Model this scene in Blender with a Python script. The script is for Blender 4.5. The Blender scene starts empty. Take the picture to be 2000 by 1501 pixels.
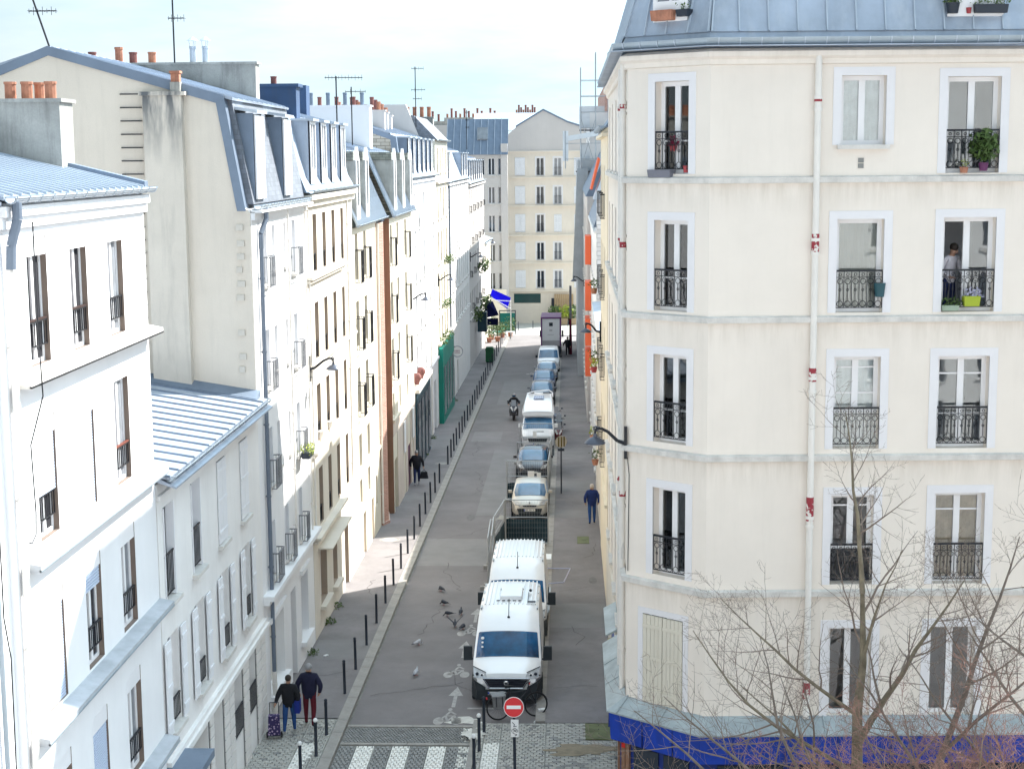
import bpy, math, random
from mathutils import Matrix, Vector
R = math.radians
SC = bpy.context.scene
COL = SC.collection
random.seed(7)
SL = -0.02446                      # the street falls away from the camera
def gz(y): return SL * y

# ---------------------------------------------------------------- camera
cam = bpy.data.objects.new('camera', bpy.data.cameras.new('camera'))
COL.objects.link(cam)
cam.matrix_world = (Matrix.Translation((0, 0, 14.8)) @ Matrix.Rotation(R(2.13), 4, 'Z')
                    @ Matrix.Rotation(R(90 - 8.31), 4, 'X') @ Matrix.Rotation(R(-0.46), 4, 'Z'))
cam.data.sensor_width = 36
cam.data.sensor_fit = 'HORIZONTAL'
cam.data.lens = 54.47
cam.data.clip_start = 0.5
cam.data.clip_end = 6000
SC.camera = cam

# ---------------------------------------------------------------- sky, sun, exposure
SUN_EL, SUN_AZ = 42.0, 50.0        # azimuth clockwise from the street direction
world = bpy.data.worlds.new('World')
SC.world = world
world.use_nodes = True
wn, wl = world.node_tree.nodes, world.node_tree.links
wn.clear()
w_out = wn.new('ShaderNodeOutputWorld')
w_bg = wn.new('ShaderNodeBackground')
w_sky = wn.new('ShaderNodeTexSky')
w_sky.sky_type = 'NISHITA'
w_sky.sun_disc = False
w_sky.sun_elevation = R(SUN_EL)
w_sky.sun_rotation = R(SUN_AZ)
w_sky.altitude = 60
w_sky.air_density = 1.0
w_sky.dust_density = 2.0
w_sky.ozone_density = 1.0
w_tc = wn.new('ShaderNodeTexCoord')
w_map = wn.new('ShaderNodeMapping')
w_map.inputs['Scale'].default_value = (1.2, 1.2, 6.0)
w_no = wn.new('ShaderNodeTexNoise')
w_no.inputs['Scale'].default_value = 2.2
w_no.inputs['Detail'].default_value = 7
w_no.inputs['Roughness'].default_value = 0.6
w_rp = wn.new('ShaderNodeMapRange')
w_rp.inputs[1].default_value = 0.35; w_rp.inputs[2].default_value = 0.68
w_rp.inputs[3].default_value = 0.0; w_rp.inputs[4].default_value = 1.0
w_cl = wn.new('ShaderNodeMix'); w_cl.data_type = 'RGBA'
w_cl.inputs[6].default_value = (1.18, 1.72, 2.0, 1)     # veil of thin high cloud
w_cl.inputs[7].default_value = (2.05, 2.32, 2.55, 1)
# thin cloud scatters forward: brighter towards the sun
w_dot = wn.new('ShaderNodeVectorMath'); w_dot.operation = 'DOT_PRODUCT'
w_dot.inputs[1].default_value = (math.cos(R(SUN_EL)) * math.sin(R(SUN_AZ)), math.cos(R(SUN_EL)) * math.cos(R(SUN_AZ)), math.sin(R(SUN_EL)))
w_mx0 = wn.new('ShaderNodeMath'); w_mx0.operation = 'MAXIMUM'; w_mx0.inputs[1].default_value = 0
w_pw = wn.new('ShaderNodeMath'); w_pw.operation = 'POWER'; w_pw.inputs[1].default_value = 2.5
w_ma = wn.new('ShaderNodeMath'); w_ma.operation = 'MULTIPLY_ADD'; w_ma.inputs[1].default_value = 3.2; w_ma.inputs[2].default_value = 0.70
w_sc = wn.new('ShaderNodeVectorMath'); w_sc.operation = 'SCALE'
w_mx = wn.new('ShaderNodeMix'); w_mx.data_type = 'RGBA'
w_mx.inputs[0].default_value = 0.94
wl.new(w_tc.outputs['Generated'], w_map.inputs[0])
wl.new(w_map.outputs[0], w_no.inputs['Vector'])
wl.new(w_no.outputs['Fac'], w_rp.inputs[0])
wl.new(w_rp.outputs[0], w_cl.inputs[0])
wl.new(w_tc.outputs['Generated'], w_dot.inputs[0])
wl.new(w_dot.outputs['Value'], w_mx0.inputs[0]); wl.new(w_mx0.outputs[0], w_pw.inputs[0]); wl.new(w_pw.outputs[0], w_ma.inputs[0])
wl.new(w_cl.outputs[2], w_sc.inputs[0]); wl.new(w_ma.outputs[0], w_sc.inputs['Scale'])
wl.new(w_sky.outputs[0], w_mx.inputs[6])
wl.new(w_sc.outputs[0], w_mx.inputs[7])
wl.new(w_mx.outputs[2], w_bg.inputs[0])
wl.new(w_bg.outputs[0], w_out.inputs[0])
w_bg.inputs[1].default_value = 0.15

sun = bpy.data.objects.new('sun', bpy.data.lights.new('sun', 'SUN'))
COL.objects.link(sun)
sdir = Vector((math.cos(R(SUN_EL)) * math.sin(R(SUN_AZ)), math.cos(R(SUN_EL)) * math.cos(R(SUN_AZ)), math.sin(R(SUN_EL))))
sun.rotation_euler = sdir.to_track_quat('Z', 'Y').to_euler()
sun.data.energy = 3.9
sun.data.angle = R(0.53)
sun.data.color = (1.0, 0.955, 0.88)
SC.view_settings.view_transform = 'Standard'
SC.view_settings.look = 'None'
SC.view_settings.gamma = 1.0
SC.view_settings.use_curve_mapping = False
SC.view_settings.exposure = 1.70
SC.render.engine = 'CYCLES'
SC.cycles.max_bounces = 10
SC.cycles.diffuse_bounces = 6
SC.cycles.transparent_max_bounces = 12

# ---------------------------------------------------------------- materials
MATS = {}
def M(name, c, rough=0.75, metal=0.0, var=0.10, scale=1.2, bump=0.0, bscale=40.0, streak=0.0,
      dirt=(0.10, 0.09, 0.08), spec=0.4, fine=0.0, brick=None):
    if name in MATS: return MATS[name]
    m = bpy.data.materials.new(name)
    m.use_nodes = True
    n, l = m.node_tree.nodes, m.node_tree.links
    p = n['Principled BSDF']
    p.inputs['Roughness'].default_value = rough
    p.inputs['Metallic'].default_value = metal
    p.inputs['Specular IOR Level'].default_value = spec
    tc = n.new('ShaderNodeTexCoord')
    def noise(sc, det=5, vec=None, ro=0.6):
        t = n.new('ShaderNodeTexNoise')
        t.inputs['Scale'].default_value = sc
        t.inputs['Detail'].default_value = det
        t.inputs['Roughness'].default_value = ro
        l.new(vec if vec else tc.outputs['Object'], t.inputs['Vector'])
        return t
    def mix(a, b, f, mode='MIX'):
        x = n.new('ShaderNodeMix'); x.data_type = 'RGBA'; x.blend_type = mode
        for i, s in ((6, a), (7, b), (0, f)):
            if hasattr(s, 'is_linked'): l.new(s, x.inputs[i])
            else: x.inputs[i].default_value = s
        return x.outputs[2]
    a = tuple(min(1, v * (1 - var)) for v in c) + (1,)
    b = tuple(min(1, v * (1 + var)) for v in c) + (1,)
    if brick:
        bt = n.new('ShaderNodeTexBrick')
        w, h, mort, mc = brick
        bt.inputs['Scale'].default_value = 1.0
        bt.inputs['Brick Width'].default_value = w
        bt.inputs['Row Height'].default_value = h
        bt.inputs['Mortar Size'].default_value = mort
        bt.inputs['Color1'].default_value = a
        bt.inputs['Color2'].default_value = b
        bt.inputs['Mortar'].default_value = tuple(mc) + (1,)
        sx = n.new('ShaderNodeSeparateXYZ'); cx = n.new('ShaderNodeCombineXYZ'); ad = n.new('ShaderNodeMath')
        l.new(tc.outputs['Object'], sx.inputs[0])
        l.new(sx.outputs[0], ad.inputs[0]); l.new(sx.outputs[1], ad.inputs[1])
        l.new(ad.outputs[0], cx.inputs[0]); l.new(sx.outputs[2], cx.inputs[1])
        l.new(cx.outputs[0], bt.inputs['Vector'])
        colr = bt.outputs['Color']
        nz = noise(scale * 3)
        colr = mix(colr, (0.5, 0.5, 0.5, 1), 0.0)
        bh = bt.outputs['Fac']
    else:
        nz = noise(scale)
        rp = n.new('ShaderNodeValToRGB')
        rp.color_ramp.elements[0].position = 0.3; rp.color_ramp.elements[0].color = a
        rp.color_ramp.elements[1].position = 0.7; rp.color_ramp.elements[1].color = b
        l.new(nz.outputs['Fac'], rp.inputs[0])
        colr = rp.outputs[0]
        bh = None
    if fine > 0:
        fz = noise(bscale * 2, 3)
        r2 = n.new('ShaderNodeMapRange')
        r2.inputs[1].default_value = 0.3; r2.inputs[2].default_value = 0.7
        r2.inputs[3].default_value = 1 - fine; r2.inputs[4].default_value = 1 + fine
        l.new(fz.outputs['Fac'], r2.inputs[0])
        colr = mix(colr, r2.outputs[0], 1.0, 'MULTIPLY')
    if streak > 0:
        mp = n.new('ShaderNodeMapping')
        mp.inputs['Scale'].default_value = (1.6, 1.6, 0.18)
        l.new(tc.outputs['Object'], mp.inputs[0])
        st = noise(2.0, 8, mp.outputs[0], 0.7)
        r3 = n.new('ShaderNodeMapRange')
        r3.inputs[1].default_value = 0.5; r3.inputs[2].default_value = 0.78
        r3.inputs[3].default_value = 0; r3.inputs[4].default_value = streak
        l.new(st.outputs['Fac'], r3.inputs[0])
        colr = mix(colr, tuple(dirt) + (1,), r3.outputs[0])
    l.new(colr, p.inputs['Base Color'])
    if bump > 0:
        bz = noise(bscale, 6)
        bp = n.new('ShaderNodeBump')
        bp.inputs['Strength'].default_value = bump
        bp.inputs['Distance'].default_value = 0.02
        l.new(bz.outputs['Fac'], bp.inputs['Height'])
        l.new(bp.outputs[0], p.inputs['Normal'])
    MATS[name] = m
    return m

def glass_mat(name, tint=(0.93, 0.96, 0.97)):
    m = bpy.data.materials.new(name); m.use_nodes = True
    n, l = m.node_tree.nodes, m.node_tree.links
    n.clear()
    o = n.new('ShaderNodeOutputMaterial'); mx = n.new('ShaderNodeMixShader')
    t = n.new('ShaderNodeBsdfTransparent'); g = n.new('ShaderNodeBsdfGlossy'); f = n.new('ShaderNodeFresnel')
    no = n.new('ShaderNodeTexNoise'); tc = n.new('ShaderNodeTexCoord'); bp = n.new('ShaderNodeBump')
    no.inputs['Scale'].default_value = 1.6
    bp.inputs['Strength'].default_value = 0.05; bp.inputs['Distance'].default_value = 0.03
    l.new(tc.outputs['Object'], no.inputs[0]); l.new(no.outputs[0], bp.inputs['Height'])
    l.new(bp.outputs[0], g.inputs['Normal'])
    t.inputs[0].default_value = tuple(tint) + (1,)
    g.inputs['Roughness'].default_value = 0.02
    f.inputs[0].default_value = 1.85
    l.new(f.outputs[0], mx.inputs[0]); l.new(t.outputs[0], mx.inputs[1]); l.new(g.outputs[0], mx.inputs[2])
    l.new(mx.outputs[0], o.inputs[0])
    return m

WHITE = M('white_plaster', (0.78, 0.785, 0.80), 0.85, var=0.035, scale=0.8, bump=0.08, streak=0.10, dirt=(0.45, 0.44, 0.45))
WHITE2 = M('warm_white_plaster', (0.80, 0.79, 0.78), 0.85, var=0.05, scale=0.8, bump=0.08, streak=0.14, dirt=(0.42, 0.39, 0.35))
CREAM = M('cream_plaster', (0.70, 0.655, 0.58), 0.85, var=0.05, scale=0.7, bump=0.08, streak=0.14, dirt=(0.38, 0.32, 0.26))
TAN = M('pale_yellow_plaster', (0.66, 0.61, 0.51), 0.85, var=0.06, scale=0.7, bump=0.08, streak=0.12, dirt=(0.35, 0.30, 0.22))
PEACH = M('peach_plaster', (0.76, 0.68, 0.54), 0.85, var=0.06, scale=0.7, streak=0.12, dirt=(0.38, 0.32, 0.22))
PINKISH = M('pinkish_stone', (0.60, 0.52, 0.46), 0.85, var=0.06, scale=0.9, streak=0.15)
IVORY = M('ivory_plaster', (0.80, 0.735, 0.665), 0.8, var=0.045, scale=0.45, bump=0.12, bscale=60, streak=0.13, dirt=(0.50, 0.47, 0.41), fine=0.02)
GABLE = M('gable_render', (0.68, 0.62, 0.54), 0.9, var=0.07, scale=0.35, bump=0.2, bscale=18, streak=0.16, dirt=(0.25, 0.235, 0.215), fine=0.03)
GABLE2 = M('pale_gable_render', (0.58, 0.55, 0.53), 0.9, var=0.05, scale=0.3, bump=0.1, streak=0.15, dirt=(0.36, 0.34, 0.33))
STONE = M('limestone', (0.62, 0.58, 0.52), 0.85, var=0.1, scale=2.0, bump=0.2, streak=0.3, dirt=(0.25, 0.23, 0.21))
BAND = M('band_limestone', (0.64, 0.62, 0.59), 0.85, var=0.16, scale=2.6, bump=0.25, streak=0.35, dirt=(0.32, 0.31, 0.30), fine=0.06)
CONC = M('weathered_concrete', (0.36, 0.36, 0.34), 0.92, var=0.22, scale=1.3, bump=0.4, bscale=12, streak=0.7, dirt=(0.10, 0.10, 0.095), fine=0.06)
RUBBLE = M('rubble_stone', (0.50, 0.46, 0.40), 0.95, var=0.2, scale=4, bump=0.6, bscale=6, brick=(0.45, 0.18, 0.02, (0.28, 0.25, 0.21)))
BRICK = M('salmon_brick', (0.46, 0.25, 0.20), 0.9, var=0.14, brick=(0.24, 0.075, 0.008, (0.55, 0.42, 0.36)))
BROWN = M('brown_render', (0.27, 0.16, 0.11), 0.9, var=0.08, streak=0.25)
ZINC = M('zinc_sheet', (0.37, 0.43, 0.52), 0.45, 0.3, var=0.20, scale=0.9, bump=0.2, bscale=2.2, streak=0.42, dirt=(0.60, 0.63, 0.66), spec=0.5)
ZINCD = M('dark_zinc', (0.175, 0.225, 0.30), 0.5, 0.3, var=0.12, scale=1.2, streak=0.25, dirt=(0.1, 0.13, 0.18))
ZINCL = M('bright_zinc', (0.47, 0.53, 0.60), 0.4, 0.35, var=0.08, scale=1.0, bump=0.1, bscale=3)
NAVYZ = M('blue_painted_chimney', (0.035, 0.075, 0.16), 0.7, var=0.15, streak=0.3)
SLATE = M('slate_tiles', (0.165, 0.185, 0.22), 0.6, var=0.16, scale=3, brick=(0.22, 0.13, 0.006, (0.12, 0.13, 0.16)), spec=0.4)
GUTTER = M('gutter_zinc', (0.33, 0.39, 0.44), 0.4, 0.4, var=0.1, streak=0.2)
PIPEB = M('blue_grey_pipe', (0.15, 0.185, 0.24), 0.5, 0.2, var=0.08)
PIPEW = M('white_painted_pipe', (0.76, 0.73, 0.69), 0.5, var=0.05, streak=0.15)
REDP = M('red_lead_paint', (0.36, 0.05, 0.06), 0.6, var=0.25, scale=5)
POT = M('terracotta_pot', (0.43, 0.19, 0.12), 0.85, var=0.3, scale=5, streak=0.6, dirt=(.08, .06, .055))
POTD = M('sooty_pot', (0.22, 0.09, 0.08), 0.85, var=0.25, scale=4)
PVC = M('white_window_frame', (0.80, 0.80, 0.82), 0.4, var=0.02)
TRIM = M('white_surround', (0.75, 0.74, 0.76), 0.7, var=0.03, streak=0.06, dirt=(0.5, 0.48, 0.48))
SHUT = M('white_shutter', (0.78, 0.79, 0.82), 0.6, var=0.04, streak=0.10, dirt=(0.35, 0.35, 0.37))
SHUTC = M('cream_shutter', (0.66, 0.62, 0.53), 0.6, var=0.05, streak=0.10)
SHUTB = M('pale_blue_roller', (0.50, 0.58, 0.72), 0.5, var=0.03)
IRON = M('black_iron', (0.02, 0.022, 0.028), 0.45, 0.3, var=0.2)
WOODD = M('dark_wood_rail', (0.04, 0.02, 0.018), 0.5, var=0.2, scale=6)
WOOD = M('red_wood_rail', (0.16, 0.045, 0.03), 0.5, var=0.2, scale=6)
DARKG = M('dark_window_glass', (0.025, 0.035, 0.05), 0.04, spec=0.9, var=0.3, scale=0.8)
GREYG = M('curtained_window_glass', (0.26, 0.28, 0.31), 0.06, spec=0.8, var=0.25, scale=1.5)
GLASS = glass_mat('clear_glass')
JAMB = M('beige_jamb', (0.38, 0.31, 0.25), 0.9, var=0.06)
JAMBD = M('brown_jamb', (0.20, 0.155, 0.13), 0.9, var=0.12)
ROOM = M('dim_room', (0.62, 0.62, 0.64), 0.9, var=0.06)
CURT = M('pale_curtain', (0.80, 0.81, 0.80), 0.9, var=0.14, scale=3)
CURTB = M('beige_curtain', (0.62, 0.50, 0.37), 0.9, var=0.18, scale=4)
ASPH = M('street_asphalt', (0.185, 0.172, 0.175), 0.85, var=0.15, scale=0.45, bump=0.35, bscale=70, fine=0.16, streak=0.28, dirt=(.13, .12, .12))
PAVE = M('pavement_asphalt', (0.205, 0.192, 0.196), 0.88, var=0.18, scale=0.5, bump=0.35, bscale=70, fine=0.16, streak=0.35, dirt=(.12, .11, .11))
PATCH = M('patched_asphalt', (0.212, 0.205, 0.206), 0.88, var=0.10, scale=0.9, bump=0.2, bscale=90, fine=0.08)
GRANITE = M('granite_kerb', (0.31, 0.295, 0.275), 0.8, var=0.16, scale=2.5, bump=0.2, bscale=40, fine=0.12)
SETT = M('granite_sett', (0.25, 0.252, 0.248), 0.75, var=0.22, scale=4.0, bump=0.3, bscale=30, fine=0.12)
SETTL = M('pale_paver', (0.40, 0.395, 0.37), 0.8, var=0.09, scale=3.0, bump=0.3, bscale=30, fine=0.10)
SETTW = M('white_painted_sett', (0.80, 0.79, 0.75), 0.7, var=0.14, scale=6.0, bump=0.2, bscale=30, streak=0.2)
JOINT = M('sandy_joint', (0.19, 0.188, 0.17), 0.95, var=0.3, scale=3)
PAINT = M('worn_road_paint', (0.36, 0.35, 0.34), 0.8, var=0.25, scale=7, fine=0.15)
CHALK = M('spilt_white_paint', (0.62, 0.61, 0.57), 0.85, var=0.2, scale=3, fine=0.25)
STEEL = M('dark_grey_steel', (0.022, 0.03, 0.045), 0.45, 0.2, var=0.12)
GALV = M('galvanised_steel', (0.42, 0.44, 0.46), 0.4, 0.6, var=0.1)
WP = M('white_paint', (0.80, 0.80, 0.80), 0.4, var=0.03)

SILLG = M('grey_sill_zinc', (0.42, 0.445, 0.48), 0.6, 0.1, var=0.14, scale=2, streak=0.2)
def course_stain(m, z0, step):
    """rain dirt hanging below each string course"""
    n, l = m.node_tree.nodes, m.node_tree.links; p = n['Principled BSDF']; src = p.inputs['Base Color'].links[0].from_socket
    def math_(op, a, b=None):
        x = n.new('ShaderNodeMath'); x.operation = op
        for i, v in enumerate((a, b)):
            if v is None: continue
            if hasattr(v, 'is_linked'): l.new(v, x.inputs[i])
            else: x.inputs[i].default_value = v
        return x.outputs[0]
    tc = n.new('ShaderNodeTexCoord'); sx = n.new('ShaderNodeSeparateXYZ'); l.new(tc.outputs['Object'], sx.inputs[0])
    fr = math_('FRACT', math_('DIVIDE', math_('SUBTRACT', sx.outputs[2], z0), step))
    mr = n.new('ShaderNodeMapRange'); mr.interpolation_type = 'SMOOTHSTEP'; mr.inputs[1].default_value = .72; mr.inputs[2].default_value = 1.0; l.new(fr, mr.inputs[0])
    mp = n.new('ShaderNodeMapping'); mp.inputs['Scale'].default_value = (2.2, 2.2, .25); l.new(tc.outputs['Object'], mp.inputs[0])
    t = n.new('ShaderNodeTexNoise'); t.inputs['Scale'].default_value = 1.6; t.inputs['Detail'].default_value = 8; t.inputs['Roughness'].default_value = .7; l.new(mp.outputs[0], t.inputs['Vector'])
    r2 = n.new('ShaderNodeMapRange'); r2.inputs[1].default_value = .42; r2.inputs[2].default_value = .68; r2.inputs[4].default_value = .34; l.new(t.outputs['Fac'], r2.inputs[0])
    mx = n.new('ShaderNodeMix'); mx.data_type = 'RGBA'; l.new(math_('MULTIPLY', mr.outputs[0], r2.outputs[0]), mx.inputs[0]); l.new(src, mx.inputs[6]); mx.inputs[7].default_value = (.40, .345, .26, 1)
    l.new(mx.outputs[2], p.inputs['Base Color'])
course_stain(IVORY, 4.98, 3.09)
def patchy(name, ca, cb, scale, thr, rough=.6):
    """two paints in ragged patches"""
    m = M(name, ca, rough, var=.1); n, l = m.node_tree.nodes, m.node_tree.links
    tc = n.new('ShaderNodeTexCoord'); t = n.new('ShaderNodeTexNoise'); t.inputs['Scale'].default_value = scale; t.inputs['Detail'].default_value = 4
    r = n.new('ShaderNodeValToRGB'); r.color_ramp.elements[0].position = thr - .01; r.color_ramp.elements[1].position = thr + .01
    r.color_ramp.elements[0].color = tuple(ca) + (1,); r.color_ramp.elements[1].color = tuple(cb) + (1,)
    l.new(tc.outputs['Object'], t.inputs['Vector']); l.new(t.outputs['Fac'], r.inputs[0]); l.new(r.outputs[0], n['Principled BSDF'].inputs['Base Color'])
    return m
REDW = patchy('red_lead_and_white_paint', (.30, .03, .045), (.72, .68, .64), 9.0, .545)

# ---------------------------------------------------------------- mesh helpers
class MB:
    def __init__(s): s.v = []; s.f = []; s.m = []; s.cur = 0; s.T = None
    def add(s, vs, fs):
        o = len(s.v)
        if s.T is not None: vs = [tuple(s.T @ Vector(p)) for p in vs]
        s.v += [tuple(p) for p in vs]
        s.f += [tuple(i + o for i in f) for f in fs]
        s.m += [s.cur] * len(fs)
        return s
    def box(s, x0, x1, y0, y1, z0, z1):
        return s.add([(x0, y0, z0), (x1, y0, z0), (x1, y1, z0), (x0, y1, z0), (x0, y0, z1), (x1, y0, z1), (x1, y1, z1), (x0, y1, z1)],
                     [(0, 3, 2, 1), (4, 5, 6, 7), (0, 1, 5, 4), (1, 2, 6, 5), (2, 3, 7, 6), (3, 0, 4, 7)])
    def hexa(s, p):
        return s.add(p, [(0, 3, 2, 1), (4, 5, 6, 7), (0, 1, 5, 4), (1, 2, 6, 5), (2, 3, 7, 6), (3, 0, 4, 7)])
    def quad(s, a, b, c, d): return s.add([a, b, c, d], [(0, 1, 2, 3)])
    def prism(s, poly, a, b, axis='x'):
        """poly of 2-D points extruded from a to b along axis; the two other axes in order"""
        n = len(poly)
        def P(p, t):
            return {'x': (t, p[0], p[1]), 'y': (p[0], t, p[1]), 'z': (p[0], p[1], t)}[axis]
        vs = [P(p, a) for p in poly] + [P(p, b) for p in poly]
        fs = [tuple(range(n)), tuple(range(2 * n - 1, n - 1, -1))] + [(i, (i + 1) % n, n + (i + 1) % n, n + i) for i in range(n)]
        return s.add(vs, fs)
    def tube(s, p0, p1, r, n=6, r1=None, cap=True):
        p0, p1 = Vector(p0), Vector(p1)
        d = (p1 - p0)
        if d.length < 1e-6: return s
        d.normalize()
        a = d.orthogonal().normalized(); b = d.cross(a)
        r1 = r if r1 is None else r1
        vs = [p0 + (a * math.cos(2 * math.pi * i / n) + b * math.sin(2 * math.pi * i / n)) * r for i in range(n)]
        vs += [p1 + (a * math.cos(2 * math.pi * i / n) + b * math.sin(2 * math.pi * i / n)) * r1 for i in range(n)]
        fs = [(i, (i + 1) % n, n + (i + 1) % n, n + i) for i in range(n)]
        if cap: fs += [tuple(range(n - 1, -1, -1)), tuple(range(n, 2 * n))]
        return s.add(vs, fs)
    def path(s, pts, r, n=6, r1=None):
        k = len(pts) - 1
        r1 = r if r1 is None else r1
        for i in range(k):
            s.tube(pts[i], pts[i + 1], r + (r1 - r) * i / k, n, r + (r1 - r) * (i + 1) / k)
        return s
    def ring(s, c, r, t, n=16, m=5, ax='y', sq=1.0):
        vs = []; fs = []
        for i in range(n):
            a = 2 * math.pi * i / n
            for j in range(m):
                b = 2 * math.pi * j / m
                q = r + t * math.cos(b)
                u, w, h = q * math.cos(a), q * math.sin(a), t * math.sin(b) * sq
                p = {'y': (u, h, w), 'x': (h, u, w), 'z': (u, w, h)}[ax]
                vs.append((c[0] + p[0], c[1] + p[1], c[2] + p[2]))
        for i in range(n):
            for j in range(m):
                fs.append((i * m + j, ((i + 1) % n) * m + j, ((i + 1) % n) * m + (j + 1) % m, i * m + (j + 1) % m))
        return s.add(vs, fs)
    def lathe(s, prof, c=(0, 0, 0), n=12, sx=1, sy=1):
        vs = []; fs = []; k = len(prof)
        for r, z in prof:
            for i in range(n):
                a = 2 * math.pi * i / n
                vs.append((c[0] + r * sx * math.cos(a), c[1] + r * sy * math.sin(a), c[2] + z))
        for j in range(k - 1):
            for i in range(n):
                fs.append((j * n + i, j * n + (i + 1) % n, (j + 1) * n + (i + 1) % n, (j + 1) * n + i))
        fs.append(tuple(range(n - 1, -1, -1))); fs.append(tuple(range((k - 1) * n, k * n)))
        return s.add(vs, fs)
    def ball(s, c, r, n=10, sx=1, sy=1, sz=1):
        pr = [(r * math.sin(math.pi * t / 7) + 1e-4, -r * math.cos(math.pi * t / 7) * sz) for t in range(8)]
        return s.lathe(pr, c, n, sx, sy)
    def mesh(s, name, mats, smooth=False, ang=35):
        me = bpy.data.meshes.new(name)
        me.from_pydata(s.v, [], s.f)
        if not isinstance(mats, (list, tuple)): mats = [mats]
        for m in mats: me.materials.append(m)
        if len(mats) > 1:
            me.polygons.foreach_set('material_index', s.m)
        if smooth:
            me.polygons.foreach_set('use_smooth', [True] * len(me.polygons))
            try: me.set_sharp_from_angle(angle=R(ang))
            except Exception: pass
        me.update()
        return me

def link(name, data, parent=None, mat=None):
    o = bpy.data.objects.new(name, data)
    COL.objects.link(o)
    if parent is not None: o.parent = parent
    if mat is not None: o.matrix_basis = mat
    return o
def tag(o, label=None, cat=None, group=None, kind=None):
    if label: o['label'] = label
    if cat: o['category'] = cat
    if group: o['group'] = group
    if kind: o['kind'] = kind
    return o
def thing(name, label, cat, loc=(0, 0, 0), rz=0.0, group=None, rx=0.0):
    o = link(name, None)
    o.location = loc; o.rotation_euler = (rx, 0, rz); o.empty_display_size = 0.3
    return tag(o, label, cat, group)
def part(name, mb, mats, parent, smooth=False, at=None, kind=None, ang=35):
    o = link(name, mb.mesh(name, mats, smooth, ang), parent)
    if at is not None: o.matrix_basis = at if isinstance(at, Matrix) else Matrix.Translation(at)
    if kind: o['kind'] = kind
    return o
def solo(name, mb, mats, label, cat, group=None, smooth=False, loc=None, rz=0.0, rx=0.0):
    o = link(name, mb.mesh(name, mats, smooth))
    if loc is not None: o.location = loc; o.rotation_euler = (rx, 0, rz)
    return tag(o, label, cat, group)
def struct(name, mb, mats, kind='structure', smooth=False):
    o = link(name, mb.mesh(name, mats, smooth)); o['kind'] = kind
    return o
def dup(src, loc, rz=0.0, label=None, rx=0.0):
    r = src.copy(); COL.objects.link(r); r.location = loc; r.rotation_euler = (rx, 0, rz)
    if label: r['label'] = label
    for ch in list(src.children):
        c = ch.copy(); COL.objects.link(c); c.parent = r
        for g in list(ch.children):
            d = g.copy(); COL.objects.link(d); d.parent = c
    return r
def FR(x, y, deg): return Matrix.Translation((x, y, 0)) @ Matrix.Rotation(R(deg), 4, 'Z')

# ---------------------------------------------------------------- buildings
class Bld:
    """frame F: x runs along the facade, y goes into the building, z is up"""
    def __init__(s, name, label, F, cat='building', group=None):
        s.F = F
        s.root = link(name, None); s.root.matrix_basis = F; s.inv = F.inverted()
        tag(s.root, label, cat, group)
    def rel(s, F, at=(0, 0, 0)):
        return (s.inv @ (F if F is not None else s.F)) @ Matrix.Translation(at)
    def part(s, name, mb, mats, F=None, at=(0, 0, 0), smooth=False, kind=None, label=None):
        o = part(name, mb, mats, s.root, smooth, s.rel(F, at), kind)
        if label: o['label'] = label
        return o
    def facade(s, L, z0, z1, ops, mat, F=None, by=0.5, D=8.0, x0=0.0, jamb=None, dj=0.32, body=True, extra=None, sides=(1, 1)):
        mb = MB()
        xs = sorted({x0, L} | {o[0] for o in ops} | {o[1] for o in ops})
        zs = sorted({z0, z1} | {o[2] for o in ops} | {o[3] for o in ops})
        for i in range(len(xs) - 1):
            j = 0
            while j < len(zs) - 1:
                cx = (xs[i] + xs[i + 1]) / 2
                def hole(jj):
                    cz = (zs[jj] + zs[jj + 1]) / 2
                    return any(o[0] < cx < o[1] and o[2] < cz < o[3] for o in ops)
                if hole(j): j += 1; continue
                k = j
                while k + 1 < len(zs) - 1 and not hole(k + 1): k += 1
                mb.quad((xs[i], 0, zs[j]), (xs[i + 1], 0, zs[j]), (xs[i + 1], 0, zs[k + 1]), (xs[i], 0, zs[k + 1]))
                j = k + 1
        for o in ops:
            a, b, c, d = o[:4]
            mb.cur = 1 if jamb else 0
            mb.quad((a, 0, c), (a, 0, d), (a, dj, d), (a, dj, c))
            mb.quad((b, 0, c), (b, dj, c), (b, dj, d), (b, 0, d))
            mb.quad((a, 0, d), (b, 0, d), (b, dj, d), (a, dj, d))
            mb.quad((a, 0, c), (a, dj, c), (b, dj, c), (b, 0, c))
            mb.cur = 0
        if body:
            mb.box(x0 + .003, L - .003, by, D, z0, z1 - .003)
            if sides[0]: mb.quad((x0, 0, z0), (x0, D, z0), (x0, D, z1), (x0, 0, z1))
            if sides[1]: mb.quad((L, 0, z0), (L, D, z0), (L, D, z1), (L, 0, z1))
            mb.quad((x0, 0, z1), (L, 0, z1), (L, D, z1), (x0, D, z1))
        if extra: extra(mb)
        return s.part('wall', mb, [mat, jamb or mat], F)

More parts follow.
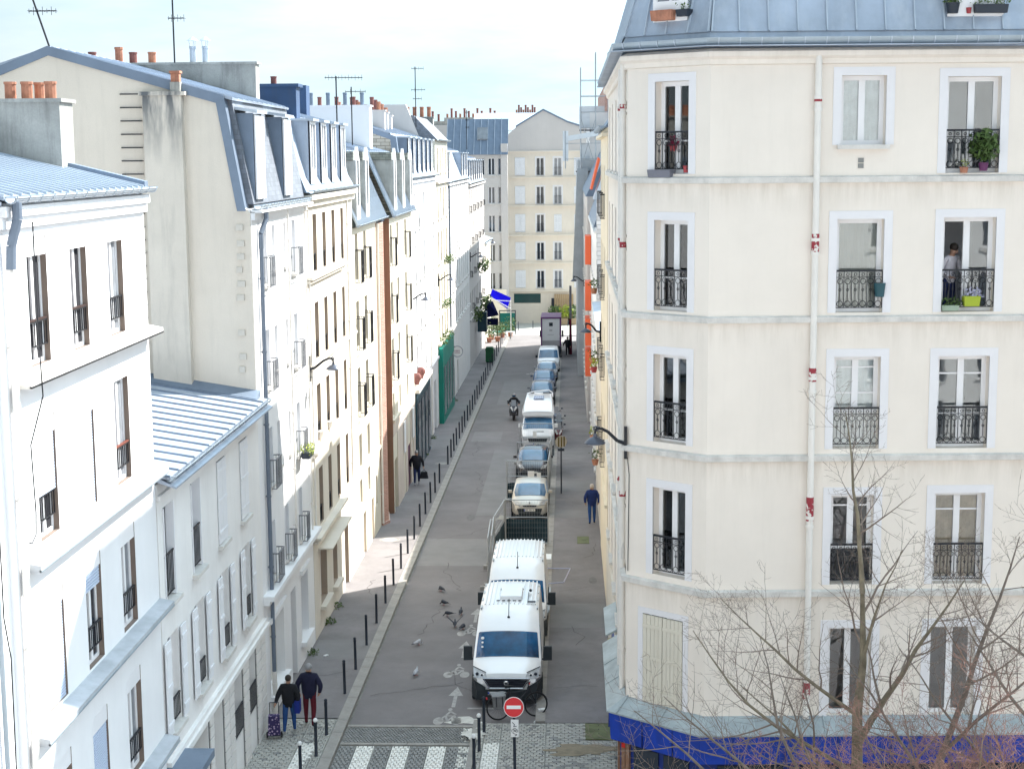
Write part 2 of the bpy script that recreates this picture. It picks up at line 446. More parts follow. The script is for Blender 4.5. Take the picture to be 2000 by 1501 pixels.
WT = {}
def win_template(key, w, h, st):
    """meshes of one kind of window; origin bottom centre of the opening on the wall face, y inwards"""
    d = st.get('d', 0.2); fm = st.get('frame', PVC); gm = st.get('glass', DARKG)
    x = w / 2; t = st.get('t', 0.07); mw = st.get('mw', .055); hb = st.get('zb', 0.0)
    items = []
    f = MB()
    f.box(-x, -x + t, d, d + .06, hb, h); f.box(x - t, x, d, d + .06, hb, h)
    f.box(-x + t, x - t, d, d + .06, h - t, h); f.box(-x + t, x - t, d, d + .06, hb, hb + t)
    leaves = st.get('leaves', 2)
    if leaves == 2:
        f.box(-mw, mw, d - .015, d + .05, hb + t, h - t)
    for q in st.get('tr', []):
        zz = hb + (h - hb) * q
        f.box(-x + t, x - t, d + .005, d + .045, zz - .018, zz + .018)
    spans = [(-x + t, -mw), (mw, x - t)] if leaves == 2 else [(-x + t, x - t)]
    skip = st.get('skip', None)
    for n_, (a, b) in enumerate(spans):
        if skip == n_: continue
        g = MB(); g.box(a, b, d + .02, d + .032, hb + t, h - t)
        items.append(('pane', g.mesh('pane', gm)))
    if st.get('curtain'):
        c = MB(); N = 14
        for i in range(N):
            a0, a1 = -x + w * i / N, -x + w * (i + 1) / N
            y0, y1 = d + .065 + .02 * (i % 2), d + .065 + .02 * ((i + 1) % 2)
            c.quad((a0, y0, 0), (a1, y1, 0), (a1, y1, h), (a0, y0, h))
        items.append(('curtain', c.mesh('curtain', st['curtain'])))
    rl = st.get('rail')
    if rl:
        rh = st.get('rh', 0.8); rz = st.get('rz', 0.1)
        yy = st.get('ry', 0.06)
        r = MB(); rm = st.get('railmat', IRON)
        ow = x - .01
        if rl == 'orn':
            r.box(-ow, ow, yy - .025, yy + .025, rz + rh - .04, rz + rh)
            r.box(-ow, ow, yy - .008, yy + .008, rz + rh - .17, rz + rh - .155)
            r.box(-ow, ow, yy - .01, yy + .01, rz, rz + .018)
            nb = max(4, int(round(w / 0.17))); sp = (2 * ow) / nb
            for i in range(nb + 1):
                xx = -ow + sp * i
                r.box(xx - .007, xx + .007, yy - .007, yy + .007, rz, rz + rh - .04)
            for i in range(nb):
                cx = -ow + sp * (i + .5)
                r.ring((cx, yy, rz + .09), sp * .40, .008, 10, 4)
                r.ring((cx, yy, rz + rh - .25), sp * .36, .008, 10, 4)
                r.box(cx - .006, cx + .006, yy - .006, yy + .006, rz + .17, rz + rh - .32)
                r.ring((cx, yy, rz + rh * .48), sp * .16, .008, 6, 4)
                r.ring((cx, yy, rz + rh - .10), sp * .18, .007, 8, 4)
        else:
            pr = st.get('proj', 0.0)
            n = max(3, int(w / 0.11))
            yo = yy - pr
            r.box(-ow, ow, yo - .02, yo + .02, rz + rh - .03, rz + rh)
            r.box(-ow, ow, yo - .012, yo + .012, rz, rz + .02)
            for i in range(n + 1):
                xx = -ow + 2 * ow * i / n
                r.box(xx - .008, xx + .008, yo - .008, yo + .008, rz, rz + rh)
            if pr > 0:
                for sx in (-ow, ow):
                    r.box(sx - .012, sx + .012, yo, .1, rz + rh - .03, rz + rh)
                    r.box(sx - .012, sx + .012, yo, .1, rz, rz + .02)
                    for k in range(3):
                        yk = yo + pr * (k + 1) / 4
                        r.box(sx - .007, sx + .007, yk - .007, yk + .007, rz, rz + rh)
                for k in range(n):
                    if k % 2 == 0:
                        r.ring((-ow + 2 * ow * (k + .5) / n, yo, rz + rh * .5), .05, .006, 8, 4)
        items.append(('railing', r.mesh('railing', rm)))
        if st.get('handrail'):
            q = MB().box(-ow, ow, yy - .03, yy + .02, rz + rh, rz + rh + .03)
            items.append(('handrail', q.mesh('handrail', st['handrail'])))
    if st.get('surround'):
        sw = st['surround']; q = MB(); e = .022
        q.box(-x - sw, -x, -e, .03, 0, h); q.box(x, x + sw, -e, .03, 0, h); q.box(-x - sw, x + sw, -e, .03, h, h + sw)
        items.append(('surround', q.mesh('surround', TRIM)))
    if st.get('sill'):
        q = MB().box(-x - .08, x + .08, -st['sill'], .14, -.09, .002)
        items.append(('sill', q.mesh('sill', BAND)))
    if st.get('head'):
        q = MB().box(-x, x, .012, .15, h - st['head'], h)
        items.append(('roller_box', q.mesh('roller_box', PVC)))
    if st.get('roller'):
        q = MB(); top = h - st.get('head', 0); bot = h - (h) * st['roller']
        k = int((top - bot) / 0.05)
        for i in range(k):
            zz = bot + i * (top - bot) / k
            q.box(-x + .02, x - .02, .03, .055, zz, zz + (top - bot) / k - .014)
        q.box(-x + .02, x - .02, .057, .065, bot, top)
        items.append(('roller_shutter', q.mesh('roller_shutter', st.get('rollmat', SHUTB))))
    sh = st.get('shut')
    if sh:
        sm = st.get('shutmat', SHUT)
        hw = x
        for sgn in (-1, 1):
            q = MB()
            if sh == 'closed':
                a, b = (-x + .01, -.006) if sgn < 0 else (.006, x - .01)
                yA, yB = -.035, -.005
                n = 5
                for i in range(n):
                    q.box(a + (b - a) * i / n + .004, a + (b - a) * (i + 1) / n - .004, yA, yB, .03, h - .02)
                for zz in (.12, .5, .85): q.box(a, b, yA - .018, yA - .002, h * zz, h * zz + .08)
            elif sh == 'folded':      # leaves folded into the reveal
                xx = sgn * (x - .02)
                q.box(min(xx, xx - sgn * .05), max(xx, xx - sgn * .05), -.02, .18, .02, h - .02)
            else:                       # laid back against the wall
                ws = st.get('sw', x)
                a, b = (-x - ws, -x - .01) if sgn < 0 else (x + .01, x + ws)
                yA, yB = -.075, -.045
                n = max(2, int(ws / .12))
                for i in range(n):
                    q.box(a + (b - a) * i / n + .003, a + (b - a) * (i + 1) / n - .003, yA, yB, 0, h)
                for zz in (.1, .5, .86): q.box(a, b, yA - .02, yA - .002, h * zz, h * zz + .09)
            items.append(('shutter', q.mesh('shutter', sm)))
    return (f.mesh('window', fm), items)

def win(b, x0, x1, z0, z1, st, F=None, name='window', key=None):
    w, h = round(x1 - x0, 2), round(z1 - z0, 2)
    k = (w, h, id(st))
    if k not in WT: WT[k] = win_template(k, w, h, st)
    me, items = WT[k]
    o = link(name, me, b.root, b.rel(F, ((x0 + x1) / 2, 0, z0)))
    for nm, mm in items: link(nm, mm, o)
    return o

def gutter(b, L, z, F=None, y=-0.12, r=0.09, x0=0.0, step=0.5, mat=None, brackets=True):
    mb = MB(); n = 8
    pts = [(y + r * math.cos(math.pi + math.pi * i / n), z + r * math.sin(math.pi + math.pi * i / n)) for i in range(n + 1)]
    inn = [(y + (r - .008) * math.cos(math.pi + math.pi * i / n), z + (r - .008) * math.sin(math.pi + math.pi * i / n)) for i in range(n, -1, -1)]
    mb.prism(pts + inn, x0, L)
    mb.tube((x0, y - r, z), (L, y - r, z), .014, 6)
    o = b.part('gutter', mb, mat or GUTTER, F, smooth=True)
    if brackets:
        k = int((L - x0) / step)
        q = MB()
        pb = [(y + (r + .012) * math.cos(math.pi + math.pi * i / n), z + (r + .012) * math.sin(math.pi + math.pi * i / n)) for i in range(n + 1)]
        pi = [(y + (r + .001) * math.cos(math.pi + math.pi * i / n), z + (r + .001) * math.sin(math.pi + math.pi * i / n)) for i in range(n, -1, -1)]
        q.prism(pb + pi, -.014, .014)
        q.box(-.014, .014, y - r - .03, y + r, z - .004, z + .022)
        me = q.mesh('bracket', ZINCL)
        for i in range(k + 1):
            link('bracket', me, o, Matrix.Translation((x0 + .06 + i * (L - x0 - .12) / max(1, k), 0, 0)))
    return o

def pot(mb, c, h=0.32, r=0.10):
    mb.lathe([(r * .95, 0), (r, .03), (r * .98, h * .85), (r * 1.12, h * .86), (r * 1.12, h), (r * .85, h), (r * .8, h - .08)], c, 10)

def chimney(b, x0, x1, y0, y1, z0, z1, mat, pots, F=None, cap=True, potmat=None, pr=.10, ph=.32):
    mb = MB(); mb.box(x0, x1, y0, y1, z0, z1)
    if cap: mb.box(x0 - .06, x1 + .06, y0 - .06, y1 + .06, z1, z1 + .07)
    o = b.part('chimney', mb, mat, F)
    zt = z1 + (.07 if cap else 0)
    for i, p in enumerate(pots):
        q = MB(); hh = p[2] if len(p) > 2 else ph
        pot(q, (0, 0, 0), hh, p[3] if len(p) > 3 else pr)
        pm = p[4] if len(p) > 4 else (potmat or POT)
        part('chimney_pot', q, pm, o, True, (p[0], p[1], zt - .005))
    return o

def seam_roof(b, x0, x1, p0, p1, mat, F=None, step=0.6, seam=0.045, sw=.03, name='roof', seammat=None, th=.05, n0=0):
    """standing-seam sheet from the eave (y,z)=p0 up to p1, one panel per bay"""
    n = max(1, int(round((x1 - x0) / step))); w = (x1 - x0) / n
    dy, dz = p1[0] - p0[0], p1[1] - p0[1]
    L = math.hypot(dy, dz); ny, nz = -dz / L, dy / L
    base = MB()
    base.prism([p0, p1, (p1[0] - ny * th, p1[1] - nz * th), (p0[0] - ny * th, p0[1] - nz * th)], x0, x1)
    o = b.part(name, base, mat, F)
    q = MB()
    def P(x, t, h): return (x, p0[0] + dy * t + ny * h, p0[1] + dz * t + nz * h)
    a = .004
    q.hexa([P(sw / 2, 0, a), P(w - sw / 2, 0, a), P(w - sw / 2, 1, a), P(sw / 2, 1, a),
            P(sw / 2, 0, a + .006), P(w - sw / 2, 0, a + .006), P(w - sw / 2, 1, a + .006), P(sw / 2, 1, a + .006)])
    q.cur = 1
    q.hexa([P(-sw / 2, 0, 0), P(sw / 2, 0, 0), P(sw / 2, 1, 0), P(-sw / 2, 1, 0),
            P(-sw / 2, 0, seam), P(sw / 2, 0, seam), P(sw / 2, 1, seam), P(-sw / 2, 1, seam)])
    me = q.mesh('roof_panel', [mat, seammat or mat])
    for i in range(n): link('roof_panel', me, o, Matrix.Translation((x0 + i * w, 0, 0)))
    return o

def pipe(b, x, z0, z1, F=None, y=-.09, r=.055, mat=None, collars=4, top=None):
    mb = MB(); mb.tube((x, y, z0), (x, y, z1), r, 10)
    if top: mb.path([(x, y, z1), (x, y - .05, z1 + .15), (x, top, z1 + .35)], r, 10)
    for i in range(collars):
        zz = z0 + (z1 - z0) * (i + .5) / collars
        mb.tube((x, y, zz - .03), (x, y, zz + .03), r + .012, 10)
        mb.box(x - .012, x + .012, y, 0, zz - .012, zz + .012)
    return b.part('downpipe', mb, mat or PIPEW, F, smooth=True)
# ================================================================ ground, road, pavements
def strip(name, x0, x1, y0, y1, dz, mat, kind='structure', n=1, parent=None):
    mb = MB()
    for i in range(n):
        a, b_ = y0 + (y1 - y0) * i / n, y0 + (y1 - y0) * (i + 1) / n
        mb.quad((x0, a, gz(a) + dz), (x1, a, gz(a) + dz), (x1, b_, gz(b_) + dz), (x0, b_, gz(b_) + dz))
    if parent is not None: return part(name, mb, mat, parent)
    return struct(name, mb, mat, kind)

g = MB()
g.quad((-1500, -600, 2.5), (1500, -600, 2.5), (1500, -100, 2.5), (-1500, -100, 2.5))
g.quad((-1500, -100, 2.32), (1500, -100, 2.32), (1500, 190, gz(190) - .13), (-1500, 190, gz(190) - .13))
g.quad((-1500, 190, gz(190) - .13), (1500, 190, gz(190) - .13), (1500, 3500, gz(190) - .13), (-1500, 3500, gz(190) - .13))
struct('ground', g, PAVE)
strip('road', -6.31, -0.97, 41.95, 166, -0.05, ASPH)
strip('crossing_street', -60, 60, 14, 37.2, -0.05, ASPH)
pl = strip('pavement', -14, -6.60, 42.2, 166, 0.06, PAVE)
pr = strip('pavement', -0.70, 9, 41.9, 160, 0.06, PAVE)
strip('junction_paving', -40, 30, 166, 200, -0.045, SETTL)
# kerb stones, one by one
def kerbs(root, x0, x1, y0, y1, step, road_side):
    mesh = []
    for v in range(3):
        mb = MB(); b_ = .012
        w, l = x1 - x0, step - .012
        e = .004 * (v - 1)
        mb.box(0, w, 0, l, -.14, .0 + e)
        mesh.append(mb.mesh('kerbstone', GRANITE))
    y = y0; i = 0
    while y < y1:
        o = link('kerbstone', mesh[(i * 7) % 3], root)
        o.location = (x0, y, gz(y) + .078); o.rotation_euler = (math.atan(SL), 0, 0)
        y += step; i += 1
kerbs(pl, -6.60, -6.30, 34.0, 165, 1.0, 1)
kerbs(pr, -0.98, -0.70, 42.0, 160, 1.0, -1)
# gutter line of darker joint beside the left kerb
strip('gutter_line', -6.295, -6.25, 36, 165, -0.046, JOINT)
# repair patches in the asphalt: (x0,x1,y0,y1, level)
for (a, b_, c, d, lv) in [(-8.4, -6.62, 47.9, 50.0, .06), (-8.4, -6.62, 89.5, 95, .06), (-8.3, -6.9, 107, 111, .06), (-8.4, -6.62, 74.2, 75.4, .06),
                          (-.68, 1.3, 51.6, 54.8, .06), (-.68, .9, 70.0, 71.8, .06), (-.68, 1.2, 76.5, 79.4, .06), (-.5, 1.3, 86, 90, .06), (-.6, 1.2, 101, 104, .06),
                          (-6.2, -3.3, 61, 66, -.05), (-4.4, -3.1, 71, 90, -.05), (-6.0, -4.2, 93, 97, -.05), (-5.2, -2.8, 110, 124, -.05)]:
    strip('asphalt_patch', a, b_, c, d, lv + .004, PATCH)
0 and struct('tar_joint', MB().quad((-4.62, 42, gz(42) - .045), (-4.60, 42, gz(42) - .045), (-4.60, 160, gz(160) - .045), (-4.62, 160, gz(160) - .045)), PATCH)

# ---- granite setts of the raised crossing and the corner pavements
cross = strip('crossing', -6.30, -2.55, 36.5, 41.95, -0.075, JOINT)
JOINTL = M('pale_joint', (.31, .305, .285), .95, var=.25, scale=3)
cornerL = strip('corner_paving', -14, -6.60, 30, 42.2, 0.035, JOINTL)
cornerR = strip('corner_paving', -2.55, 9, 34.3, 41.9, 0.035, JOINTL)
rs = random.Random(3)
sett_me = {}
def sett_mesh(w, l, mat, v):
    k = (w, l, mat.name, v)
    if k not in sett_me:
        mb = MB(); r_ = random.Random(v * 13 + 5); j = lambda: r_.uniform(-.006, .006)
        hx, hy = w / 2 - .007, l / 2 - .007
        t = .018
        mb.hexa([(-hx, -hy, -.06), (hx, -hy, -.06), (hx, hy, -.06), (-hx, hy, -.06),
                 (-hx + t * .5 + j(), -hy + t * .5 + j(), 0 + j()), (hx - t * .5 + j(), -hy + t * .5 + j(), j()), (hx - t * .5 + j(), hy - t * .5 + j(), j()), (-hx + t * .5 + j(), hy - t * .5 + j(), j())])
        sett_me[k] = mb.mesh('sett', mat)
    return sett_me[k]
def setts(root, x0, x1, y0, y1, w, l, lv, pick, name='sett', singles=300, skip=None):
    """setts laid in staggered courses; the nearest ones single, the rest one joined piece"""
    cnt = 0; rest = MB(); mats = []
    ny = int((y1 - y0) / l); nx = int(round((x1 - x0) / w)); w = (x1 - x0) / nx
    for j in range(ny):
        y = y0 + (j + .5) * l
        for i in range(nx + (j % 2)):
            x = x0 + (i + (.5 if j % 2 == 0 else 0)) * w
            ww = w
            if j % 2 and (i == 0): x = x0 + w * .25; ww = w * .5
            if j % 2 and (i == nx): x = x1 - w * .25; ww = w * .5
            if skip and skip(x, y): continue
            m = pick(x, y)
            z = gz(y) + lv + rs.uniform(-.005, .005)
            if cnt < singles and ww == w:
                o = link(name, sett_mesh(round(w, 3), round(l, 3), m, rs.randrange(4)), root)
                o.location = (x, y, z); o.rotation_euler = (rs.uniform(-.02, .02), rs.uniform(-.02, .02), rs.uniform(-.02, .02)); cnt += 1
            else:
                if m not in mats: mats.append(m)
                rest.cur = mats.index(m)
                hx, hy = ww / 2 - .007, l / 2 - .007; t = .009
                jj = [rs.uniform(-.005, .005) for _ in range(8)]
                rest.hexa([(x - hx, y - hy, z - .05), (x + hx, y - hy, z - .05), (x + hx, y + hy, z - .05), (x - hx, y + hy, z - .05),
                           (x - hx + t + jj[0], y - hy + t, z + jj[1]), (x + hx - t, y - hy + t + jj[2], z + jj[3]),
                           (x + hx - t + jj[4], y + hy - t, z + jj[5]), (x - hx + t, y + hy - t + jj[6], z + jj[7])])
    if rest.v:
        o = part('sett', rest, mats, root); o['kind'] = 'stuff'
ST = [(-5.82, -5.32), (-4.84, -4.34), (-3.85, -3.35)]
def pickC(x, y):
    if y < 40.3 and any(a < x < b_ for a, b_ in ST): return SETTW
    if x > -3.0 and rs.random() < .80 and y < 40.9: return CHALK
    if x > -3.1 and rs.random() < .35: return CHALK
    return SETT
edges_ = [-6.30, -5.82, -5.32, -4.84, -4.34, -3.85, -3.35, -2.60]
for a_, c_ in zip(edges_, edges_[1:]): setts(cross, a_, c_, 37.4, 40.30, .123, .155, -0.028, pickC, singles=42)
setts(cross, -6.30, -2.60, 40.48, 41.70, .0925, .10, -0.028, lambda x, y: CHALK if (x > -3.0 and rs.random() < .55) else SETT, singles=0)
# granite bands across the carriageway
for yb in (40.39, 41.83):
    for i in range(4):
        q = MB().box(0, .915, -.07, .07, -.1, 0)
        o = part('granite_band', q, GRANITE, cross, at=(-6.29 + i * .925, yb, gz(yb) - .028))
def pickL(x, y):
    if y < 40.15 and -7.35 < x < -6.88 - (40.15 - y) * .06: return SETTW
    return SETTL if rs.random() < .92 else SETT
setts(cornerL, -8.5, -7.36, 37.3, 42.15, .20, .14, .072, pickL, singles=0)
setts(cornerL, -7.36, -6.88, 37.3, 42.15, .16, .14, .072, pickL, singles=0)
setts(cornerL, -6.88, -6.62, 37.3, 42.15, .13, .14, .072, pickL, singles=0)
setts(cornerR, -0.66, 1.6, 38.2, 41.85, .20, .14, .072, lambda x, y: SETTL if rs.random() < .92 else SETT, singles=260,
      skip=lambda x, y: .40 < x < 1.2 and 40.5 < y < 41.85)
for a_, c_ in ((-2.55, -2.36), (-2.36, -1.90), (-1.90, -0.66)):
    setts(cornerR, a_, c_, 37.6, 41.85, .153, .145, .072, lambda x, y: SETTW if (y < 40.2 and -2.35 < x < -1.9) else (SETTL if rs.random() < .92 else SETT), singles=0)
kb = MB()
# kerb between crossing and right corner
for i in range(8):
    o = link('kerbstone', (mm := MB().box(0, .16, 0, .72, -.14, 0).mesh('kerbstone', GRANITE)) if i == 0 else mm, cornerR)
    o.location = (-2.72, 36.2 + i * .73, gz(36.2 + i * .73) + .075)
# spilt white paint at the end of the cycle lane
def blob(name, cx, cy, rx, ry, dz, mat, seed, n=26, rag=.35):
    r_ = random.Random(seed); vs = []
    for i in range(n):
        a = 2 * math.pi * i / n; k = 1 + r_.uniform(-rag, rag)
        vs.append((cx + rx * k * math.cos(a), cy + ry * k * math.sin(a)))
    return MB().add([(x, y, gz(y) + dz) for x, y in vs], [tuple(range(n))])
struct('spilt_paint', blob('p', -2.98, 42.35, .55, .28, -.044, CHALK, 4), CHALK, 'stuff')
struct('spilt_paint', blob('p', -2.65, 40.9, .34, .42, .084, CHALK, 9), CHALK, 'stuff')
struct('sand_stain', blob('p', .3, 39.7, .9, .45, .0835, SETTL, 11, rag=.3), M('sandy_stain', (.26, .22, .16), .95, var=.2, scale=4, fine=.2), 'stuff')

# ---- painted cycle marks on the road
def road_marks():
    def flat(mb, pts, x, y, s=1.0, rot=0):
        c, sn = math.cos(rot), math.sin(rot)
        P = [(x + s * (px * c - py * sn), y + s * (px * sn + py * c)) for px, py in pts]
        mb.add([(a, b_, gz(b_) - .044) for a, b_ in P], [tuple(range(len(P)))])
    def arrow(x, y):
        mb = MB()
        flat(mb, [(-.055, 0), (.055, 0), (.055, 1.05), (-.055, 1.05)], x, y)
        flat(mb, [(-.22, 1.05), (.22, 1.05), (0, 1.9)], x, y)
        struct('road_arrow', mb, PAINT)
    def bike(x, y):
        mb = MB()
        for cx in (-.36, .36):
            flat(mb, [(cx + .21 * math.cos(a * math.pi / 8), .30 + .44 * math.sin(a * math.pi / 8)) for a in range(16)], x, y, .72)
        for seg in [((-.36, .3), (-.12, .95)), ((-.12, .95), (.22, .9)), ((-.36, .3), (.0, .3)), ((.0, .3), (.22, .9)), ((0, .3), (-.12, .95)), ((.36, .3), (.22, 1.0)),
                    ((-.10, 1.0), (.05, 1.45)), ((.05, 1.45), (.28, 1.1))]:
            (ax, ay), (bx, by_) = seg
            d = Vector((bx - ax, by_ - ay)); nrm = Vector((-d.y, d.x)).normalized() * .05
            flat(mb, [(ax + nrm.x, ay + nrm.y), (bx + nrm.x, by_ + nrm.y), (bx - nrm.x, by_ - nrm.y), (ax - nrm.x, ay - nrm.y)], x, y, .72)
        flat(mb, [(.02 + .09 * math.cos(a * math.pi / 5), 1.68 + .18 * math.sin(a * math.pi / 5)) for a in range(10)], x, y, .72)
        struct('road_cycle_symbol', mb, PAINT)
    for x, y in [(-3.42, 43.5), (-3.47, 48.4), (-3.33, 52.6)]: arrow(x, y)
    for x, y in [(-3.5, 41.98 + .1), (-3.55, 46.4), (-3.45, 51.0), (-3.2, 69.9), (-3.2, 129)]: bike(x, y)
    mb = MB()
    for k in range(3): flat(mb, [(0, 0), (.16, 0), (.16, .3), (0, .3)], -2.98, 67.6 + k * .95)
    flat(mb, [(0, 0), (.9, 0), (.9, .12), (0, .12)], -3.0, 43.35)
    struct('parking_bay_mark', mb, PAINT)
road_marks()
# metal covers and manholes let into the pavements
def cover(x0, x1, y0, y1, mat, label, lv=.06, bolts=True):
    mb = MB()
    zz = lambda y: gz(y) + lv + .018
    mb.hexa([(x0, y0, zz(y0) - .03), (x1, y0, zz(y0) - .03), (x1, y1, zz(y1) - .03), (x0, y1, zz(y1) - .03),
             (x0 + .01, y0 + .01, zz(y0)), (x1 - .01, y0 + .01, zz(y0)), (x1 - .01, y1 - .01, zz(y1)), (x0 + .01, y1 - .01, zz(y1))])
    mid = (y0 + y1) / 2
    mb.box(x0 + .01, x1 - .01, mid - .01, mid + .01, zz(mid) - .002, zz(mid) + .004)
    if bolts:
        for i in range(4):
            mb.cur = 1
            yy = y0 + (y1 - y0) * (i + .5) / 4
            mb.tube(((x0 + x1) / 2, yy, zz(yy) - .005), ((x0 + x1) / 2, yy, zz(yy) + .008), .018, 6)
    return solo('metal_cover', mb, [mat, IRON], label, 'metal cover')
MOSS = M('mossy_green_steel', (.13, .15, .07), .8, var=.3, scale=2.5, streak=.2, fine=.15)
cover(.42, 1.18, 40.55, 41.82, MOSS, 'mossy green metal cover let into the pale setts beside the blue shopfront')
cover(.33, .85, 64.6, 66.0, MOSS, 'small mossy green grating in the right pavement beyond the metal barrier', bolts=False)
def manhole(x, y, r, lv, label):
    mb = MB(); mb.ring((x, y, gz(y) + lv), r, .02, 20, 4, 'z', .3); mb.lathe([(r * .85, -.01), (r * .85, .006)], (x, y, gz(y) + lv), 16)
    return solo('manhole_cover', mb, GRANITE, label, 'manhole cover')
manhole(-7.8, 65.3, .42, .064, 'round manhole cover in the sunlit patch of the left pavement')
manhole(-7.1, 84.6, .36, .064, 'round manhole cover in the shaded left pavement before the dark shopfront')

# cracks, oil marks and drain
CRACK = M('asphalt_crack', (.085, .08, .078), .95)
OIL = M('oil_stain', (.13, .122, .122), .7, var=.3, scale=5)
def crack(x, y, L_, ang, seed, dz=-.044, w=.012):
    r_ = random.Random(seed); p = Vector((x, y)); a = ang; mb = MB()
    for i in range(int(L_ / .35)):
        a2 = a + r_.uniform(-.6, .6); q = p + Vector((math.cos(a2), math.sin(a2))) * .35; n_ = Vector((-math.sin(a2), math.cos(a2))) * w * r_.uniform(.5, 1.4)
        mb.quad(*[(v.x, v.y, gz(v.y) + dz) for v in (p - n_, q - n_, q + n_, p + n_)]); p = q
    struct('crack', mb, CRACK, 'stuff')
for i, (x, y, L_, a) in enumerate([(-6.0, 44.5, 3.2, .3), (-5.2, 51, 4, 1.4), (-4.1, 57, 5, 1.7), (-5.8, 66, 4, .8), (-4.9, 76, 7, 1.5), (-3.6, 60, 3, .2), (-5.5, 88, 6, 1.6), (-2.9, 44.8, 2.5, 2.2)]): crack(x, y, L_, a, i)
for i, (x, y, L_, a) in enumerate([(-.5, 45, 1.6, .2), (.2, 49.5, 2.6, 1.6), (-.4, 56.5, 1.7, .1), (-8.2, 46, 1.4, .2), (-7.4, 56, 2.5, 1.5), (.6, 62, 3, 1.4), (-.4, 83, 1.6, .1)]): crack(x, y, L_, a, 50 + i, .066, .010)
for i, (x, y, rx, ry, dz) in enumerate([(-2.6, 56.9, .3, .5, -.0435), (-2.0, 67.9, .5, .6, -.0435), (-1.9, 62.0, .5, .5, -.0435), (-2.1, 78.6, .4, .6, -.0435), (-4.6, 70.5, .2, .7, -.0435), (.9, 58.2, .16, .5, .0655)]):
    struct('oil_stain', blob('o', x, y, rx, ry, dz, OIL, 70 + i, 28, .09), OIL, 'stuff')
# ================================================================ left row of buildings
XL = -8.5
# ---- B0: edge of the building nearest the camera
b = Bld('apartment_building', 'white building edge with grey drainpipe at the far left border of the view', FR(XL - .12, 17.0, 90))
b.facade(5.9, -1, 14.2, [], WHITE)
seam_roof(b, 0, 5.9, (-.2, 14.2), (6, 15.7), ZINC, name='roof')
mb = MB().tube((5.2, -.07, -1), (5.2, -.07, 12.5), .04, 8)
b.part('downpipe', mb, GUTTER, smooth=True)
mb = MB().path([(5.3, -.1, 11.7), (5.32, -.1, 9.6), (5.3, -.1, 8), (5.55, -.08, 7.3), (5.5, -.08, 5)], .012, 5)
b.part('cable', mb, IRON)

# ---- B1: white building with open windows
Y0 = 22.9
b1 = b = Bld('apartment_building', 'white building three windows wide with low ribbed zinc roof, nearest on the left', FR(XL, Y0, 90))
ops = []; wins = []
cols = [(24.03, 24.96), (26.15, 27.05), (28.33, 29.27)]
OPENING = M('dark_open_window', (.012, .012, .018), .9)  # near-black panes paint the shade inside windows that stand open
S1 = dict(d=.10, glass=OPENING, rail='bars', rh=.42, rz=.28, head=.30, handrail=WOODD, ry=.05, leaves=2)
S1b = dict(d=.10, glass=GREYG, rail='bars', rh=.42, rz=.28, head=.30, ry=.05, leaves=2)
S1h = dict(d=.10, glass=OPENING, rail='bars', rh=.42, rz=.28, head=.30, roller=.64, rollmat=SHUTB, ry=.07)
S1c = dict(d=.10, glass=DARKG, head=.30, roller=1.0, rollmat=SHUTB)
S1d = dict(d=.10, glass=DARKG, rail='bars', rh=.42, rz=.28, head=.25, roller=.30, ry=.05)
S1e = dict(d=.10, glass=GREYG, rail='bars', rh=.42, rz=.28, head=.0, ry=.05, handrail=WOOD)
rows = [(11.58, 13.62, [S1, S1, S1b]), (8.74, 10.72, [S1h, S1c, S1e]), (5.88, 7.84, [S1c, S1d, S1b]), (2.95, 4.95, [S1b, S1c, S1b])]
for z0, z1, sty in rows:
    for (a, c), s in zip(cols, sty):
        ops.append((a - Y0, c - Y0, z0, z1)); wins.append((a - Y0, c - Y0, z0, z1, s))
def cornice(mb):
    mb.box(-.02, 8.0, -.14, 0, 13.98, 14.14); mb.box(-.02, 8.0, -.08, 0, 13.8, 13.977)
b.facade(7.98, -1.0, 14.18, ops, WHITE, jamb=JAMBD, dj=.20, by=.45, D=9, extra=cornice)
for w in wins: win(b, *w)
for z in (11.50, 8.62, 5.80, 2.86):
    mb = MB(); mb.hexa([(.22, -.30, z - .14), (8.0, -.30, z - .14), (8.0, .14, z - .14), (.22, .14, z - .14),
                        (.22, -.30, z - .03), (8.0, -.30, z - .03), (8.0, .14, z + .06), (.22, .14, z + .06)])
    b.part('sill_band', mb, [SILLG if z < 9 else BAND])
    mb = MB().box(.22, 8.0, -.31, -.27, z - .13, z - .10); b.part('drip_edge', mb, IRON if z > 11 else GUTTER)
gutter(b, 8.03, 14.27, y=-.20, r=.085, step=.55, mat=ZINCL)
seam_roof(b, -.02, 7.98, (-.12, 14.28), (3.35, 15.13), ZINC, seammat=ZINCL, step=.38, seam=.05, sw=.045)
seam_roof(b, -.02, 7.98, (6.5, 14.3), (3.35, 15.13), ZINC, step=.8, name='rear_roof')
mb = MB().box(7.7, 8.02, -.15, 3.4, 14.2, 14.24); mb.hexa([(7.8, -.1, 14.2), (8.04, -.1, 14.2), (8.04, 3.35, 15.05), (7.8, 3.35, 15.05), (7.8, -.1, 14.40), (8.04, -.1, 14.40), (8.04, 3.35, 15.25), (7.8, 3.35, 15.25)])
b.part('verge', mb, ZINCD)
chimney(b, 7.45, 8.25, 1.42, 4.6, 14.3, 15.95, CONC, [(7.7, 1.66, .34, .11), (7.7, 2.13, .34, .11), (8.05, 2.0, .34, .1), (7.7, 2.46, .34, .11), (7.7, 3.3, .34, .11)])
pipe(b, .12, -1, 13.2, r=.06, mat=PIPEW, collars=6)
mb = MB().path([(.12, -.12, 13.2), (.12, -.14, 13.55), (.17, -.24, 13.95), (.17, -.24, 14.2)], .075, 10)
b.part('downpipe', mb, PIPEB, smooth=True)
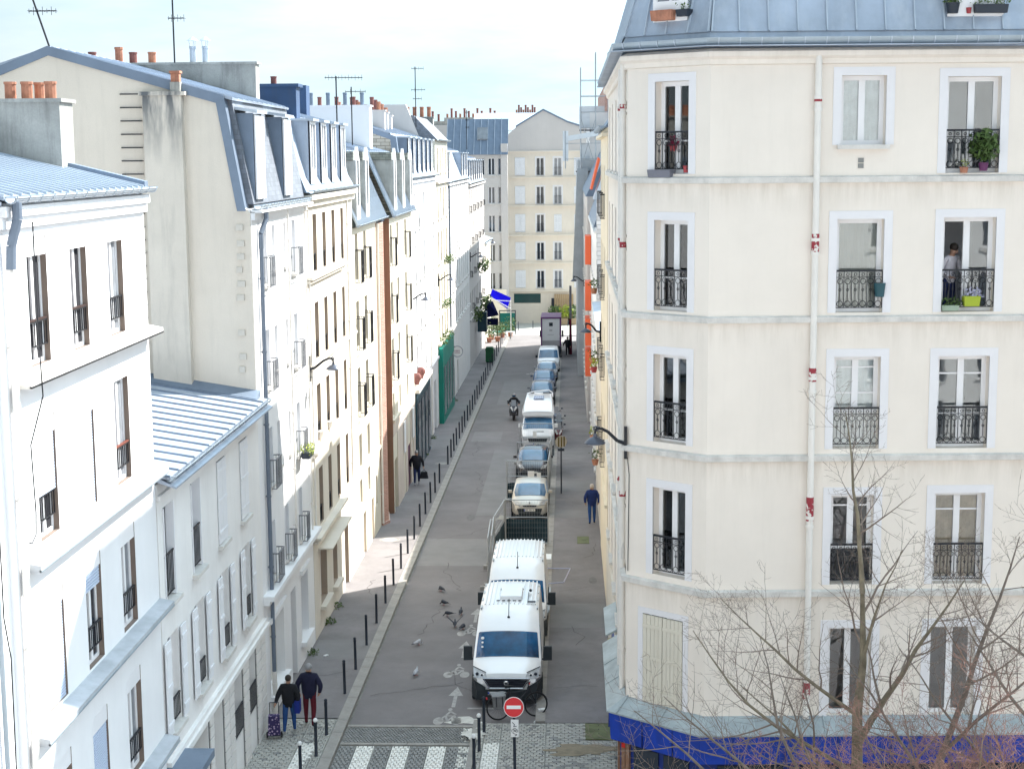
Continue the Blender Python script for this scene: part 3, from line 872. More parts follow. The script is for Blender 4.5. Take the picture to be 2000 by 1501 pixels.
mb = MB().path([(.5, -.35, 13.9), (.55, -.33, 12.2), (.62, -.33, 11.2), (.75, -.05, 10.4), (.85, -.04, 9.3), (.8, -.04, 8.95), (.6, -.04, 8.85), (.35, -.05, 8.95)], .012, 5)
b.part('cable', mb, IRON)

# ---- B2: low building with shutters
Y0 = 30.95
b = Bld('low_house', 'low white shuttered building with sloping zinc roof against the tall grey gable', FR(XL, Y0, 90))
L = 10.5
S2o = dict(d=.16, glass=GREYG, rail='bars', rh=.9, rz=.12, shut='folded', sill=.14, ry=.02)
S2s = dict(d=.16, glass=GREYG, rail='bars', rh=.5, rz=.12, shut='open', sill=.14, ry=.02, sw=.42)
S2c = dict(d=.16, glass=DARKG, shut='closed', sill=.12)
cols = [(31.35, 32.25), (33.75, 34.65), (36.35, 37.25), (38.95, 39.85)]
ops = []; wins = []
for (a, c), s in zip(cols, (S2o, S2o, S2c, S2c)): wins.append((a - Y0, c - Y0, 5.55, 7.62, s))
for (a, c), s in zip(cols, (S2s, S2s, S2s, S2s)): wins.append((a - Y0, c - Y0, 2.75, 4.80, s))
S2g = dict(d=.26, glass=DARKG, rail='bars', rh=.7, rz=.1, leaves=2, ry=-.02)
for a, c in [(37.3, 38.3), (39.1, 40.0)]: wins.append((a - Y0, c - Y0, .15, 1.95, S2g))
ops = [w[:4] for w in wins] + [(1.7, 3.6, -1.1, 1.7), (4.1, 5.1, -1.1, 1.85)]
def ex(mb):
    mb.box(0, L, -.07, 0, 7.86, 7.96); mb.box(0, L, -.10, 0, 2.10, 2.22); mb.box(0, L, -.16, 0, 1.98, 2.097)
wl2 = b.facade(L, -1.2, 8.2, ops, WHITE2, dj=.5, by=.55, D=7, extra=ex)
for w in wins: win(b, *w)
DK = M('dark_doorway', (.03, .025, .025), .6)
b.part('garage_door', MB().box(1.7, 3.6, .48, .54, -1.1, 1.7), DK)
b.part('door', MB().box(4.1, 5.1, .48, .54, -1.1, 1.85), M('grey_door', (.35, .35, .34), .5))
BLK = M('rusticated_block', (.74, .72, .70), .85, var=.06, streak=.1)
solid = [(0, 1.65), (3.65, 4.05), (5.15, 6.3), (7.4, 8.1), (9.1, 10.35)]
for a, c in solid:
    b.part('block_joint', MB().box(a, c, -.03, -.002, -1.1, 1.9), M('grey_joint', (.20, .20, .20), .9)); zz = -1.1; k = 0
    while zz < 1.9:
        n = max(1, int(round((c - a) / .62))); w = (c - a) / n
        off = 0
        for i in range(n):
            q = MB(); g_ = .02
            q.box(a + i * w + g_, a + (i + 1) * w - g_, -.055, .02, zz + g_, zz + .30 - g_)
            b.part('block', q, BLK)
        zz += .30; k += 1
mb = MB(); mb.hexa([(0, -.42, 8.12), (L, -.42, 8.12), (L, .1, 8.3), (0, .1, 8.3), (0, -.42, 8.16), (L, -.42, 8.16), (L, .1, 8.42), (0, .1, 8.42)])
b.part('eave_sheet', mb, ZINC)
gutter(b, L, 8.36, y=-.30, r=.09, step=.7, mat=GUTTER)
seam_roof(b, 0, L, (-.30, 8.36), (4.6, 9.16), ZINC, seammat=ZINCD, step=.70, seam=.05, sw=.05)
mb = MB(); mb.hexa([(L - .55, -.1, 8.42), (L, -.1, 8.42), (L, 4.6, 9.2), (L - .55, 4.6, 9.2), (L - .55, -.1, 8.44), (L, -.1, 8.60), (L, 4.6, 9.38), (L - .55, 4.6, 9.22)])
b.part('flashing', mb, ZINCD)
mb = MB().box(-.25, 1.1, -.75, 0, 1.95, 2.12); b.part('canopy', mb, ZINCD)
mb = MB().box(5.55, 5.75, -.03, 0, 1.35, 1.6); b.part('house_number_plate', mb, PIPEB)

# ---- B3: tall white building, big grey gable, slate mansard
Y0 = 41.45
b3 = b = Bld('apartment_building', 'tall white building with grey rendered gable, rung ladder and slate mansard roof', FR(XL, Y0, 90))
L = 8.4
S3 = dict(d=.2, glass=GREYG, rail='bars', railmat=M('grey_railing', (.16, .17, .19), .5), proj=.30, rh=.85, rz=-.05, sill=.10, shut='folded')
S3s = dict(d=.18, glass=GREYG, leaves=1, sill=.08)
wins = []
for k, z in enumerate((11.35, 8.45, 5.65, 2.95)):
    wins.append((1.15, 2.0, z, z + 1.62, S3))
    if k < 3:
        wins.append((2.78, 3.22, z + .3, z + 1.6, S3s)); wins.append((4.62, 5.0, z + .3, z + 1.6, S3s))
        wins.append((5.85, 6.6, z, z + 1.62, S3))
    else:
        wins.append((3.5, 4.15, z, z + 1.6, S3)); wins.append((5.9, 6.5, z, z + 1.6, S3))
ops = [w[:4] for w in wins] + [(.7, 2.9, -.3, 1.8), (4.1, 4.95, -1.2, 1.75), (5.9, 7.2, -.35, 1.7)]
def ex(mb):
    mb.box(0, L, -.30, 0, 2.66, 2.80); mb.box(0, L, -.18, 0, 2.54, 2.657)
    mb.box(0, L, -.10, 0, 13.2, 13.42)
    for a, c in ((.55, 3.05), (5.75, 7.35)): mb.box(a, c, -.10, 0, 1.83, 1.97)
    mb.box(.55, 3.05, -.16, 0, -.44, -.30); mb.box(5.75, 7.35, -.16, 0, -.49, -.35)
b.facade(L, -1.3, 13.5, ops, WHITE, dj=.36, by=.45, D=9.5, extra=ex)
for w in wins: win(b, *w)
b.part('shutter', MB().box(.7, 2.9, .25, .3, -.3, 1.8), M('cream_panel', (.62, .60, .55), .6, var=.05))
b.part('door', MB().box(4.1, 4.95, .3, .35, -1.2, 1.75), M('dim_door', (.30, .29, .28), .5))
win(b, 5.9, 7.2, -.35, 1.7, dict(d=.25, glass=GREYG))
# gable wall facing the camera, its own frame
GF = FR(-16.5, 41.42, 0)
prof = [(16.5 - 8.52, -1.2), (16.5 - 8.52, 13.4), (16.5 - 8.72, 13.6), (16.5 - 9.22, 16.40), (16.5 - 13.77, 17.72), (.9, 17.0), (-3, 15.6), (-3, -1.2)]
mb = MB().prism(prof, 0, .34, 'y'); b.part('gable_wall', mb, GABLE, GF)
mb = MB()                                                   # zinc capping along the rake
cp = [(16.5 - 8.63, 13.45), (16.5 - 9.13, 16.50), (16.5 - 13.77, 17.83), (.9, 17.12), (-3, 15.72)]
ci = [(16.5 - 8.86, 13.45), (16.5 - 9.33, 16.30), (16.5 - 13.77, 17.58), (.9, 16.87), (-3, 15.47)]
for i in range(4):
    (ax, az), (bx, bz) = cp[i], cp[i + 1]; (cx, cz), (dx, dz) = ci[i], ci[i + 1]
    mb.hexa([(cx, -.05, cz), (dx, -.05, dz), (dx, .45, dz), (cx, .45, cz), (ax, -.05, az), (bx, -.05, bz), (bx, .45, bz), (ax, .45, az)])
b.part('capping', mb, ZINCD, GF)
# chimney pilaster on the gable with its single pot
mb = MB().box(16.5 - 11.23, 16.5 - 10.2, -.28, .03, 8.4, 16.50); mb.cur = 0
mb.box(16.5 - 11.32, 16.5 - 10.08, -.34, .05, 16.50, 16.60)
M('sooty_gable', (.64, .59, .52), .92, var=.10, scale=.5, streak=.30, dirt=(.13, .135, .13), bump=.2, fine=.04)
def soot(m):
    n, l = m.node_tree.nodes, m.node_tree.links; p = n['Principled BSDF']; src = p.inputs['Base Color'].links[0].from_socket
    tc = n.new('ShaderNodeTexCoord'); sx = n.new('ShaderNodeSeparateXYZ'); l.new(tc.outputs['Object'], sx.inputs[0])
    mr = n.new('ShaderNodeMapRange'); mr.inputs[1].default_value = 14.6; mr.inputs[2].default_value = 16.5; l.new(sx.outputs[2], mr.inputs[0])
    mp = n.new('ShaderNodeMapping'); mp.inputs['Scale'].default_value = (2.6, 2.6, .5); l.new(tc.outputs['Object'], mp.inputs[0])
    t = n.new('ShaderNodeTexNoise'); t.inputs['Scale'].default_value = 2; t.inputs['Detail'].default_value = 7; l.new(mp.outputs[0], t.inputs['Vector'])
    r2 = n.new('ShaderNodeMapRange'); r2.inputs[1].default_value = .38; r2.inputs[2].default_value = .62; l.new(t.outputs['Fac'], r2.inputs[0])
    mu = n.new('ShaderNodeMath'); mu.operation = 'MULTIPLY'; l.new(mr.outputs[0], mu.inputs[0]); l.new(r2.outputs[0], mu.inputs[1])
    mx = n.new('ShaderNodeMix'); mx.data_type = 'RGBA'; l.new(mu.outputs[0], mx.inputs[0]); l.new(src, mx.inputs[6]); mx.inputs[7].default_value = (.13, .14, .15, 1); l.new(mx.outputs[2], p.inputs['Base Color'])
soot(MATS['sooty_gable'])
o = b.part('chimney', mb, MATS['sooty_gable'], GF)
q = MB(); q.box(-.13, .13, -.13, .13, 0, .25); q.cur = 1; q.box(-.11, .11, -.11, .11, .25, .48); q.box(-.14, .14, -.14, .14, .48, .54)
part('chimney_pot', q, [CONC, POT], o, at=(16.5 - 10.36, -.1, 16.6))
# rungs
rung = MB(); rung.tube((-.27, -.1, 0), (.27, -.1, 0), .018, 6); rung.tube((-.27, -.1, 0), (-.27, .02, 0), .015, 5); rung.tube((.27, -.1, 0), (.27, .02, 0), .015, 5)
rme = rung.mesh('rung', IRON)
for i in range(24):
    link('rung', rme, b.root, b.rel(GF, (16.5 - 11.6 - .004 * i, 0, 16.55 - i * .35)))
# projecting toothing stones at the corner
rs = random.Random(5)
for i, z in enumerate((12.93, 12.5, 12.15, 11.8, 11.42, 11.05, 10.1, 9.45, 9.1)):
    q = MB(); w = rs.uniform(.16, .22)
    q.hexa([(0, -.06, 0), (w, -.07, .01), (w, .05, 0), (0, .05, 0), (.01, -.05, .17), (w, -.06, .16), (w, .05, .17), (0, .05, .17)])
    b.part('toothing_stone', q, STONE, GF, (16.5 - 8.93 + rs.uniform(-.03, .03), 0, z))
# mansard with slates
mb = MB().prism([(-.02, 13.62), (.50, 16.42), (.62, 16.42), (.3, 13.62)], .3, L); b.part('roof', mb, SLATE)
seam_roof(b, 0, L, (.40, 16.42), (5.2, 17.78), ZINC, step=.7, name='upper_roof')
seam_roof(b, 0, L, (9.6, 16.42), (5.2, 17.78), ZINC, step=.7, name='rear_roof')
gutter(b, L, 13.58, y=-.16, r=.1, step=.42, mat=GUTTER, x0=.1)
b.part('soffit', MB().box(0, L, -.3, .02, 13.40, 13.46), WHITE)
q = MB().path([(1.05, -.2, 13.5), (1.05, -.2, 13.2), (.78, -.09, 12.8), (.78, -.09, 12.4)], .07, 10); b.part('downpipe', q, PIPEB, smooth=True)
pipe(b, .78, .4, 12.6, r=.06, mat=PIPEB, collars=6); pipe(b, .78, -1.1, .4, r=.07, mat=PIPEW, collars=2)
pipe(b, 4.9, 2.8, 13.3, r=.035, mat=PIPEW, collars=6); pipe(b, 7.9, 2.8, 13.3, r=.03, mat=PIPEW, collars=6)
def dormer(b, x0, x1, z0, z1, yb, yt, cheek, front, F=None, roofmat=None, style='shutters', glass=DARKG, over=.12, rz=.18):
    """yb: depth of the roof slope at the dormer's foot, yt: at its head"""
    mb = MB()
    for x in (x0, x1):
        s = .05 if x == x0 else -.05
        mb.prism([(yb, z0), (-.02, z0), (-.02, z1), (yt + .25, z1)], min(x, x + s), max(x, x + s))
    o = b.part('dormer', mb, cheek, F)
    q = MB().hexa([(x0 - over, -.16, z1), (x1 + over, -.16, z1), (x1 + over, yt + .6, z1 + rz), (x0 - over, yt + .6, z1 + rz),
                   (x0 - over, -.16, z1 + .08), (x1 + over, -.16, z1 + .08), (x1 + over, yt + .6, z1 + rz + .08), (x0 - over, yt + .6, z1 + rz + .08)])
    part('dormer_roof', q, roofmat or cheek, o)
    w = x1 - x0
    if style == 'shutters':
        for a in (x0 + .02, x0 + w / 2 + .01):
            q = MB().box(a, a + w / 2 - .04, -.09, -.04, z0 + .03, z1 - .05)
            part('shutter', q, front, o)
    else:
        q = MB(); t = .10
        q.box(x0, x0 + t, -.045, .03, z0, z1); q.box(x1 - t, x1, -.045, .03, z0, z1); q.box(x0 + t, x1 - t, -.045, .03, z1 - t, z1)
        q.box(x0 + t, x1 - t, -.045, .03, z0, z0 + t + (z1 - z0) * .18); q.box(x0 + w / 2 - .03, x0 + w / 2 + .03, -.03, .03, z0 + t, z1 - t)
        part('window_frame', q, front, o)
        q = MB().box(x0 + t, x1 - t, .0, .01, z0 + t, z1 - t); part('pane', q, glass, o)
    return o
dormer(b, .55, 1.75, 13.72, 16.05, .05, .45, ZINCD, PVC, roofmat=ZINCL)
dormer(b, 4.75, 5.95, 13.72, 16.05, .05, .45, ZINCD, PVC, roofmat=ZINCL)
# long chimney wall behind the ridge
pots = [(7.9, 2.9, .5, .10, ZINCL), (7.9, 3.3, .5, .10, ZINCL), (7.9, 4.6, .34, .12, POT), (7.9, 5.2, .34, .12, POTD), (7.9, 5.65, .5, .12, POT), (7.9, 6.5, .36, .12, POTD), (7.9, 7.0, .34, .12, POTD), (7.9, 7.6, .34, .12, POTD)]
chimney(b, 7.75, 8.3, 1.30, 8.2, 15.8, 17.78, CONC, pots)
for y in (2.9, 3.3):
    q = MB(); q.lathe([(.19, 0), (.02, .12)], (7.9, y, 18.52), 10)
    for a in range(3): q.tube((7.9 + .09 * math.cos(a * 2.1), y + .09 * math.sin(a * 2.1), 18.3), (7.9 + .12 * math.cos(a * 2.1), y + .12 * math.sin(a * 2.1), 18.54), .01, 4)
    b.part('chimney_cowl', q, ZINCL, smooth=True)

# ---- B4: cream building, zinc dormers
Y0 = 49.9
b = Bld('apartment_building', 'cream building with four tall zinc dormers and moulded string courses, beside the white one', FR(XL, Y0, 90))
L = 11.0
S4 = dict(d=.28, glass=DARKG, rail='bars', rh=.55, rz=.02, leaves=2)
S4g = dict(d=.22, glass=GREYG)
cols = [(1.5, 2.3), (3.55, 4.3), (5.65, 6.4), (7.85, 8.55)]
wins = [(a, c, z, z + h, S4) for z, h in ((11.1, 1.9), (8.15, 1.9), (5.35, 1.92), (2.47, 1.95)) for a, c in cols]
wins += [(1.3, 2.7, -.3, 1.6, S4g), (4.1, 5.1, -.4, 1.35, S4g)]
ops = [w[:4] for w in wins] + [(7.0, 8.0, -1.6, 1.2)]
def ex(mb):
    for z, p, a, c in ((10.92, .22, 0, 8.0), (10.80, .14, 0, 8.0), (8.0, .12, 0, L), (5.16, .24, 0, 7.5), (5.05, .15, 0, 7.5), (2.26, .26, 0, L), (2.14, .16, 0, L)):
        mb.box(a + .006, c - .006, -p, 0, z, z + .09)
    mb.box(0, L, -.12, 0, 13.28, 13.5); mb.box(0, L, -.26, 0, 13.503, 13.66)
    mb.box(.9, 5.6, -.5, 0, 1.75, 1.80); mb.box(1.1, 2.9, -.2, 0, -.42, -.3); mb.box(3.9, 5.3, -.2, 0, -.52, -.4)
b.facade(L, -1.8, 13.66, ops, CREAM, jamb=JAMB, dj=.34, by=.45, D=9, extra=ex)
for w in wins: win(b, *w)
b.part('door', MB().box(7, 8, .3, .35, -1.6, 1.2), M('dim_door', (.3, .29, .28)))
for z in (11.1,):
    pass
mb = MB()
for a in (1.95, 3.95):
    mb.lathe([(.10, 0), (.14, .22), (.15, .24)], (a, -.02, 5.40), 8); mb.box(a - .02, a + .02, -.05, 0, 5.0, 5.4)
b.part('window_vent', mb, PIPEW)
gutter(b, L, 13.80, y=-.24, r=.09, step=.8, mat=GUTTER)
mb = MB().prism([(-.12, 13.74), (.12, 14.2), (.62, 16.2), (.8, 16.2), (.5, 13.74)], 0, L); b.part('roof', mb, ZINC)
seam_roof(b, 0, L, (.6, 16.2), (4.4, 17.2), ZINC, step=.8, name='upper_roof'); seam_roof(b, 0, L, (9, 16.2), (4.4, 17.2), ZINC, step=1.2, name='rear_roof')
for a in (1.3, 3.6, 5.9, 8.2):
    dormer(b, a, a + 1.1, 14.0, 16.05, .1, .75, ZINC, PVC, roofmat=ZINCL, style='w', glass=GREYG, over=.06, rz=.02)
b.part('roof_cheek', MB().prism([(-.1, 13.75), (.9, 16.3), (1.2, 16.3), (.6, 13.75)], -.08, .02), ZINCD)
pipe(b, 8.95, 2.2, 13.3, r=.04, mat=PIPEW, collars=6); pipe(b, .12, 2.3, 13.2, r=.035, mat=PIPEW, collars=5)
b.part('chimney', MB().box(10.2, 11.0, 1.55, 3.6, 15, 17.62), NAVYZ)
o = b.part('chimney', MB().box(2.2, 2.9, .55, 2.2, 15, 17.2).box(2.1, 3.0, .45, 2.3, 17.2, 17.3), NAVYZ)
q = MB(); pot(q, (0, 0, 0), .26, .1); part('chimney_pot', q, POTD, o, True, (2.55, 1.35, 17.3))

# ---- B5: pale yellow, stone dormers, zinc slope
SB = dict(d=.12, glass=DARKG, leaves=2)
SB_r = dict(d=.12, glass=DARKG, rail='bars', proj=.30, rh=1.30, rz=-.10, leaves=2)
Y0 = 60.9
b5 = b = Bld('apartment_building', 'pale yellow building with black window grilles between the cream one and the brick pier', FR(XL, Y0, 90))
L = 7.6
wins = []
for a in (.6, 3.15):
    for z in (10.0 - .0, 7.3, 4.6): wins.append((a, a + .85, z, z + 1.85, SB_r))
    wins += [(a, a + .85, 2.35, 3.72, SB), (a, a + .7, .85, 2.3 - .35, SB)]
wins.append((5.6, 6.2, -.3, 1.0, SB))
ops = [w[:4] for w in wins] + [(1.4, 2.2, -1.7, .3), (4.1, 4.8, -1.75, .3)]
def ex(mb): mb.box(0, L, -.08, 0, 2.0, 2.12)
b.facade(L, -2.0, 12.1, ops, TAN, dj=.3, by=.4, D=9, extra=ex)
for w in wins: win(b, *w)
for a, c in ((1.4, 2.2), (4.1, 4.8)): b.part('door', MB().box(a, c, .22, .27, -1.75, .3), M('pale_door', (.5, .42, .38), .6))
STG = M('grey_stone_cheek', (.42, .42, .40), .9, var=.2, scale=1.6, streak=.6, dirt=(.15, .16, .16), bump=.3, brick=None)
def slope56(b, L, x0=0.0):
    gutter(b, L, 12.22, y=-.22, r=.08, step=1.0, mat=GUTTER, x0=x0)
    seam_roof(b, x0, L, (-.22, 12.2), (1.05, 15.15), GUTTER, step=.22, seam=.03, sw=.02, seammat=ZINC)
    seam_roof(b, x0, L, (1.05, 15.15), (5.5, 16.4), ZINC, step=.9, name='upper_roof')
    seam_roof(b, x0, L, (9.0, 15.15), (5.5, 16.4), ZINC, step=.9, name='rear_roof')
def stone_dormer(b, x):
    mb = MB(); w = .95
    for k in (0, 1):
        a = x + k * (w - .12)
        mb.prism([(.02, 12.35), (-.10, 12.35), (-.10, 14.75), (1.1, 14.95), (1.1, 15.0)], a, a + .12)
    o = b.part('dormer', mb, STG)
    q = MB().prism([(-.02, 14.75), (-.02, 15.1), (1.6, 15.12), (1.6, 14.75)], x - .04, x + w + .04)
    part('dormer_roof', q, M('mossy_slate', (.24, .25, .22), .9, var=.25, scale=3, brick=(.3, .12, .01, (.12, .12, .11))), o)
    q = MB().prism([(x, 14.75), (x + w, 14.75), (x + w / 2, 15.3)], -.14, -.02, 'y'); q.box(x, x + w, -.14, -.101, 12.3, 12.95); q.box(x, x + .14, -.14, -.101, 12.95, 14.75); q.box(x + w - .14, x + w, -.14, -.101, 12.95, 14.75)
    part('dormer_front', q, WHITE2, o)
    q = MB().box(x + .14, x + w - .14, -.09, -.07, 12.95, 14.75); part('pane', q, GREYG, o)
slope56(b, 10.0)
for x in (.55, 3.4): stone_dormer(b, x)
mb = MB().prism([(7.4, -.05), (8.0, -.26), (9.6, -.04), (9.7, .4), (7.4, .4)], -2.0, 12.0, 'z')
b.part('brick_pier', mb, BRICK)
mb = MB().prism([(7.35, -.08), (8.0, -.32), (9.7, -.08), (9.7, .4), (7.35, .4)], -2.0, -1.5, 'z'); b.part('plinth', mb, BRICK)
pipe(b, 7.3, -1.5, 12, r=.05, mat=PIPEW, collars=5)

# ---- B6: continuing, in front of the line
Y0 = 71.0
b = Bld('apartment_building', 'pale yellow building with brown side wall and black grilles, right after the brick pier', FR(-8.22, Y0, 90))
L = 10.2
wins = []
for j, a in enumerate((-.6 + .65, 3.0, 6.6)):
    aa = max(a, .25)
    for z in (10.0, 7.35, 4.7):
        wins.append((aa, aa + .85, z if j != 1 else z + .7, z + 1.8, SB_r if j != 1 else SB))
    wins.append((aa, aa + .7, 2.85, 3.95, SB))
for a, c, z0, z1 in ((4.4, 5.2, .35, 1.95), (8.6, 9.2, .4, 1.9)): wins.append((a, c, z0, z1, SB))
ops = [w[:4] for w in wins] + [(.4, 1.6, -2.0, .75), (6.3, 7.7, -2.1, .3)]
def ex(mb): mb.box(0, L, -.10, 0, 2.62, 2.75)
b.facade(L, -2.2, 12.1, ops, TAN, dj=.3, by=.4, D=9, extra=ex)
for w in wins: win(b, *w)
b.part('side_wall', MB().box(-.05, -.004, -.01, 1.2, -2.2, 12.1), BROWN)
b.part('lower_facing', MB().box(.0, L, -.03, -.004, 1.97, 2.60).box(1.65, 4.35, -.03, -.004, -2.2, 1.95).box(5.25, 6.25, -.03, -.004, -2.2, 1.95).box(7.75, 8.55, -.03, -.004, -2.2, 1.95).box(9.25, L, -.03, -.004, -2.2, 1.95), PINKISH)
mb = MB().prism([(.4, -2.0), (1.6, -2.0), (1.6, .3), (1.4, .6), (1.0, .75), (.6, .6), (.4, .3)], .14, .2, 'y'); b.part('arched_door', mb, M('dim_door', (.3, .29, .28)))
b.part('door', MB().box(6.3, 7.7, .02, .08, -2.1, .3), M('purple_door', (.10, .02, .055), .5, var=.15))
for a in (4.5, 8.7): b.part('shutter', MB().box(a - .35, a + .35, -.1, -.05, .4, 1.95), SHUT)
slope56(b, L, .02)
for x in (1.3, 5.0, 8.7): stone_dormer(b, x)
b.part('roof_valley', MB().box(-1.2, -.1, .2, 9, 12.0, 12.2), ZINCD)
chimney(b, 5.6, 6.6, 1.5, 5.4, 15.0, 17.35, PVC, [(6.0, 1.9 + .42 * k, .42 if k % 2 else .62, .10, POTD if k % 2 else ZINCD) for k in range(8)])
# ---- B7..B10 and the far end of the left row
def mansard_roof(b, L, z, h, run, mat, dorm, x0=0.0, gz_=None, dw=.9, dh=None, up=1.3, dmat=None):
    gutter(b, L, z + .12, y=-.2, r=.09, step=1.5, mat=GUTTER, x0=x0, brackets=False)
    b.part('roof', MB().prism([(-.1, z), (.02, z + .25), (run, z + h), (run + .2, z + h), (run + .2, z)], x0, L), mat)
    seam_roof(b, x0, L, (run, z + h), (4.5, z + h + up), ZINC, step=1.5, name='upper_roof')
    seam_roof(b, x0, L, (9, z + h), (4.5, z + h + up), ZINC, step=2.5, name='rear_roof')
    for a in dorm:
        dormer(b, a, a + dw, z + .35, z + h - .2, .12, run * .8, dmat or ZINC, PVC, roofmat=ZINCL, style='w', glass=GREYG, over=.06, rz=.02)
def rowhouse(name, label, Y0, L, zt, mat, cols, rows, st, w=.85, ground=None, X=XL, zb=-4.5, bands=(), D=9):
    b = Bld(name, label, FR(X, Y0, 90))
    wins = [(c - Y0, c - Y0 + w, z, z + h, st[(i + j) % len(st)]) for j, (z, h) in enumerate(rows) for i, c in enumerate(cols)]
    gr = ground or []
    def ex(mb):
        for z, p in bands: mb.box(0, L, -p, 0, z, z + .14)
    b.facade(L, zb, zt, [q[:4] for q in wins] + [q[:4] for q in gr], mat, dj=.3, by=.42, D=D, extra=ex)
    for q in wins: win(b, *q)
    for q in gr:
        if q[4] == 'w': win(b, *q[:4], S4g)
        else: b.part('door', MB().box(q[0], q[1], .2, .26, q[2], q[3]), q[4])
    return b
F1s = dict(d=.2, glass=GREYG, rail='bars', rh=.5, rz=.02, sill=.10)
F2s = dict(d=.2, glass=DARKG, sill=.12)
ROW = [(10.9, 2.0), (8.0, 2.05), (5.15, 2.0), (2.65, 1.75)]
DTEAL = M('dark_teal_paint', (.012, .045, .065), .45, var=.2)
TEAL = M('green_shop_paint', (.0, .22, .17), .5, var=.12, streak=.15)
b7 = rowhouse('apartment_building', 'long white building with six zinc dormers above the dark teal shopfront', 81.3, 18.3, 13.7, WHITE,
         [83.3, 85.7, 88.2, 90.9, 94.6, 97.2], ROW, [F1s, F2s], bands=((13.5, .14), (2.0, .1)), ground=[(9.6, 11.2, -2.2, 1.2, 'w'), (12.6, 13.6, -2.9, .9, 'w'), (15, 16.8, -2.6, .9, 'w')])
mansard_roof(b7, 18.3, 13.7, 2.4, .75, ZINC, [1.4 + 2.75 * i for i in range(6)], dw=1.0, dmat=ZINCD)
b7.part('gable_wall', MB().prism([(-.75, 13.7), (-.9, 15.9), (-4.5, 17.2), (-9, 15.9), (-9, 8), (-.3, 8)], -.02, .3, 'y'), RUBBLE, FR(XL + .3, 81.3, 0))
b7.part('capping', MB().prism([(-.5, 13.7), (-.75, 15.95), (-4.5, 17.3), (-4.5, 17.0), (-1.05, 15.8), (-.85, 13.7)], -.08, .35, 'y'), ZINCD, FR(XL + .3, 81.3, 0))
for k, (yy, xs_, zt) in enumerate([(84.5, 1.4, 17.35), (88.5, 1.7, 17.35), (93, 2.0, 17.3)]):
    chimney(b7, yy - 81.3, yy - 81.3 + .5, xs_, 5.0, 15.3, zt, GABLE2, [(yy - 81.3 + .25, xs_ + .35 + .36 * i, (.45, .7, .3)[i % 3], .11, (POT, POTD, POTD)[i % 3]) for i in range(7)])
b7.part('shopfront', MB().box(.6, 8.6, -.34, -.005, -2.9, 2.35), DTEAL)
b7.part('shop_cornice', MB().box(.5, 8.7, -.5, 0, 2.36, 2.55), STONE)
for a in (1.1, 3.1, 5.2, 7.1): b7.part('shop_window', MB().box(a, a + 1.3, -.37, -.345, -1.9, 1.7), DARKG)
pipe(b7, 12.6, -2, 13.4, r=.05, mat=PIPEW, collars=5)
for a in (2.2, 4.6):
    mb = MB(); mb.lathe([(.12, 0), (.2, .3)], (a, -.2, 2.6), 8); mb.ball((a, -.2, 3.0), .26, 8); b7.part('flower_pot', mb, POTD)

b8 = rowhouse('apartment_building', 'cream building with raised top storey and slate slope above the green shopfront', 99.6, 10.0, 16.0, TAN,
         [101.0, 103.2, 105.4, 107.6], ROW + [(13.9, 1.6)], [F1s, F2s], bands=((13.2, .2), (2.75, .2)))
b8.part('roof', MB().prism([(-.15, 16.0), (1.3, 17.5), (4.5, 18.1), (9, 17), (9, 16)], 0, 10), SLATE)
b8.part('chimney', MB().prism([(.6, 15.2), (1.8, 18.2), (5.5, 18.2), (5.5, 15.2)], -.2, .35), GABLE2)
chimney(b8, 9.3, 10.0, .9, 3.4, 15.6, 17.6, CONC, [(9.65, 1.2 + .5 * i, .7, .14, POT) for i in range(5)])
gutter(b8, 10, 16.02, y=-.2, mat=GUTTER, brackets=False)
b8.part('shopfront', MB().box(.2, 9.8, -.32, -.005, -2.9, 2.55), TEAL)
for i in range(4): b8.part('shop_window', MB().box(.7 + i * 2.3, 2.3 + i * 2.3, -.35, -.325, -1.9, 1.3), M('teal_glass', (.01, .12, .11), .1, spec=.8))
FOL = M('foliage_green', (.07, .12, .03), .7, var=.4, scale=8)
FOLY = M('foliage_yellow_green', (.30, .36, .04), .7, var=.35, scale=8)
def foliage(mb, c, r, n, s=.06, seed=1, sz=1.0, droop=0.0):
    r_ = random.Random(seed)
    for _ in range(n):
        a, e, q = r_.uniform(0, 6.28), r_.uniform(-1, 1), r * r_.uniform(.35, 1) 
        ce = math.sqrt(max(0, 1 - e * e))
        p = Vector((c[0] + q * ce * math.cos(a), c[1] + q * ce * math.sin(a), c[2] + q * e * sz - droop * r_.random()))
        u = Vector((r_.gauss(0, 1), r_.gauss(0, 1), r_.gauss(0, 1))).normalized(); v = u.orthogonal().normalized()
        k = s * r_.uniform(.6, 1.4)
        mb.add([p - u * k, p + v * k * .45, p + u * k, p - v * k * .45], [(0, 1, 2, 3)])
    return mb
for i, (yy, zz) in enumerate([(5.9, 7.95), (7.9, 7.95), (3.7, 5.1), (5.9, 5.1), (1.6, 2.9), (4, 2.9), (6.5, 2.9)]):
    b8.part('window_plants', foliage(MB(), (yy, -.2, zz), .5, 90, .09, i, .6), FOL)

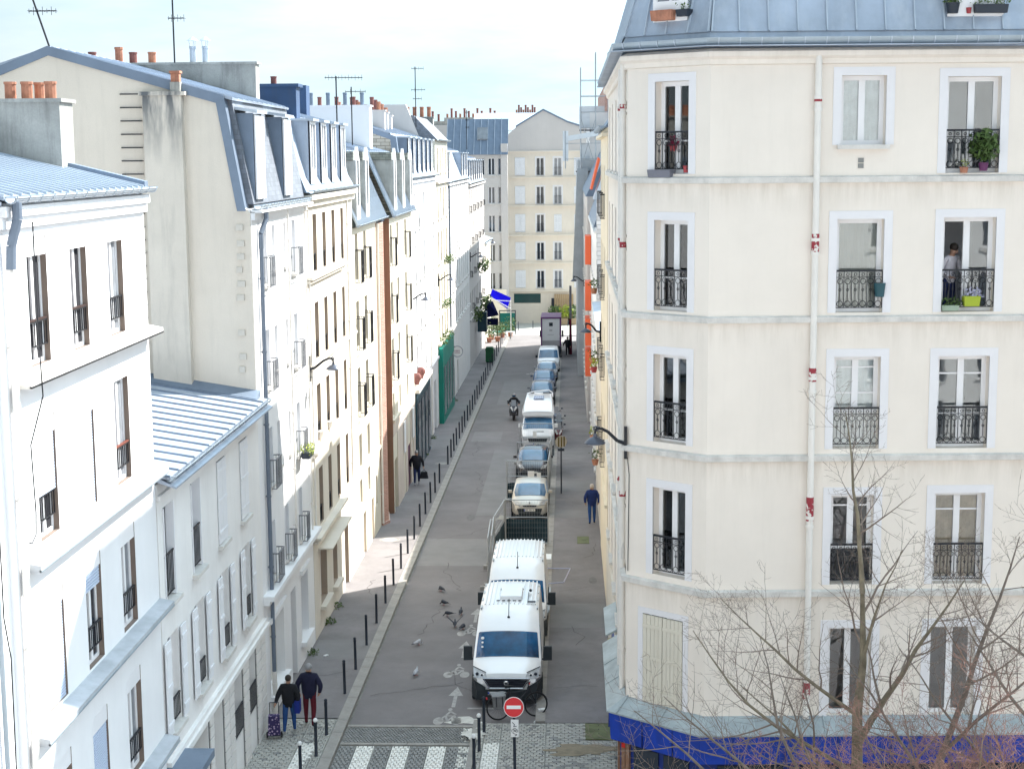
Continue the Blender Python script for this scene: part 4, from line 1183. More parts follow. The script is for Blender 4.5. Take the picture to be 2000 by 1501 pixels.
b9 = rowhouse('apartment_building', 'white building with plain zinc mansard in the middle distance of the left row', 109.6, 22.6, 13.1, WHITE2,
         [111 + 2.35 * i for i in range(9)], ROW, [F1s, F2s], bands=((12.9, .16), (2.4, .1)), ground=[(3, 4.6, -3.2, -.6, S4g and 'w'), (7, 8.4, -3.2, -.4, 'w')])
mansard_roof(b9, 22.6, 13.1, 2.3, .8, ZINC, [1, 14.5, 17.5, 20.4], dw=1.0)
pipe(b9, .2, -3, 13, r=.07, mat=PIPEB, collars=5)
b10 = rowhouse('apartment_building', 'greyish white building with balconies at the far end of the left row before the cafe', 132.2, 24.3, 12.6, GABLE2,
         [133.5 + 2.6 * i for i in range(9)], [(10.2, 1.9), (7.4, 1.9), (4.6, 1.9), (1.6, 1.7)], [dict(F1s, glass=DARKG, railmat=IRON, rail='bars', proj=.25), F2s], bands=((12.4, .2), (.9, .1)), zb=-5)
mansard_roof(b10, 24.3, 12.6, 2.2, .8, SLATE, [1.2 + 3.2 * i for i in range(7)], dw=1.0)
for i, (yy, zz) in enumerate([(4, 1.0), (7, 1.1), (16, 1.0), (19, 1.2), (12, 4.7), (21, 4.6)]):
    b10.part('window_plants', foliage(MB(), (yy, -.3, zz), .8, 80, .16, i + 20, .7), FOL)
b10.part('shop_sign', MB().box(8.5, 9.6, -1.0, -.15, -.9, .9), DTEAL)
b11 = rowhouse('house', 'low cream corner house with small zinc roof behind the blue awnings', 157.0, 11.5, 6.2, TAN, [158.2, 161, 163.8], [(3.6, 1.5), (.9, 1.6)], [F1s], zb=-5, D=5)
seam_roof(b11, 0, 11.5, (-.3, 6.2), (3, 7.4), ZINCL, step=1.2)

# ---- closing building at the end of the street
FE = FR(-7.3, 182, 0)
bE = Bld('apartment_building', 'beige six storey building with white shutters closing the end of the street', FE)
SE = dict(d=.2, glass=DARKG, rail='bars', rh=.95, rz=0, surround=.14, sill=.1)
SEg = dict(SE, glass=GREYG)
SEc = dict(d=.2, glass=DARKG, shut='closed', shutmat=SHUT)
SEo = dict(d=.2, glass=DARKG, sill=.1)
wins = []
for j, z in enumerate((12.75, 9.45, 6.2, 2.95, -.35)):
    wins.append((1.05, 2.25, z, z + 2.1, SEc))
    wins.append((3.55, 4.45, z, z + 2.05, SE))
    wins.append((5.6, 6.5, z, z + 2.05, SEc if j == 2 else SEg))
    wins.append((7.95, 8.75, z, z + 2.05, SEc))
EB = M('beige_end_plaster', (.74, .67, .58), .85, var=.05, scale=.5, streak=.12, dirt=(.36, .32, .28))
def ex(mb):
    mb.cur = 0
    for z, p in ((15.45, .2), (12.45, .25), (9.15, .3), (5.75, .4), (2.5, .3), (-.75, .25)): mb.box(0, 11, -p, 0, z, z + .14)
    for k in range(13): mb.box(0, 11, -.03, 0, -4.5 + k * .4 - .0, -4.5 + k * .4 + .34) if k < 9 else None
bE.facade(11, -4.8, 15.45, [q[:4] for q in wins], EB, dj=.25, by=.4, D=12, extra=ex)
for q in wins: win(bE, *q)
bE.part('strip_window', MB().box(.85, 4.0, -.06, -.04, -2.1, -1.0), M('dark_teal_glass', (.02, .06, .06), .15))
bE.part('door', MB().box(5.05 + .2, 6.3, -.08, -.035, -4.5, -1.55), STEEL)
bE.part('gable_wall', MB().prism([(0, 15.6), (11, 15.6), (11, 17.6), (7.2, 18.8), (4.4, 20.2), (1.2, 18.3), (0, 17.2)], 0, .4, 'y'), GABLE2)
bE.part('capping', MB().prism([(11, 17.6), (7.2, 18.8), (4.4, 20.2), (1.2, 18.3), (1.2, 18.5), (4.4, 20.4), (7.2, 19.0), (11, 17.8)], -.1, .5, 'y'), ZINCD)
seam_roof(bE, -4, 4.4, (.5, 18.0), (9, 20.2), ZINC, step=1.3, name='upper_roof')
FE2 = FR(-11.2, 176, 0)
bF = Bld('apartment_building', 'shaded pale building with steep ribbed zinc roof and skylight left of the closing facade', FE2)
wins = [(c, c + .75, z, z + 1.9, F2s) for z in (12.9, 9.7, 6.5, 3.2, .0) for c in (1.0, 2.15, 3.25)]
bF.facade(4.0, -5, 15.2, [q[:4] for q in wins], GABLE2, dj=.3, by=.4, D=16)
for q in wins: win(bF, *q)
bF.part('corner_pier', MB().box(3.6, 4.35, -.15, .5, -5, 16.4), GABLE2)
seam_roof(bF, -2.5, 4.4, (-.3, 15.2), (2.4, 19.2), ZINCD, step=.75, seam=.09, sw=.07, seammat=ZINC)
mb = MB().hexa([(0.9, .75, 16.8), (2.1, .75, 16.8), (2.1, 1.55, 18.1), (.9, 1.55, 18.1), (.9, .65, 16.95), (2.1, .65, 16.95), (2.1, 1.45, 18.25), (.9, 1.45, 18.25)])
bF.part('skylight', mb, GREYG)
bF.part('garden_wall', MB().box(1.4, 4.2, -2.5, -2.2, -5, .2), TAN)
# roofs and chimneys behind
for (x0, x1, y, z0, z1, lab, n) in [(-16.5, -8.5, 205, 12, 19.6, 'grey rooftop party wall with a row of chimney pots behind the left roofs', 12),
                                    (-20, -14.5, 190, 12, 18.8, 'distant rooftop block with reddish pots left of the grey party wall', 6),
                                    (-8.2, -4.0, 230, 14, 20.8, 'far chimney wall showing above the closing building roof', 9)]:
    bb = Bld('rooftop', lab, FR(x0, y, 0))
    bb.part('wall', MB().box(0, x1 - x0, 0, 6, z0, z1), GABLE2)
    o = bb.part('chimney', MB().box(.2, x1 - x0 - .2, 1, 1.8, z1, z1 + .5), CONC)
    for i in range(n):
        q = MB(); pot(q, (0, 0, 0), .5 + .35 * ((i * 5) % 3), .14); part('chimney_pot', q, POTD if i % 3 else POT, o, at=(.6 + i * (x1 - x0 - 1.2) / n, 1.4, z1 + .5))

# ---- television aerials
def aerial(x, y, z, h, label, els, tilt=0.0, rz=0.0, arm=.55, cross=True):
    t = thing('tv_aerial', label, 'aerial', (x, y, z), rz)
    dx = math.tan(tilt) * h
    part('mast', MB().tube((0, 0, 0), (dx, 0, h), .028, 6), IRON, t)
    for hz, ln, n in els:
        q = MB(); px = math.tan(tilt) * hz
        q.tube((px - ln * .3, 0, hz), (px + ln * .7, 0, hz), .016, 5)
        for i in range(n):
            xx = px - ln * .28 + ln * .96 * i / max(1, n - 1); w = .12 + .1 * (i % 2)
            q.tube((xx, -w, hz), (xx, w, hz), .008, 4); q.tube((xx, 0, hz - w * .5), (xx, 0, hz + w * .5), .008, 4)
        part('antenna', q, IRON, t)
    return t
aerial(-13.75, 41.6, 17.7, 1.7, 'leaning dark aerial on the ridge of the grey gable', [(1.05, .75, 7)], tilt=-.30)
aerial(-12.2, 48.6, 17.8, 2.6, 'tall straight aerial standing among the pots of the long chimney wall', [(1.35, .5, 6)])
aerial(-8.9, 60.2, 15.6, 2.35, 'aerial with long horizontal yagi above the four zinc dormers', [(2.3, 1.45, 12)], rz=.2)
aerial(-8.75, 90, 16.6, 3.4, 'slim aerial with several cross arms above the six dormers', [(3.3, .7, 6), (2.1, .8, 5), (1.6, .5, 4)])
aerial(-9.4, 68, 15.4, 2.5, 'short aerial with one arm beside the stone dormers', [(2.3, .9, 5)])
aerial(-8.3, 128, 15.5, 3.2, 'lattice aerial above the zinc mansard', [(3.0, .3, 8), (2.4, .3, 8), (1.8, .3, 8)])
# ================================================================ right side
def miter(pts, d):
    """offset an open plan polyline to its outer side (left of travel when d>0)"""
    out = []
    P = [Vector(p) for p in pts]
    for i, p in enumerate(P):
        if i == 0: t = (P[1] - P[0]).normalized(); n = Vector((t.y, -t.x)); out.append(p + n * d); continue
        if i == len(P) - 1: t = (P[-1] - P[-2]).normalized(); n = Vector((t.y, -t.x)); out.append(p + n * d); continue
        t0 = (P[i] - P[i - 1]).normalized(); t1 = (P[i + 1] - P[i]).normalized()
        n0 = Vector((t0.y, -t0.x)); n1 = Vector((t1.y, -t1.x))
        b_ = (n0 + n1); b_ = b_ / b_.length
        out.append(p + b_ * d / max(.3, b_.dot(n0)))
    return out
def sweep(mb, pts, prof):
    """closed profile [(outwards, z)] carried along a plan polyline"""
    rings = [miter(pts, d) for d, z in prof]
    n = len(prof); k = len(pts)
    vs = [(rings[j][i].x, rings[j][i].y, prof[j][1]) for i in range(k) for j in range(n)]
    fs = []
    for i in range(k - 1):
        for j in range(n):
            fs.append((i * n + j, i * n + (j + 1) % n, (i + 1) * n + (j + 1) % n, (i + 1) * n + j))
    fs += [tuple(range(n)), tuple(range((k - 1) * n, k * n))]
    return mb.add(vs, fs)
U = Vector((math.cos(R(2.13)), math.sin(R(2.13))))
PA = Vector((1.33, 35.5)); PB = Vector((3.07, 34.14)); PC = PB + U * 15; PO = Vector((1.35, 53.2))
PLAN = [PO, PA, PB, PC]
# travel from far street end to the corner to the right: outer side is to the right of travel
F1 = FR(PB.x, PB.y, 2.13)
FC = FR(PA.x, PA.y, math.degrees(math.atan2(PB.y - PA.y, PB.x - PA.x)))
FS = FR(PO.x, PO.y, -90)
r1 = Bld('corner_building', 'large ivory corner building with chamfered corner, red patched downpipe and zinc mansard', F1)
W0 = Matrix.Identity(4)
LC = (PB - PA).length
SR = dict(d=.24, glass=GLASS, t=.10, mw=.07, rail='orn', rh=.84, rz=.10, surround=.18, curtain=None, ry=.02)
SRc = dict(SR, curtain=CURT); SRb = dict(SR, curtain=CURTB, tr=[.80]); SRt = dict(SR, tr=[.84, .42]); SRt2 = dict(SR, tr=[.80, .36], )
SRf = dict(SR, rail=None, curtain=CURT, sill=.12)
SRo = dict(SR, skip=0, leaves=2, curtain=None)
SRx = dict(SR, zb=.78, tr=[.8, .35], curtain=CURT)
SRx2 = dict(SR, zb=.78, tr=[.78])
SRg = dict(SR, rail=None)
SRl = dict(SR, tr=[.36], curtain=CURT)
SRblind = dict(SR, leaves=1, curtain=M('paper_blind', (.50, .47, .41), .9, var=.10, scale=1.2, streak=.15, dirt=(.42, .40, .40)))
SRp = dict(d=.24, glass=DARKG, shut='closed', shutmat=SHUTC, surround=.14)
w1 = [(2.83, 3.80, 15.02, 16.50, SRf), (5.12, 6.28, 14.40, 16.46, SR),
      (2.80, 3.83, 11.37, 13.42, SRblind), (5.12, 6.28, 11.37, 13.44, SRo),
      (2.80, 3.83, 8.32, 10.39, SRx), (5.10, 6.24, 8.32, 10.39, SRt2),
      (2.80, 3.76, 5.21, 7.27, SRx2), (5.12, 6.25, 5.21, 7.30, SRb),
      (2.80, 3.78, 2.10, 4.20, SRg), (5.10, 6.15, 2.10, 4.22, SRg)]
for z0, z1 in ((14.40, 16.46), (11.37, 13.44), (8.32, 10.39), (5.21, 7.30), (2.10, 4.22)):
    for a in (8.2, 11.2): w1.append((a, a + 1.15, z0, z1, SR))
wc = [(.76, 1.66, 14.42, 16.44, SRl), (.76, 1.66, 11.37, 13.40, SRl), (.76, 1.66, 8.36, 10.38, SRl), (.76, 1.66, 5.24, 7.30, SR), (.50, 1.62, 2.10, 4.26, SRp)]
r1.facade(15, 1.9, 17.1, [q[:4] for q in w1], IVORY, F=F1, body=False, dj=.30)
r1.facade(LC, 1.9, 17.1, [q[:4] for q in wc], IVORY, F=FC, body=False, dj=.34)
for q in w1: win(r1, *q, F=F1)
for q in wc: win(r1, *q, F=FC)
wS = [(a, a + 1.0, z, z + 2.0, SEo) for a in (1.4, 4.6, 8.0, 11.2, 14.2) for z in (14.40, 11.37, 8.32, 5.21, 2.2)]
r1.facade(17.7, 1.9, 17.1, [q[:4] for q in wS], IVORY, F=FS, body=False, dj=.3)
for q in wS: win(r1, *q, F=FS)
# rooms behind the clear windows
for (q, F) in [(q, F1) for q in w1] + [(q, FC) for q in wc]:
    a, c, z0, z1 = q[:4]
    mb = MB(); e = .25; y0, y1 = .36, 1.2 if F is FC else 2.6
    x0, x1, za, zb_ = a - e, c + e, z0 - .15, z1 + .25
    mb.add([(x0, y0, za), (x1, y0, za), (x1, y1, za), (x0, y1, za), (x0, y0, zb_), (x1, y0, zb_), (x1, y1, zb_), (x0, y1, zb_)],
           [(0, 1, 2, 3), (4, 5, 6, 7), (1, 2, 6, 5), (2, 3, 7, 6), (3, 0, 4, 7)])
    r1.part('room', mb, ROOM, F)
# solid shell behind so the block casts its shadow
inner = miter(PLAN, -3.0)
mb = MB(); poly = [(inner[0].x, inner[0].y), (inner[1].x, inner[1].y), (inner[2].x, inner[2].y), (inner[3].x, inner[3].y), (PC.x, 53.2)]
mb.prism(poly, -1.5, 17.0, 'z')
r1.part('core', mb, ROOM, W0)
r1.part('end_wall', MB().box(1.352, 18, 53.0, 53.2, -1.5, 17.1).box(17.9, 18.06, 34.9, 53, -1.5, 17.1), IVORY, W0)
# string courses, cornice
for z in (14.30, 11.25, 8.15, 5.04):
    mb = MB(); sweep(mb, PLAN, [(.004, z - .09), (.11, z - .085), (.12, z + .035), (.004, z + .06)])
    r1.part('string_course', mb, BAND, W0)
mb = MB(); sweep(mb, PLAN, [(.004, 16.74), (.06, 16.76), (.07, 16.86), (.16, 16.92), (.17, 17.02), (.004, 17.10)])
r1.part('cornice', mb, IVORY, W0)
# gutter with brackets
gp = [(.10 + .13 * math.cos(math.pi + math.pi * i / 8) + .13, 17.30 + .17 * math.sin(math.pi + math.pi * i / 8)) for i in range(9)]
gi = [(.23 + .118 * math.cos(math.pi * 2 - math.pi * i / 8), 17.30 + .158 * math.sin(math.pi * 2 - math.pi * i / 8)) for i in range(9)]
mb = MB(); sweep(mb, PLAN, gp + gi)
gut = r1.part('gutter', mb, GUTTER, W0, smooth=True)
q = MB(); q.prism([(-.23 - .145 * math.cos(math.pi * i / 8), 17.30 - .182 * math.sin(math.pi * i / 8)) for i in range(9)] + [(-.23 + .132 * math.cos(math.pi * i / 8), 17.30 - .172 * math.sin(math.pi * i / 8)) for i in range(9)], -.012, .012)
bme = q.mesh('bracket', ZINCL)
for F, L_ in ((F1, 10.5), (FC, LC), (FS, 17.5)):
    for i in range(int(L_ / .46)):
        link('bracket', bme, r1.root, r1.rel(F, (.12 + i * .46, 0, 0)))
mb = MB(); sweep(mb, PLAN, [(.10, 17.12), (.38, 17.12), (.38, 17.14), (.10, 17.14)]); r1.part('gutter_shelf', mb, ZINC, W0)
# mansard: base sheet, panels and rolls
e0, e1 = miter(PLAN, .08), miter(PLAN, -.80)
zE, zT = 17.34, 20.4
flash0 = miter(PLAN, .16)
base = MB()
for i in range(3):
    a, b_, c, d = e0[i], e0[i + 1], e1[i + 1], e1[i]
    base.quad((a.x, a.y, zE), (b_.x, b_.y, zE), (c.x, c.y, zT), (d.x, d.y, zT))
    a2, b2 = flash0[i], flash0[i + 1]
    base.quad((a2.x, a2.y, 17.14), (b2.x, b2.y, 17.14), (b_.x, b_.y, zE), (a.x, a.y, zE))
base.add([(p.x, p.y, zT) for p in e1] + [(PC.x, 53.2, zT)], [(0, 1, 2, 3, 4)])
base.quad((e0[0].x, e0[0].y, zE), (PC.x, 53.2, zE), (PC.x, 53.2, zT), (e1[0].x, e1[0].y, zT))
roofo = r1.part('roof', base, ZINC, W0)
def panels(a, b_, c, d, step, skip=()):
    """face a,b at the eave, d,c at the top"""
    a, b_, c, d = [Vector(v) for v in (a, b_, c, d)]
    ux = (b_ - a).normalized(); L_ = (b_ - a).length
    nrm = ux.cross((d - a)).normalized()
    if nrm.z < 0: nrm = -nrm
    ta, tb = (d - a).dot(ux), (c - a).dot(ux)
    n = int(round(L_ / step)); st_ = L_ / n
    def bot(x): return a + ux * x
    def top(x): x = max(ta, min(tb, x)); return d + ux * (x - ta)
    for i in range(n + 1):
        x = i * st_; p, q_ = bot(min(max(x, .03), L_ - .03)), top(x)
        w = ux * .022
        mb = MB(); mb.cur = 0
        if i < n and not any(s0 < x + st_ / 2 < s1 for s0, s1 in skip):
            A, B_, C_, D_ = bot(x + .02) , bot(x + st_ - .02), top(x + st_ - .02), top(x + .02)
            o_ = nrm * .006
            mb.add([A + o_, B_ + o_, C_ + o_, D_ + o_, A + o_ * .2, B_ + o_ * .2, C_ + o_ * .2, D_ + o_ * .2], [(0, 1, 2, 3), (0, 1, 5, 4), (1, 2, 6, 5), (3, 0, 4, 7)])
        mb.cur = 1
        h_ = nrm * .055
        mb.hexa([p - w, p + w, q_ + w, q_ - w, p - w * .6 + h_, p + w * .6 + h_, q_ + w * .6 + h_, q_ - w * .6 + h_])
        part('roof_panel', mb, [ZINC, ZINCL], roofo)
for i, sk in ((0, ()), (1, ((.6, 1.8),)), (2, ((4.9, 6.5),))):
    A, B_, C_, D_ = e0[i], e0[i + 1], e1[i + 1], e1[i]
    panels((A.x, A.y, zE + .1), (B_.x, B_.y, zE + .1), (C_.x, C_.y, zT), (D_.x, D_.y, zT), .62)
dormer(r1, .72, 1.62, 17.72, 19.6, .12, .7, ZINCL, PVC, F=FC, style='w', glass=GREYG, roofmat=ZINC)
dormer(r1, 5.05, 6.25, 17.72, 19.6, .12, .7, ZINCL, PVC, F=F1, style='w', glass=GREYG, roofmat=ZINC)
# downpipes with red lead repairs
def rpipe(x, F, r=.072, top=17.0, bot=2.1, y=-.09):
    mb = MB(); mb.tube((x, y, bot), (x, y, top), r, 12)
    for z in (16.0, 15.75, 12.95, 12.65, 9.9, 9.6, 6.75, 6.55, 3.0): mb.tube((x, y, z), (x, y, z + .07), r + .02, 12)
    o = r1.part('downpipe', mb, PIPEW, F, smooth=True)
    for z, h in (((15.95, .12), (12.66, .45), (9.86, .30), (6.70, .55), (2.55, .40)) if F is F1 else ((15.9, .12), (12.7, .15), (6.8, .14))):
        r1.part('red_patch', MB().tube((x, y, z), (x, y, z + h), r + .012, 12), REDW, F, smooth=True)
rpipe(2.31, F1)
rpipe(17.0, FS, .07, bot=2.0); rpipe(15.2, FS, .06, bot=2.0)
r1.part('pipe', MB().tube((16.2, -.07, 2), (16.2, -.07, 16.6), .03, 8), GUTTER, FS)
mb = MB().tube((17.05, -.08, 5.3), (16.6, -.08, 11.2), .05, 8); r1.part('pipe', mb, BAND, FS, smooth=True)
r1.part('cable', MB().path([(.05, -.03, 7.9), (.10, -.03, 7.5), (.07, -.03, 5.2)], .01, 5), IRON, FC)
r1.part('air_vent', MB().box(3.22, 3.34, -.02, 0, 14.52, 14.62).box(3.22, 3.34, -.02, 0, 14.64, 14.74), M('vent_grey', (.25, .25, .24)), F1)
# shop: zinc canopy, blue fascia, windows and posts
BLUE = M('royal_blue_fascia', (.008, .045, .36), .5, var=.2, scale=1.6, streak=.4, dirt=(.012, .03, .16), bump=.15, bscale=4)
BLUED = M('dark_blue_shopfront', (.012, .03, .17), .4, var=.2, scale=2)
OLDZ = M('weathered_zinc_canopy', (.34, .39, .41), .6, .2, var=.22, scale=1.4, streak=.5, dirt=(.18, .20, .21), bump=.1)
SP = [Vector((1.34, 40.4)), PA, PB, PC]
mb = MB(); sweep(mb, SP, [(.004, 2.06), (.46, 1.80), (.46, 1.84), (.004, 2.13)]); r1.part('canopy', mb, OLDZ, W0)
for k, (F, x) in enumerate([(FS, 14.6), (FS, 16.1), (FC, .05), (FC, 1.2)] + [(F1, 1.1 + 1.6 * i) for i in range(7)]):
    r1.part('canopy_seam', MB().hexa([(x, -.46, 1.83), (x + .03, -.46, 1.83), (x + .03, 0, 2.12), (x, 0, 2.12), (x, -.46, 1.87), (x + .03, -.46, 1.87), (x + .03, 0, 2.16), (x, 0, 2.16)]), OLDZ, F)
mb = MB(); sweep(mb, SP, [(.004, 1.12), (.36, 1.12), (.40, 1.785), (.004, 2.05)]); r1.part('fascia', mb, BLUE, W0)
for F, xs_ in ((FS, (14.1, 15.6, 17.1)), (FC, (.75, 1.6)), (F1, [1.2 * i + .6 for i in range(11)])):
    for x in xs_: r1.part('fascia_joint', MB().hexa([(x, -.42, 1.13), (x + .012, -.42, 1.13), (x + .012, -.30, 1.13), (x, -.30, 1.13), (x, -.408, 1.78), (x + .012, -.408, 1.78), (x + .012, -.30, 1.78), (x, -.30, 1.78)]), BLUED, F)
mb = MB(); sweep(mb, [Vector((1.34, 44)), PA, PB, PC], [(.0, -1.6), (.12, -1.6), (.12, 1.1), (.0, 1.1)]); r1.part('shopfront', mb, BLUED, W0)
mb = MB(); sweep(mb, [Vector((1.35, 53.2)), Vector((1.34, 41))], [(.0, -1.8), (.05, -1.8), (.05, 1.95), (.0, 1.95)]); r1.part('lower_wall', mb, CREAM, W0)
for F, xs_ in ((FS, (13.4, 15.2)), (FC, (.35, 1.2)), (F1, (.3, 2.2, 4.1, 6.0, 7.9))):
    for x in xs_: r1.part('shop_window', MB().box(x, x + (.7 if F is FC else 1.5), -.16, -.13, -1.1, 1.0), DARKG, F)
for F, x in ((FS, 17.35), (FC, .02), (FC, .14)): r1.part('shop_post', MB().box(x, x + .1, -.20, -.125, -1.0, 1.1), M('brown_wood', (.24, .13, .08), .6, var=.2), F)
r1.part('sticker', MB().box(.03, .13, -.21, -.201, .92, 1.03), M('red_sticker', (.6, .03, .02)), FC)
mb = MB(); sweep(mb, [Vector((1.34, 43.6)), Vector((1.34, 41.0))], [(.004, 2.0), (.36, 1.84), (.36, 1.88), (.004, 2.07)]); r1.part('canopy', mb, OLDZ, W0)
mb = MB(); sweep(mb, [Vector((1.34, 41.0)), Vector((1.34, 40.5))], [(.004, 1.8), (.30, 1.75), (.30, 1.79), (.004, 1.87)]); r1.part('canopy', mb, M('ochre_sheet', (.35, .30, .16)), W0)

# ---- R2 peach, R3 low, R4 with white rubble gable, R5 concrete, R6 scaffolded
def rblock(label, X, Y0, Y1, zt, mat, rows, wst, D=10, zb=-4.5, step=2.6, bands=(), w=.9, name='apartment_building'):
    b = Bld(name, label, FR(X, Y1, -90))
    L = Y1 - Y0; n = int((L - .6) / step)
    wins = [(.7 + i * step, .7 + i * step + w, z, z + h, wst) for z, h in rows for i in range(n)]
    def ex(mb):
        for z, p in bands: mb.box(0, L, -p, 0, z, z + .12)
    b.facade(L, zb, zt, [q[:4] for q in wins], mat, dj=.25, by=.4, D=D, extra=ex)
    for q in wins: win(b, *q)
    return b
SRR = dict(d=.18, glass=DARKG, rail='bars', proj=.22, rh=.9, rz=-.05)
r2 = rblock('narrow peach building with iron balconies and flower pots right after the ivory corner building', 1.33, 53.3, 64.4, 15.8, PEACH, [(12.6, 1.9), (9.6, 1.9), (6.6, 1.9), (3.3, 1.9)], SRR, bands=((15.5, .2), (2.6, .1)), step=2.7)
gutter(r2, 11.1, 15.85, y=-.2, mat=GUTTER)
r2.part('roof', MB().prism([(-.1, 15.8), (1.2, 17.6), (5, 18.2), (10, 15.8)], 0, 11.1), ZINCD)
chimney(r2, .2, .8, 1.8, 4.0, 16, 18.4, CONC, [(.5, 2.1 + .4 * i, .35, .1, POTD) for i in range(4)])
for i, (x, z, m_) in enumerate([(1.0, 6.4, POT), (3.7, 6.4, REDP), (6.3, 3.2, POT), (1.1, 3.2, POT), (3.6, 9.5, POT)]):
    r2.part('flower_pot', MB().lathe([(.09, 0), (.14, .22)], (x, -.34, z), 8), m_); r2.part('pot_plant', foliage(MB(), (x, -.34, z + .4), .25, 50, .06, i + 40), FOLY if i % 2 else FOL)
r3 = rblock('low cream annexe in the gap where sunlight reaches the street', 1.36, 64.6, 77.8, 7.6, CREAM, [(2.3, 1.7)], SEo, zb=-2.5, D=9, name='low_house')
r3.part('roof', MB().prism([(-.2, 7.6), (4, 8.1), (9, 7.7)], 0, 13.2), ZINC)
WR = M('white_rubble', (.66, .65, .66), .9, var=.18, scale=3, bump=.6, bscale=5, streak=.3, dirt=(.28, .28, .30), brick=(.5, .22, .02, (.45, .45, .46)))
r4 = rblock('building with orange window panels and a rough white side wall', 1.40, 78.3, 100, 11.2, WHITE2, [(8.2, 1.9), (5.0, 1.9), (1.9, 1.9), (-1.5, 2.0)], SEo, bands=((11.0, .15),), D=9)
OR = M('orange_panel', (.72, .13, .05), .6, var=.06)
for z0_, z1_ in ((8.25, 10.0), (5.4, 7.15), (3.2, 4.9), (1.3, 2.9)): r4.part('orange_panel', MB().box(2.0, 4.2, -.38, -.02, z0_, z1_), OR)
G4 = FR(1.40, 78.27, 0)
r4.part('side_wall', MB().prism([(0, -2.5), (0, 11.2), (.0, 12.7), (9, 12.7), (9, -2.5)], -.02, .1, 'y'), WR, G4)
r4.part('roof', MB().prism([(-.15, 12.7), (.9, 15.6), (4.5, 16.6), (9, 12.7)], -.1, 3, 'y'), ZINC, G4)
r4.part('roof', MB().prism([(-.1, 11.2), (1.3, 14.8), (5, 15.8), (9, 11.2)], 0, 18.7), ZINCD)
r4.part('skylight', MB().hexa([(18.5, -.2, 13.2), (21.5, -.2, 13.2), (21.5, .2, 14.7), (18.5, .2, 14.7), (18.5, -.3, 13.2), (21.5, -.3, 13.2), (21.5, .1, 14.8), (18.5, .1, 14.8)]), OR)
r5 = rblock('grey concrete sided building half hidden behind the orange panels', 1.2, 100.5, 126, 12.3, GABLE2, [(9.3, 1.9), (6.0, 1.9), (2.6, 1.9), (-.6, 1.9)], SEo, D=9, zb=-5)
r5.part('roof', MB().prism([(-.1, 12.3), (1.3, 15.2), (9, 12.3)], 0, 25.5), ZINCD)
for i in range(0): r5.part('banner', MB().box(3 + i * 4.5, 3.8 + i * 4.5, -.4, -.1, 2 + (i % 2) * 3, 4.5 + (i % 2) * 3), OR if i in (1, 3) else GABLE2)
r6 = rblock('building wrapped in pale netting under scaffolding at the far right', .75, 127, 158, 14.6, M('scaffold_net', (.52, .55, .58), .9, var=.08, scale=.6, streak=.3, dirt=(.3, .32, .35)), [], SEo, D=11, zb=-5)
r6.part('attic', MB().box(4, 30, 1, 8, 14.6, 18.4), WHITE2)
mb = MB().box(.5, 31, 2.2, 4.5, 18.4, 20.6); o = r6.part('chimney', mb, BRICK)
for i in range(6): q = MB(); pot(q, (0, 0, 0), .5, .14); part('chimney_pot', q, POTD, o, at=(26 + .5 * i, 3, 20.6))
# scaffold
scf = thing('scaffold', 'tall tubular scaffold with white sheeting rising above the far right roofs', 'scaffolding', (0, 126.5, gz(126)))
tubes = MB(); H_ = 25
for x in (-.25, 1.0, 2.2, 3.2):
    for y in (0, 1.6):
        top = H_ - 1.0 * (x < 0) * 5 + (1.2 if x > 2 else 0)
        tubes.tube((x, y, 13 if x > -.1 else 17), (x, y, top), .045, 5)
for k in range(9):
    z = 14 + k * 1.25
    if z > H_ - 1: break
    for y in (0, 1.6): tubes.tube((-.25 if 17 < z < 20 else 1.0, y, z), (3.2, y, z), .035, 4)
    for x in (1.0, 3.2): tubes.tube((x, 0, z), (x, 1.6, z), .035, 4)
tubes.tube((1.0, 0, 17), (2.2, 0, 21), .035, 4); tubes.tube((2.2, 0, 17), (1.0, 0, 21), .035, 4)
part('tubes', tubes, GALV, scf)
SHEET = M('white_sheeting', (.74, .77, .80), .7, var=.06, scale=1.5)
part('sheeting', MB().hexa([(.0, -.05, 19.2), (2.4, -.05, 19.6), (2.4, 1.7, 19.6), (.0, 1.7, 19.2), (.0, -.05, 19.6), (2.4, -.05, 20.0), (2.4, 1.7, 20.0), (.0, 1.7, 19.6)]), SHEET, scf)
part('sheeting', MB().box(-.45, .0, .0, .05, 17.6, 20.0), SHEET, scf)
part('sheeting', MB().box(1.0, 3.3, 1.62, 1.68, 17.0, 19.0), SHEET, scf)
part('sheeting', MB().box(.9, 3.1, 1.7, 1.76, 20.2, 22.0), SHEET, scf)
part('deck', MB().box(.6, 3.2, 0, 1.6, 16.7, 16.8).box(.9, 3.2, 0, 1.6, 20.0, 20.1), M('scaffold_deck', (.10, .10, .11)), scf)
part('net', MB().prism([(.3, 8), (1.2, 8), (1.6, 17), (.7, 17)], -.05, .0, 'y'), M('grey_net', (.40, .43, .46), .9, var=.1, streak=.2), scf)

